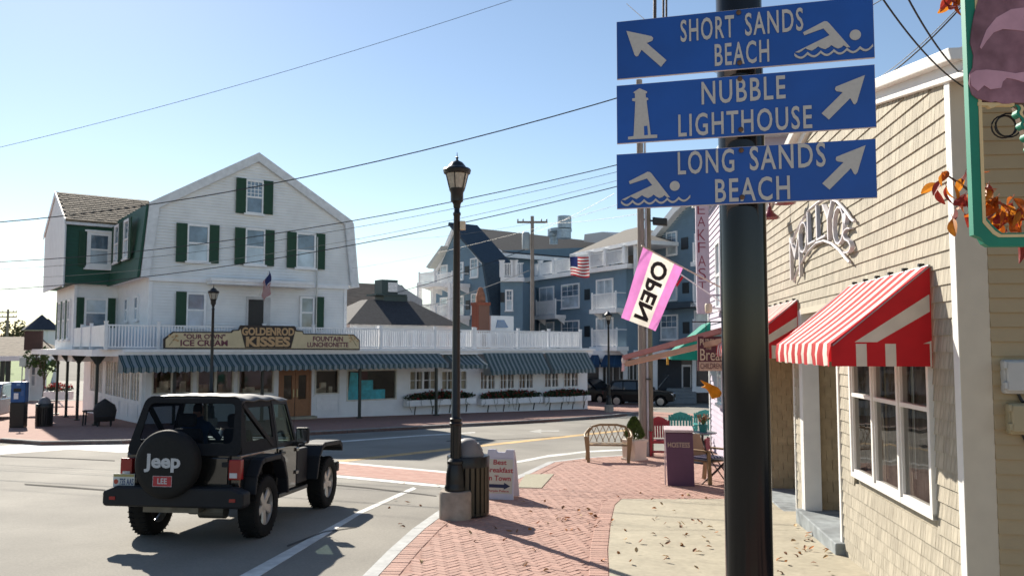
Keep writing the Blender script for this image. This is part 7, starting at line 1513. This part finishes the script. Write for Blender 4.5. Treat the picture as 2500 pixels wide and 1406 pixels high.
# ------------------------------------------------------------------ cars at the kerb
def suv(loc, rz, label, paint, L_=4.6, W_=1.85, H_=1.68, lights=False):
    e = empty('parked_car', label, 'car', loc, rz); hw = W_ / 2
    prof = [(-L_ / 2, .45), (-L_ / 2, .95), (-L_ / 2 + .12, 1.02), (L_ / 2 - 1.35, 1.03), (L_ / 2 - .25, .90), (L_ / 2, .72), (L_ / 2, .35), (L_ / 2 - .42, .33), (L_ / 2 - .55, .62), (L_ / 2 - .82, .72), (L_ / 2 - 1.1, .62), (L_ / 2 - 1.22, .30), (-L_ / 2 + 1.28, .30), (-L_ / 2 + 1.15, .62), (-L_ / 2 + .88, .72), (-L_ / 2 + .6, .62), (-L_ / 2 + .45, .38)]
    m_ = MB(); m_.prism(prof, -hw, hw, 'y'); m_.v = [(x, y * (1 - .06 * max(0, (z - .75))), z) for x, y, z in m_.v]; obj('body', m_, paint, e, bevel=.05)
    cab = [(-L_ / 2 + .15, 1.0), (-L_ / 2 + .5, H_ - .08), (-L_ / 2 + .9, H_), (L_ / 2 - 2.3, H_ - .02), (L_ / 2 - 1.3, 1.0)]; m_ = MB(); m_.prism(cab, -hw + .05, hw - .05, 'y'); m_.v = [(x, y * (1 - .28 * max(0, z - 1.0)), z) for x, y, z in m_.v]; obj('cabin', m_, paint, e, bevel=.05)
    gl_ = mat('tinted_glass', (.015, .022, .028), .06, spec=.9)
    for s in (-1, 1):
        f_ = lambda x, z: (x, s * ((hw - .05) * (1 - .28 * (z - 1.0)) + .004), z)
        for q in ([(-L_ / 2 + .45, 1.08), (-L_ / 2 + .72, H_ - .16), (-L_ / 2 + 1.25, H_ - .12), (-L_ / 2 + 1.25, 1.08)], [(-L_ / 2 + 1.32, 1.08), (-L_ / 2 + 1.32, H_ - .12), (-L_ / 2 + 2.1, H_ - .12), (-L_ / 2 + 2.15, 1.08)], [(-L_ / 2 + 2.22, 1.08), (-L_ / 2 + 2.18, H_ - .12), (L_ / 2 - 2.25, H_ - .14), (L_ / 2 - 1.5, 1.08)]):
            g_ = MB(); g_.add([f_(*p) for p in q], [(0, 1, 2, 3)]); obj('side_window', g_, gl_, e)
        for x in (-L_ / 2 + .88, L_ / 2 - .82):
            w2 = MB(); w2.lathe([(.22, -.1), (.32, -.1), (.34, -.06), (.34, .06), (.32, .1), (.22, .1)], n=24); wo_ = obj('wheel', w2, RUB, e, smooth=35); wo_.location = (x, s * (hw - .1), .34); wo_.rotation_euler = (R(-90) * s, 0, 0); q = MB(); q.lathe([(.03, .1), (.21, .085), (.22, .10), (.0, .11)], n=20); 
            for k in range(5): a = 2 * math.pi * k / 5; q.bar((0, 0, .105), (.2 * math.cos(a), .2 * math.sin(a), .105), .06, .02)
            obj('rim', q, RIM, wo_)
        m_ = MB(); m_.box(L_ / 2 - 1.55, L_ / 2 - 1.4, s * (hw + .08) - .08, s * (hw + .08) + .08, 1.05, 1.18); obj('mirror', m_, paint, e, bevel=.03)
        m_ = MB(); m_.box(L_ / 2 - .22, L_ / 2 - .02, s * (hw - .24) - .17, s * (hw - .24) + .17, .70, .84)
        if lights:
            lm = bpy.data.materials.get('headlamp_lit') or bpy.data.materials.new('headlamp_lit'); lm.use_nodes = True; b_ = lm.node_tree.nodes['Principled BSDF']; b_.inputs['Emission Color'].default_value = (1, .6, .2, 1); b_.inputs['Emission Strength'].default_value = 2.5 if s > 0 else 1; obj('headlamp', m_, lm, e, bevel=.02)
        else: obj('headlamp', m_, mat('headlamp_clear', (.55, .57, .6), .12, spec=.8), e, bevel=.02)
    g_ = MB(); q = cab; g_.add([(L_ / 2 - 1.33, -hw + .15, 1.03), (L_ / 2 - 1.33, hw - .15, 1.03), (L_ / 2 - 2.24, hw - .3, H_ - .06), (L_ / 2 - 2.24, -hw + .3, H_ - .06)], [(0, 1, 2, 3)]); g_.v = [(x + .03, y, z + .03) for x, y, z in g_.v]; obj('windscreen', g_, gl_, e)
    m_ = MB(); m_.box(L_ / 2 - .02, L_ / 2 + .03, -.42, .42, .58, .80); obj('grille', m_, BLACKM, e); m_ = MB(); m_.box(L_ / 2 + .02, L_ / 2 + .05, -.16, .16, .45, .57); obj('number_plate', m_, MATS['plate_white'], e); m_ = MB(); m_.box(-L_ / 2 - .03, -L_ / 2 + .02, -hw + .1, hw - .1, .75, .95); obj('tail_lamp', m_, TAIL, e)
    return e
BCP = mat('dark_car_paint', (.005, .006, .007), .3, spec=.2, coat=.08)
suv(G(1562, 990, RO), R(-16), 'black estate car parked in front of the hotel shops', BCP, 4.5); suv(G(1452, 983, RO), R(-50), 'dark car half hidden behind the right end of the white house', BCP, 4.4)
suv(G(-40, 1027, RO), R(-75), 'silver-blue car with a lit headlamp entering at the left edge', mat('silver_paint', (.28, .31, .34), .25, .5, coat=.8), 4.5, lights=True)
person(G(1458, 974), R(150), stand(), 'person in a dark jacket standing behind the dark car', mat('dark_jacket', (.015, .015, .02), .8), MATS['dark_trousers'], .9)
person(Vector((*at(68, 850, 52).xy, zg(52) + .3)), R(120), sit(.42, 'lap', .1), 'person in black sitting on the step at the far left porch', MATS['dark_jacket'], MATS['dark_trousers'], .5)

# ------------------------------------------------------------------ far left corner
tm = G(45, 1043); e = empty('ticket_machine', 'blue and black parking ticket machine on the far left corner', 'ticket machine', tm, R(12)); m_ = MB(); m_.box(-.26, .24, -.2, .2, 0, .95); obj('cabinet', m_, BLACKM, e, bevel=.02); m_ = MB(); m_.box(-.25, .25, -.21, .2, .951, 1.72); hd_ = obj('head', m_, mat('machine_blue', (.01, .08, .25), .5), e, bevel=.02)
for nm, q, c in (('screen', (-.15, .12, 1.35, 1.48), BLACKM), ('notice', (-.13, .02, 1.08, 1.30), WHITE), ('badge', (-.05, .07, 1.58, 1.67), mat('badge', (.2, .35, .55), .5)), ('coin_slot', (.1, .2, 1.2, 1.4), mat('slot', (.05, .12, .3), .5))): m_ = MB(); m_.box(q[0], q[1], -.22, -.211, q[2], q[3]); obj(nm, m_, c, hd_)
m_ = MB(); m_.tube([(.05, 0, 1.7), (.05, 0, 2.6)], .02); m_.box(-.05, .17, -.03, .03, 2.3, 2.62); obj('mast', m_, mat('galvanised', 1), e)
wc = G(255, 1040); WIC = mat('dark_wicker', (.02, .018, .018), .8, var=.3, scale=20)
e = empty('wicker_chair', 'dark round-backed wicker chair seen from behind on the porch corner', 'chair', wc, R(200)); m_ = MB(); n = 16
vs = []
for j, (r_, z) in enumerate(((.36, .2), (.40, .5), (.42, .8), (.36, 1.0), (.2, 1.08))):
    for i in range(n + 1): a = math.pi * (i / n) * 1.25 - .4; vs.append((r_ * math.cos(a), r_ * math.sin(a) * .9, z - (.25 * abs(i / n - .5) * 2 if j > 1 else 0)))
m_.add(vs, [(j * (n + 1) + i, j * (n + 1) + i + 1, (j + 1) * (n + 1) + i + 1, (j + 1) * (n + 1) + i) for j in range(4) for i in range(n)]); o = obj('back', m_, WIC, e, smooth=60); so2 = o.modifiers.new('s', 'SOLIDIFY'); so2.thickness = .04; m_ = MB(); m_.lathe([(.36, .36), (.38, .40), (.36, .44)], n=20); obj('seat', m_, WIC, e)
for a in (.7, 2.4, 3.9, 5.5): m_ = MB(); m_.tube([(.3 * math.cos(a), .3 * math.sin(a), 0), (.3 * math.cos(a), .3 * math.sin(a), .4)], .025); obj('leg', m_, WIC, e)
e = empty('side_table', 'low dark table with open legs left of the wicker chair', 'table', G(222, 1038), R(15)); m_ = MB(); m_.box(-.28, .28, -.25, .25, .55, .59); obj('top', m_, WIC, e)
for x in (-.25, .25):
    for y in (-.22, .22): m_ = MB(); m_.bar((x, y, 0), (x * .9, y, .55), .05); obj('leg', m_, WIC, e)
hs_ = at(80, 855, 44); e = empty('hanging_board', 'dark brown board sign on the porch roof at the far left', 'sign', hs_); m_ = MB(); w2, h2 = at(103, 855, 44).x - at(59, 855, 44).x, at(80, 807, 44).z - hs_.z; m_.box(-w2 / 2, w2 / 2, 0, .1, 0, h2); obj('board', m_, mat('board_brown', (.045, .022, .018), .7, var=.2), e); m_ = MB(); m_.tube([(w2 * .2, .05, 0), (w2 * .2, .05, -.5)], .04); m_.tube([(w2 * .3, .05, h2 * .7), (w2 * .9, .3, .1)], .03); obj('stay', m_, BLACKM, e)
LF = Frame(*at(40, 850, 62).xy, R(8)); e = empty('porch_pavilion', 'low open pavilion with hip shingle roof at the far left', 'pavilion', LF.o, LF.a); xa, xb = LF.x(-120, 870), LF.x(104, 870); za = LF.z(40, 868); m_ = MB(); t0 = LF.p(70, 822, 3); m_.add([(xa, -2, za), (xb, -2, za), (xb, 8, za), (xa, 8, za), (t0[0] - 2, 3, t0[1]), (t0[0], 3, t0[1])], [(0, 1, 5, 4), (1, 2, 5), (2, 3, 4, 5), (3, 0, 4)]); obj('roof', m_, BROOF, e); m_ = MB(); m_.box(xa, xb, -2.05, -1.95, za - .35, za - .003); m_.box(xb - .1, xb, -1.95, 6, za - .35, za - .003); obj('fascia', m_, WHITE, e)
for px in (4, 18, 66): x = LF.x(px, 900, -1.9); m_ = MB(); m_.box(x - .12, x + .12, -1.9, -1.66, 0, za - .35); obj('post', m_, GPOST if px < 60 else WHITE, e)
m_ = MB(); m_.box(LF.x(62, 900), LF.x(112, 900), 0, .2, 0, za); obj('wall', m_, SIDE, e); window(e, LF.x(76, 900), LF.x(90, 900), 1, za - .6, -.02)
lw = MB(); lw.add([at(-80, 945, 74), at(120, 945, 74), at(140, 872, 110), at(-160, 872, 110)], [(0, 1, 2, 3)]); struct('lawn', lw, mat('lawn_green', (.10, .17, .02), .9, var=.3, scale=1.5))
TDK = mat('turret_slate', (.035, .04, .055), .8, var=.2)
for i, (px, py, w2) in enumerate(((101, 768, 2.2), (117, 778, 1.6))):
    q = at(px, 806, 105); e = empty('turret', ('larger', 'smaller')[i] + ' dark pointed turret roof at the far left behind the house', 'turret', q); h = at(px, py, 105).z - q.z; m_ = MB(); m_.lathe([(w2 * .8, -8), (w2 * .8, 0)], n=12); obj('drum', m_, SIDE, e); m_ = MB(); m_.lathe([(w2, 0), (w2 * .5, h * .5), (.05, h)], n=12); obj('roof', m_, TDK, e)
def tree(loc, h, r_, label, col_, n=1500, leaf=.35):
    e = empty('tree', label, 'tree', loc); m_ = MB(); m_.tube([(0, 0, -.3), (.1, 0, h * .35), (0, .1, h * .6)], r_ * .09, 8, r_ * .04)
    for k in range(7): a = k * .9; m_.tube([(0, 0, h * (.3 + .04 * k)), (r_ * .4 * math.cos(a), r_ * .4 * math.sin(a), h * (.5 + .04 * k)), (r_ * .75 * math.cos(a), r_ * .75 * math.sin(a), h * (.6 + .05 * k))], r_ * .03, 6, r_ * .01)
    obj('trunk', m_, MATS['bark'], e); cm = MB()
    blobs = [(Vector((random.gauss(0, r_ * .45), random.gauss(0, r_ * .45), h * random.uniform(.5, .95))), r_ * random.uniform(.25, .42)) for _ in range(14)]
    for k in range(n): c, rr2 = random.choice(blobs); v = Vector((random.gauss(0, 1), random.gauss(0, 1), random.gauss(0, 1))).normalized() * rr2 * random.uniform(.6, 1); a = Vector((random.gauss(0, 1), random.gauss(0, 1), random.gauss(0, 1))).normalized() * leaf; b_ = a.orthogonal().normalized() * leaf * .6; cm.add([c + v - a * .5, c + v + b_ * .5, c + v + a * .5, c + v - b_ * .5], [(0, 1, 2, 3)])
    obj('crown', cm, col_, e)
tree(Vector((*at(52, 850, 130).xy, zg(100))), at(52, 786, 130).z - zg(100), 3.2, 'small round tree far off at the left edge', mat('far_tree', (.08, .085, .025), .8, rnd=.35)); tree(Vector((*at(8, 850, 140).xy, zg(100))), at(8, 822, 140).z - zg(100), 3.4, 'low reddish autumn tree at the far left edge', mat('far_autumn', (.22, .09, .03), .8, rnd=.35))
tree(Vector((*at(108, 850, 60).xy, zg(60))), 4.0, .9, 'slim green shrub behind the dark porch posts at left', mat('shrub_green', (.05, .09, .02), .8, rnd=.3), 900, .2)
random.seed(5); e = empty('flower_tub', 'tub of red geraniums on a white stand at the left porch', 'plant', Vector((*at(147, 850, 52).xy, zg(52)))); m_ = MB(); m_.box(-.8, .8, -.25, .25, .4, .9); m_.bar((-.8, 0, 1.0), (.3, 0, .0), .08); obj('stand', m_, WHITE, e); foliage(300, .14, (.9, .35, .25), LEAFG, 'foliage', e, (0, 0, 1.05)); foliage(160, .13, (.9, .35, .22), mat('geranium', (.5, .03, .02), .6), 'blooms', e, (0, -.05, 1.22))
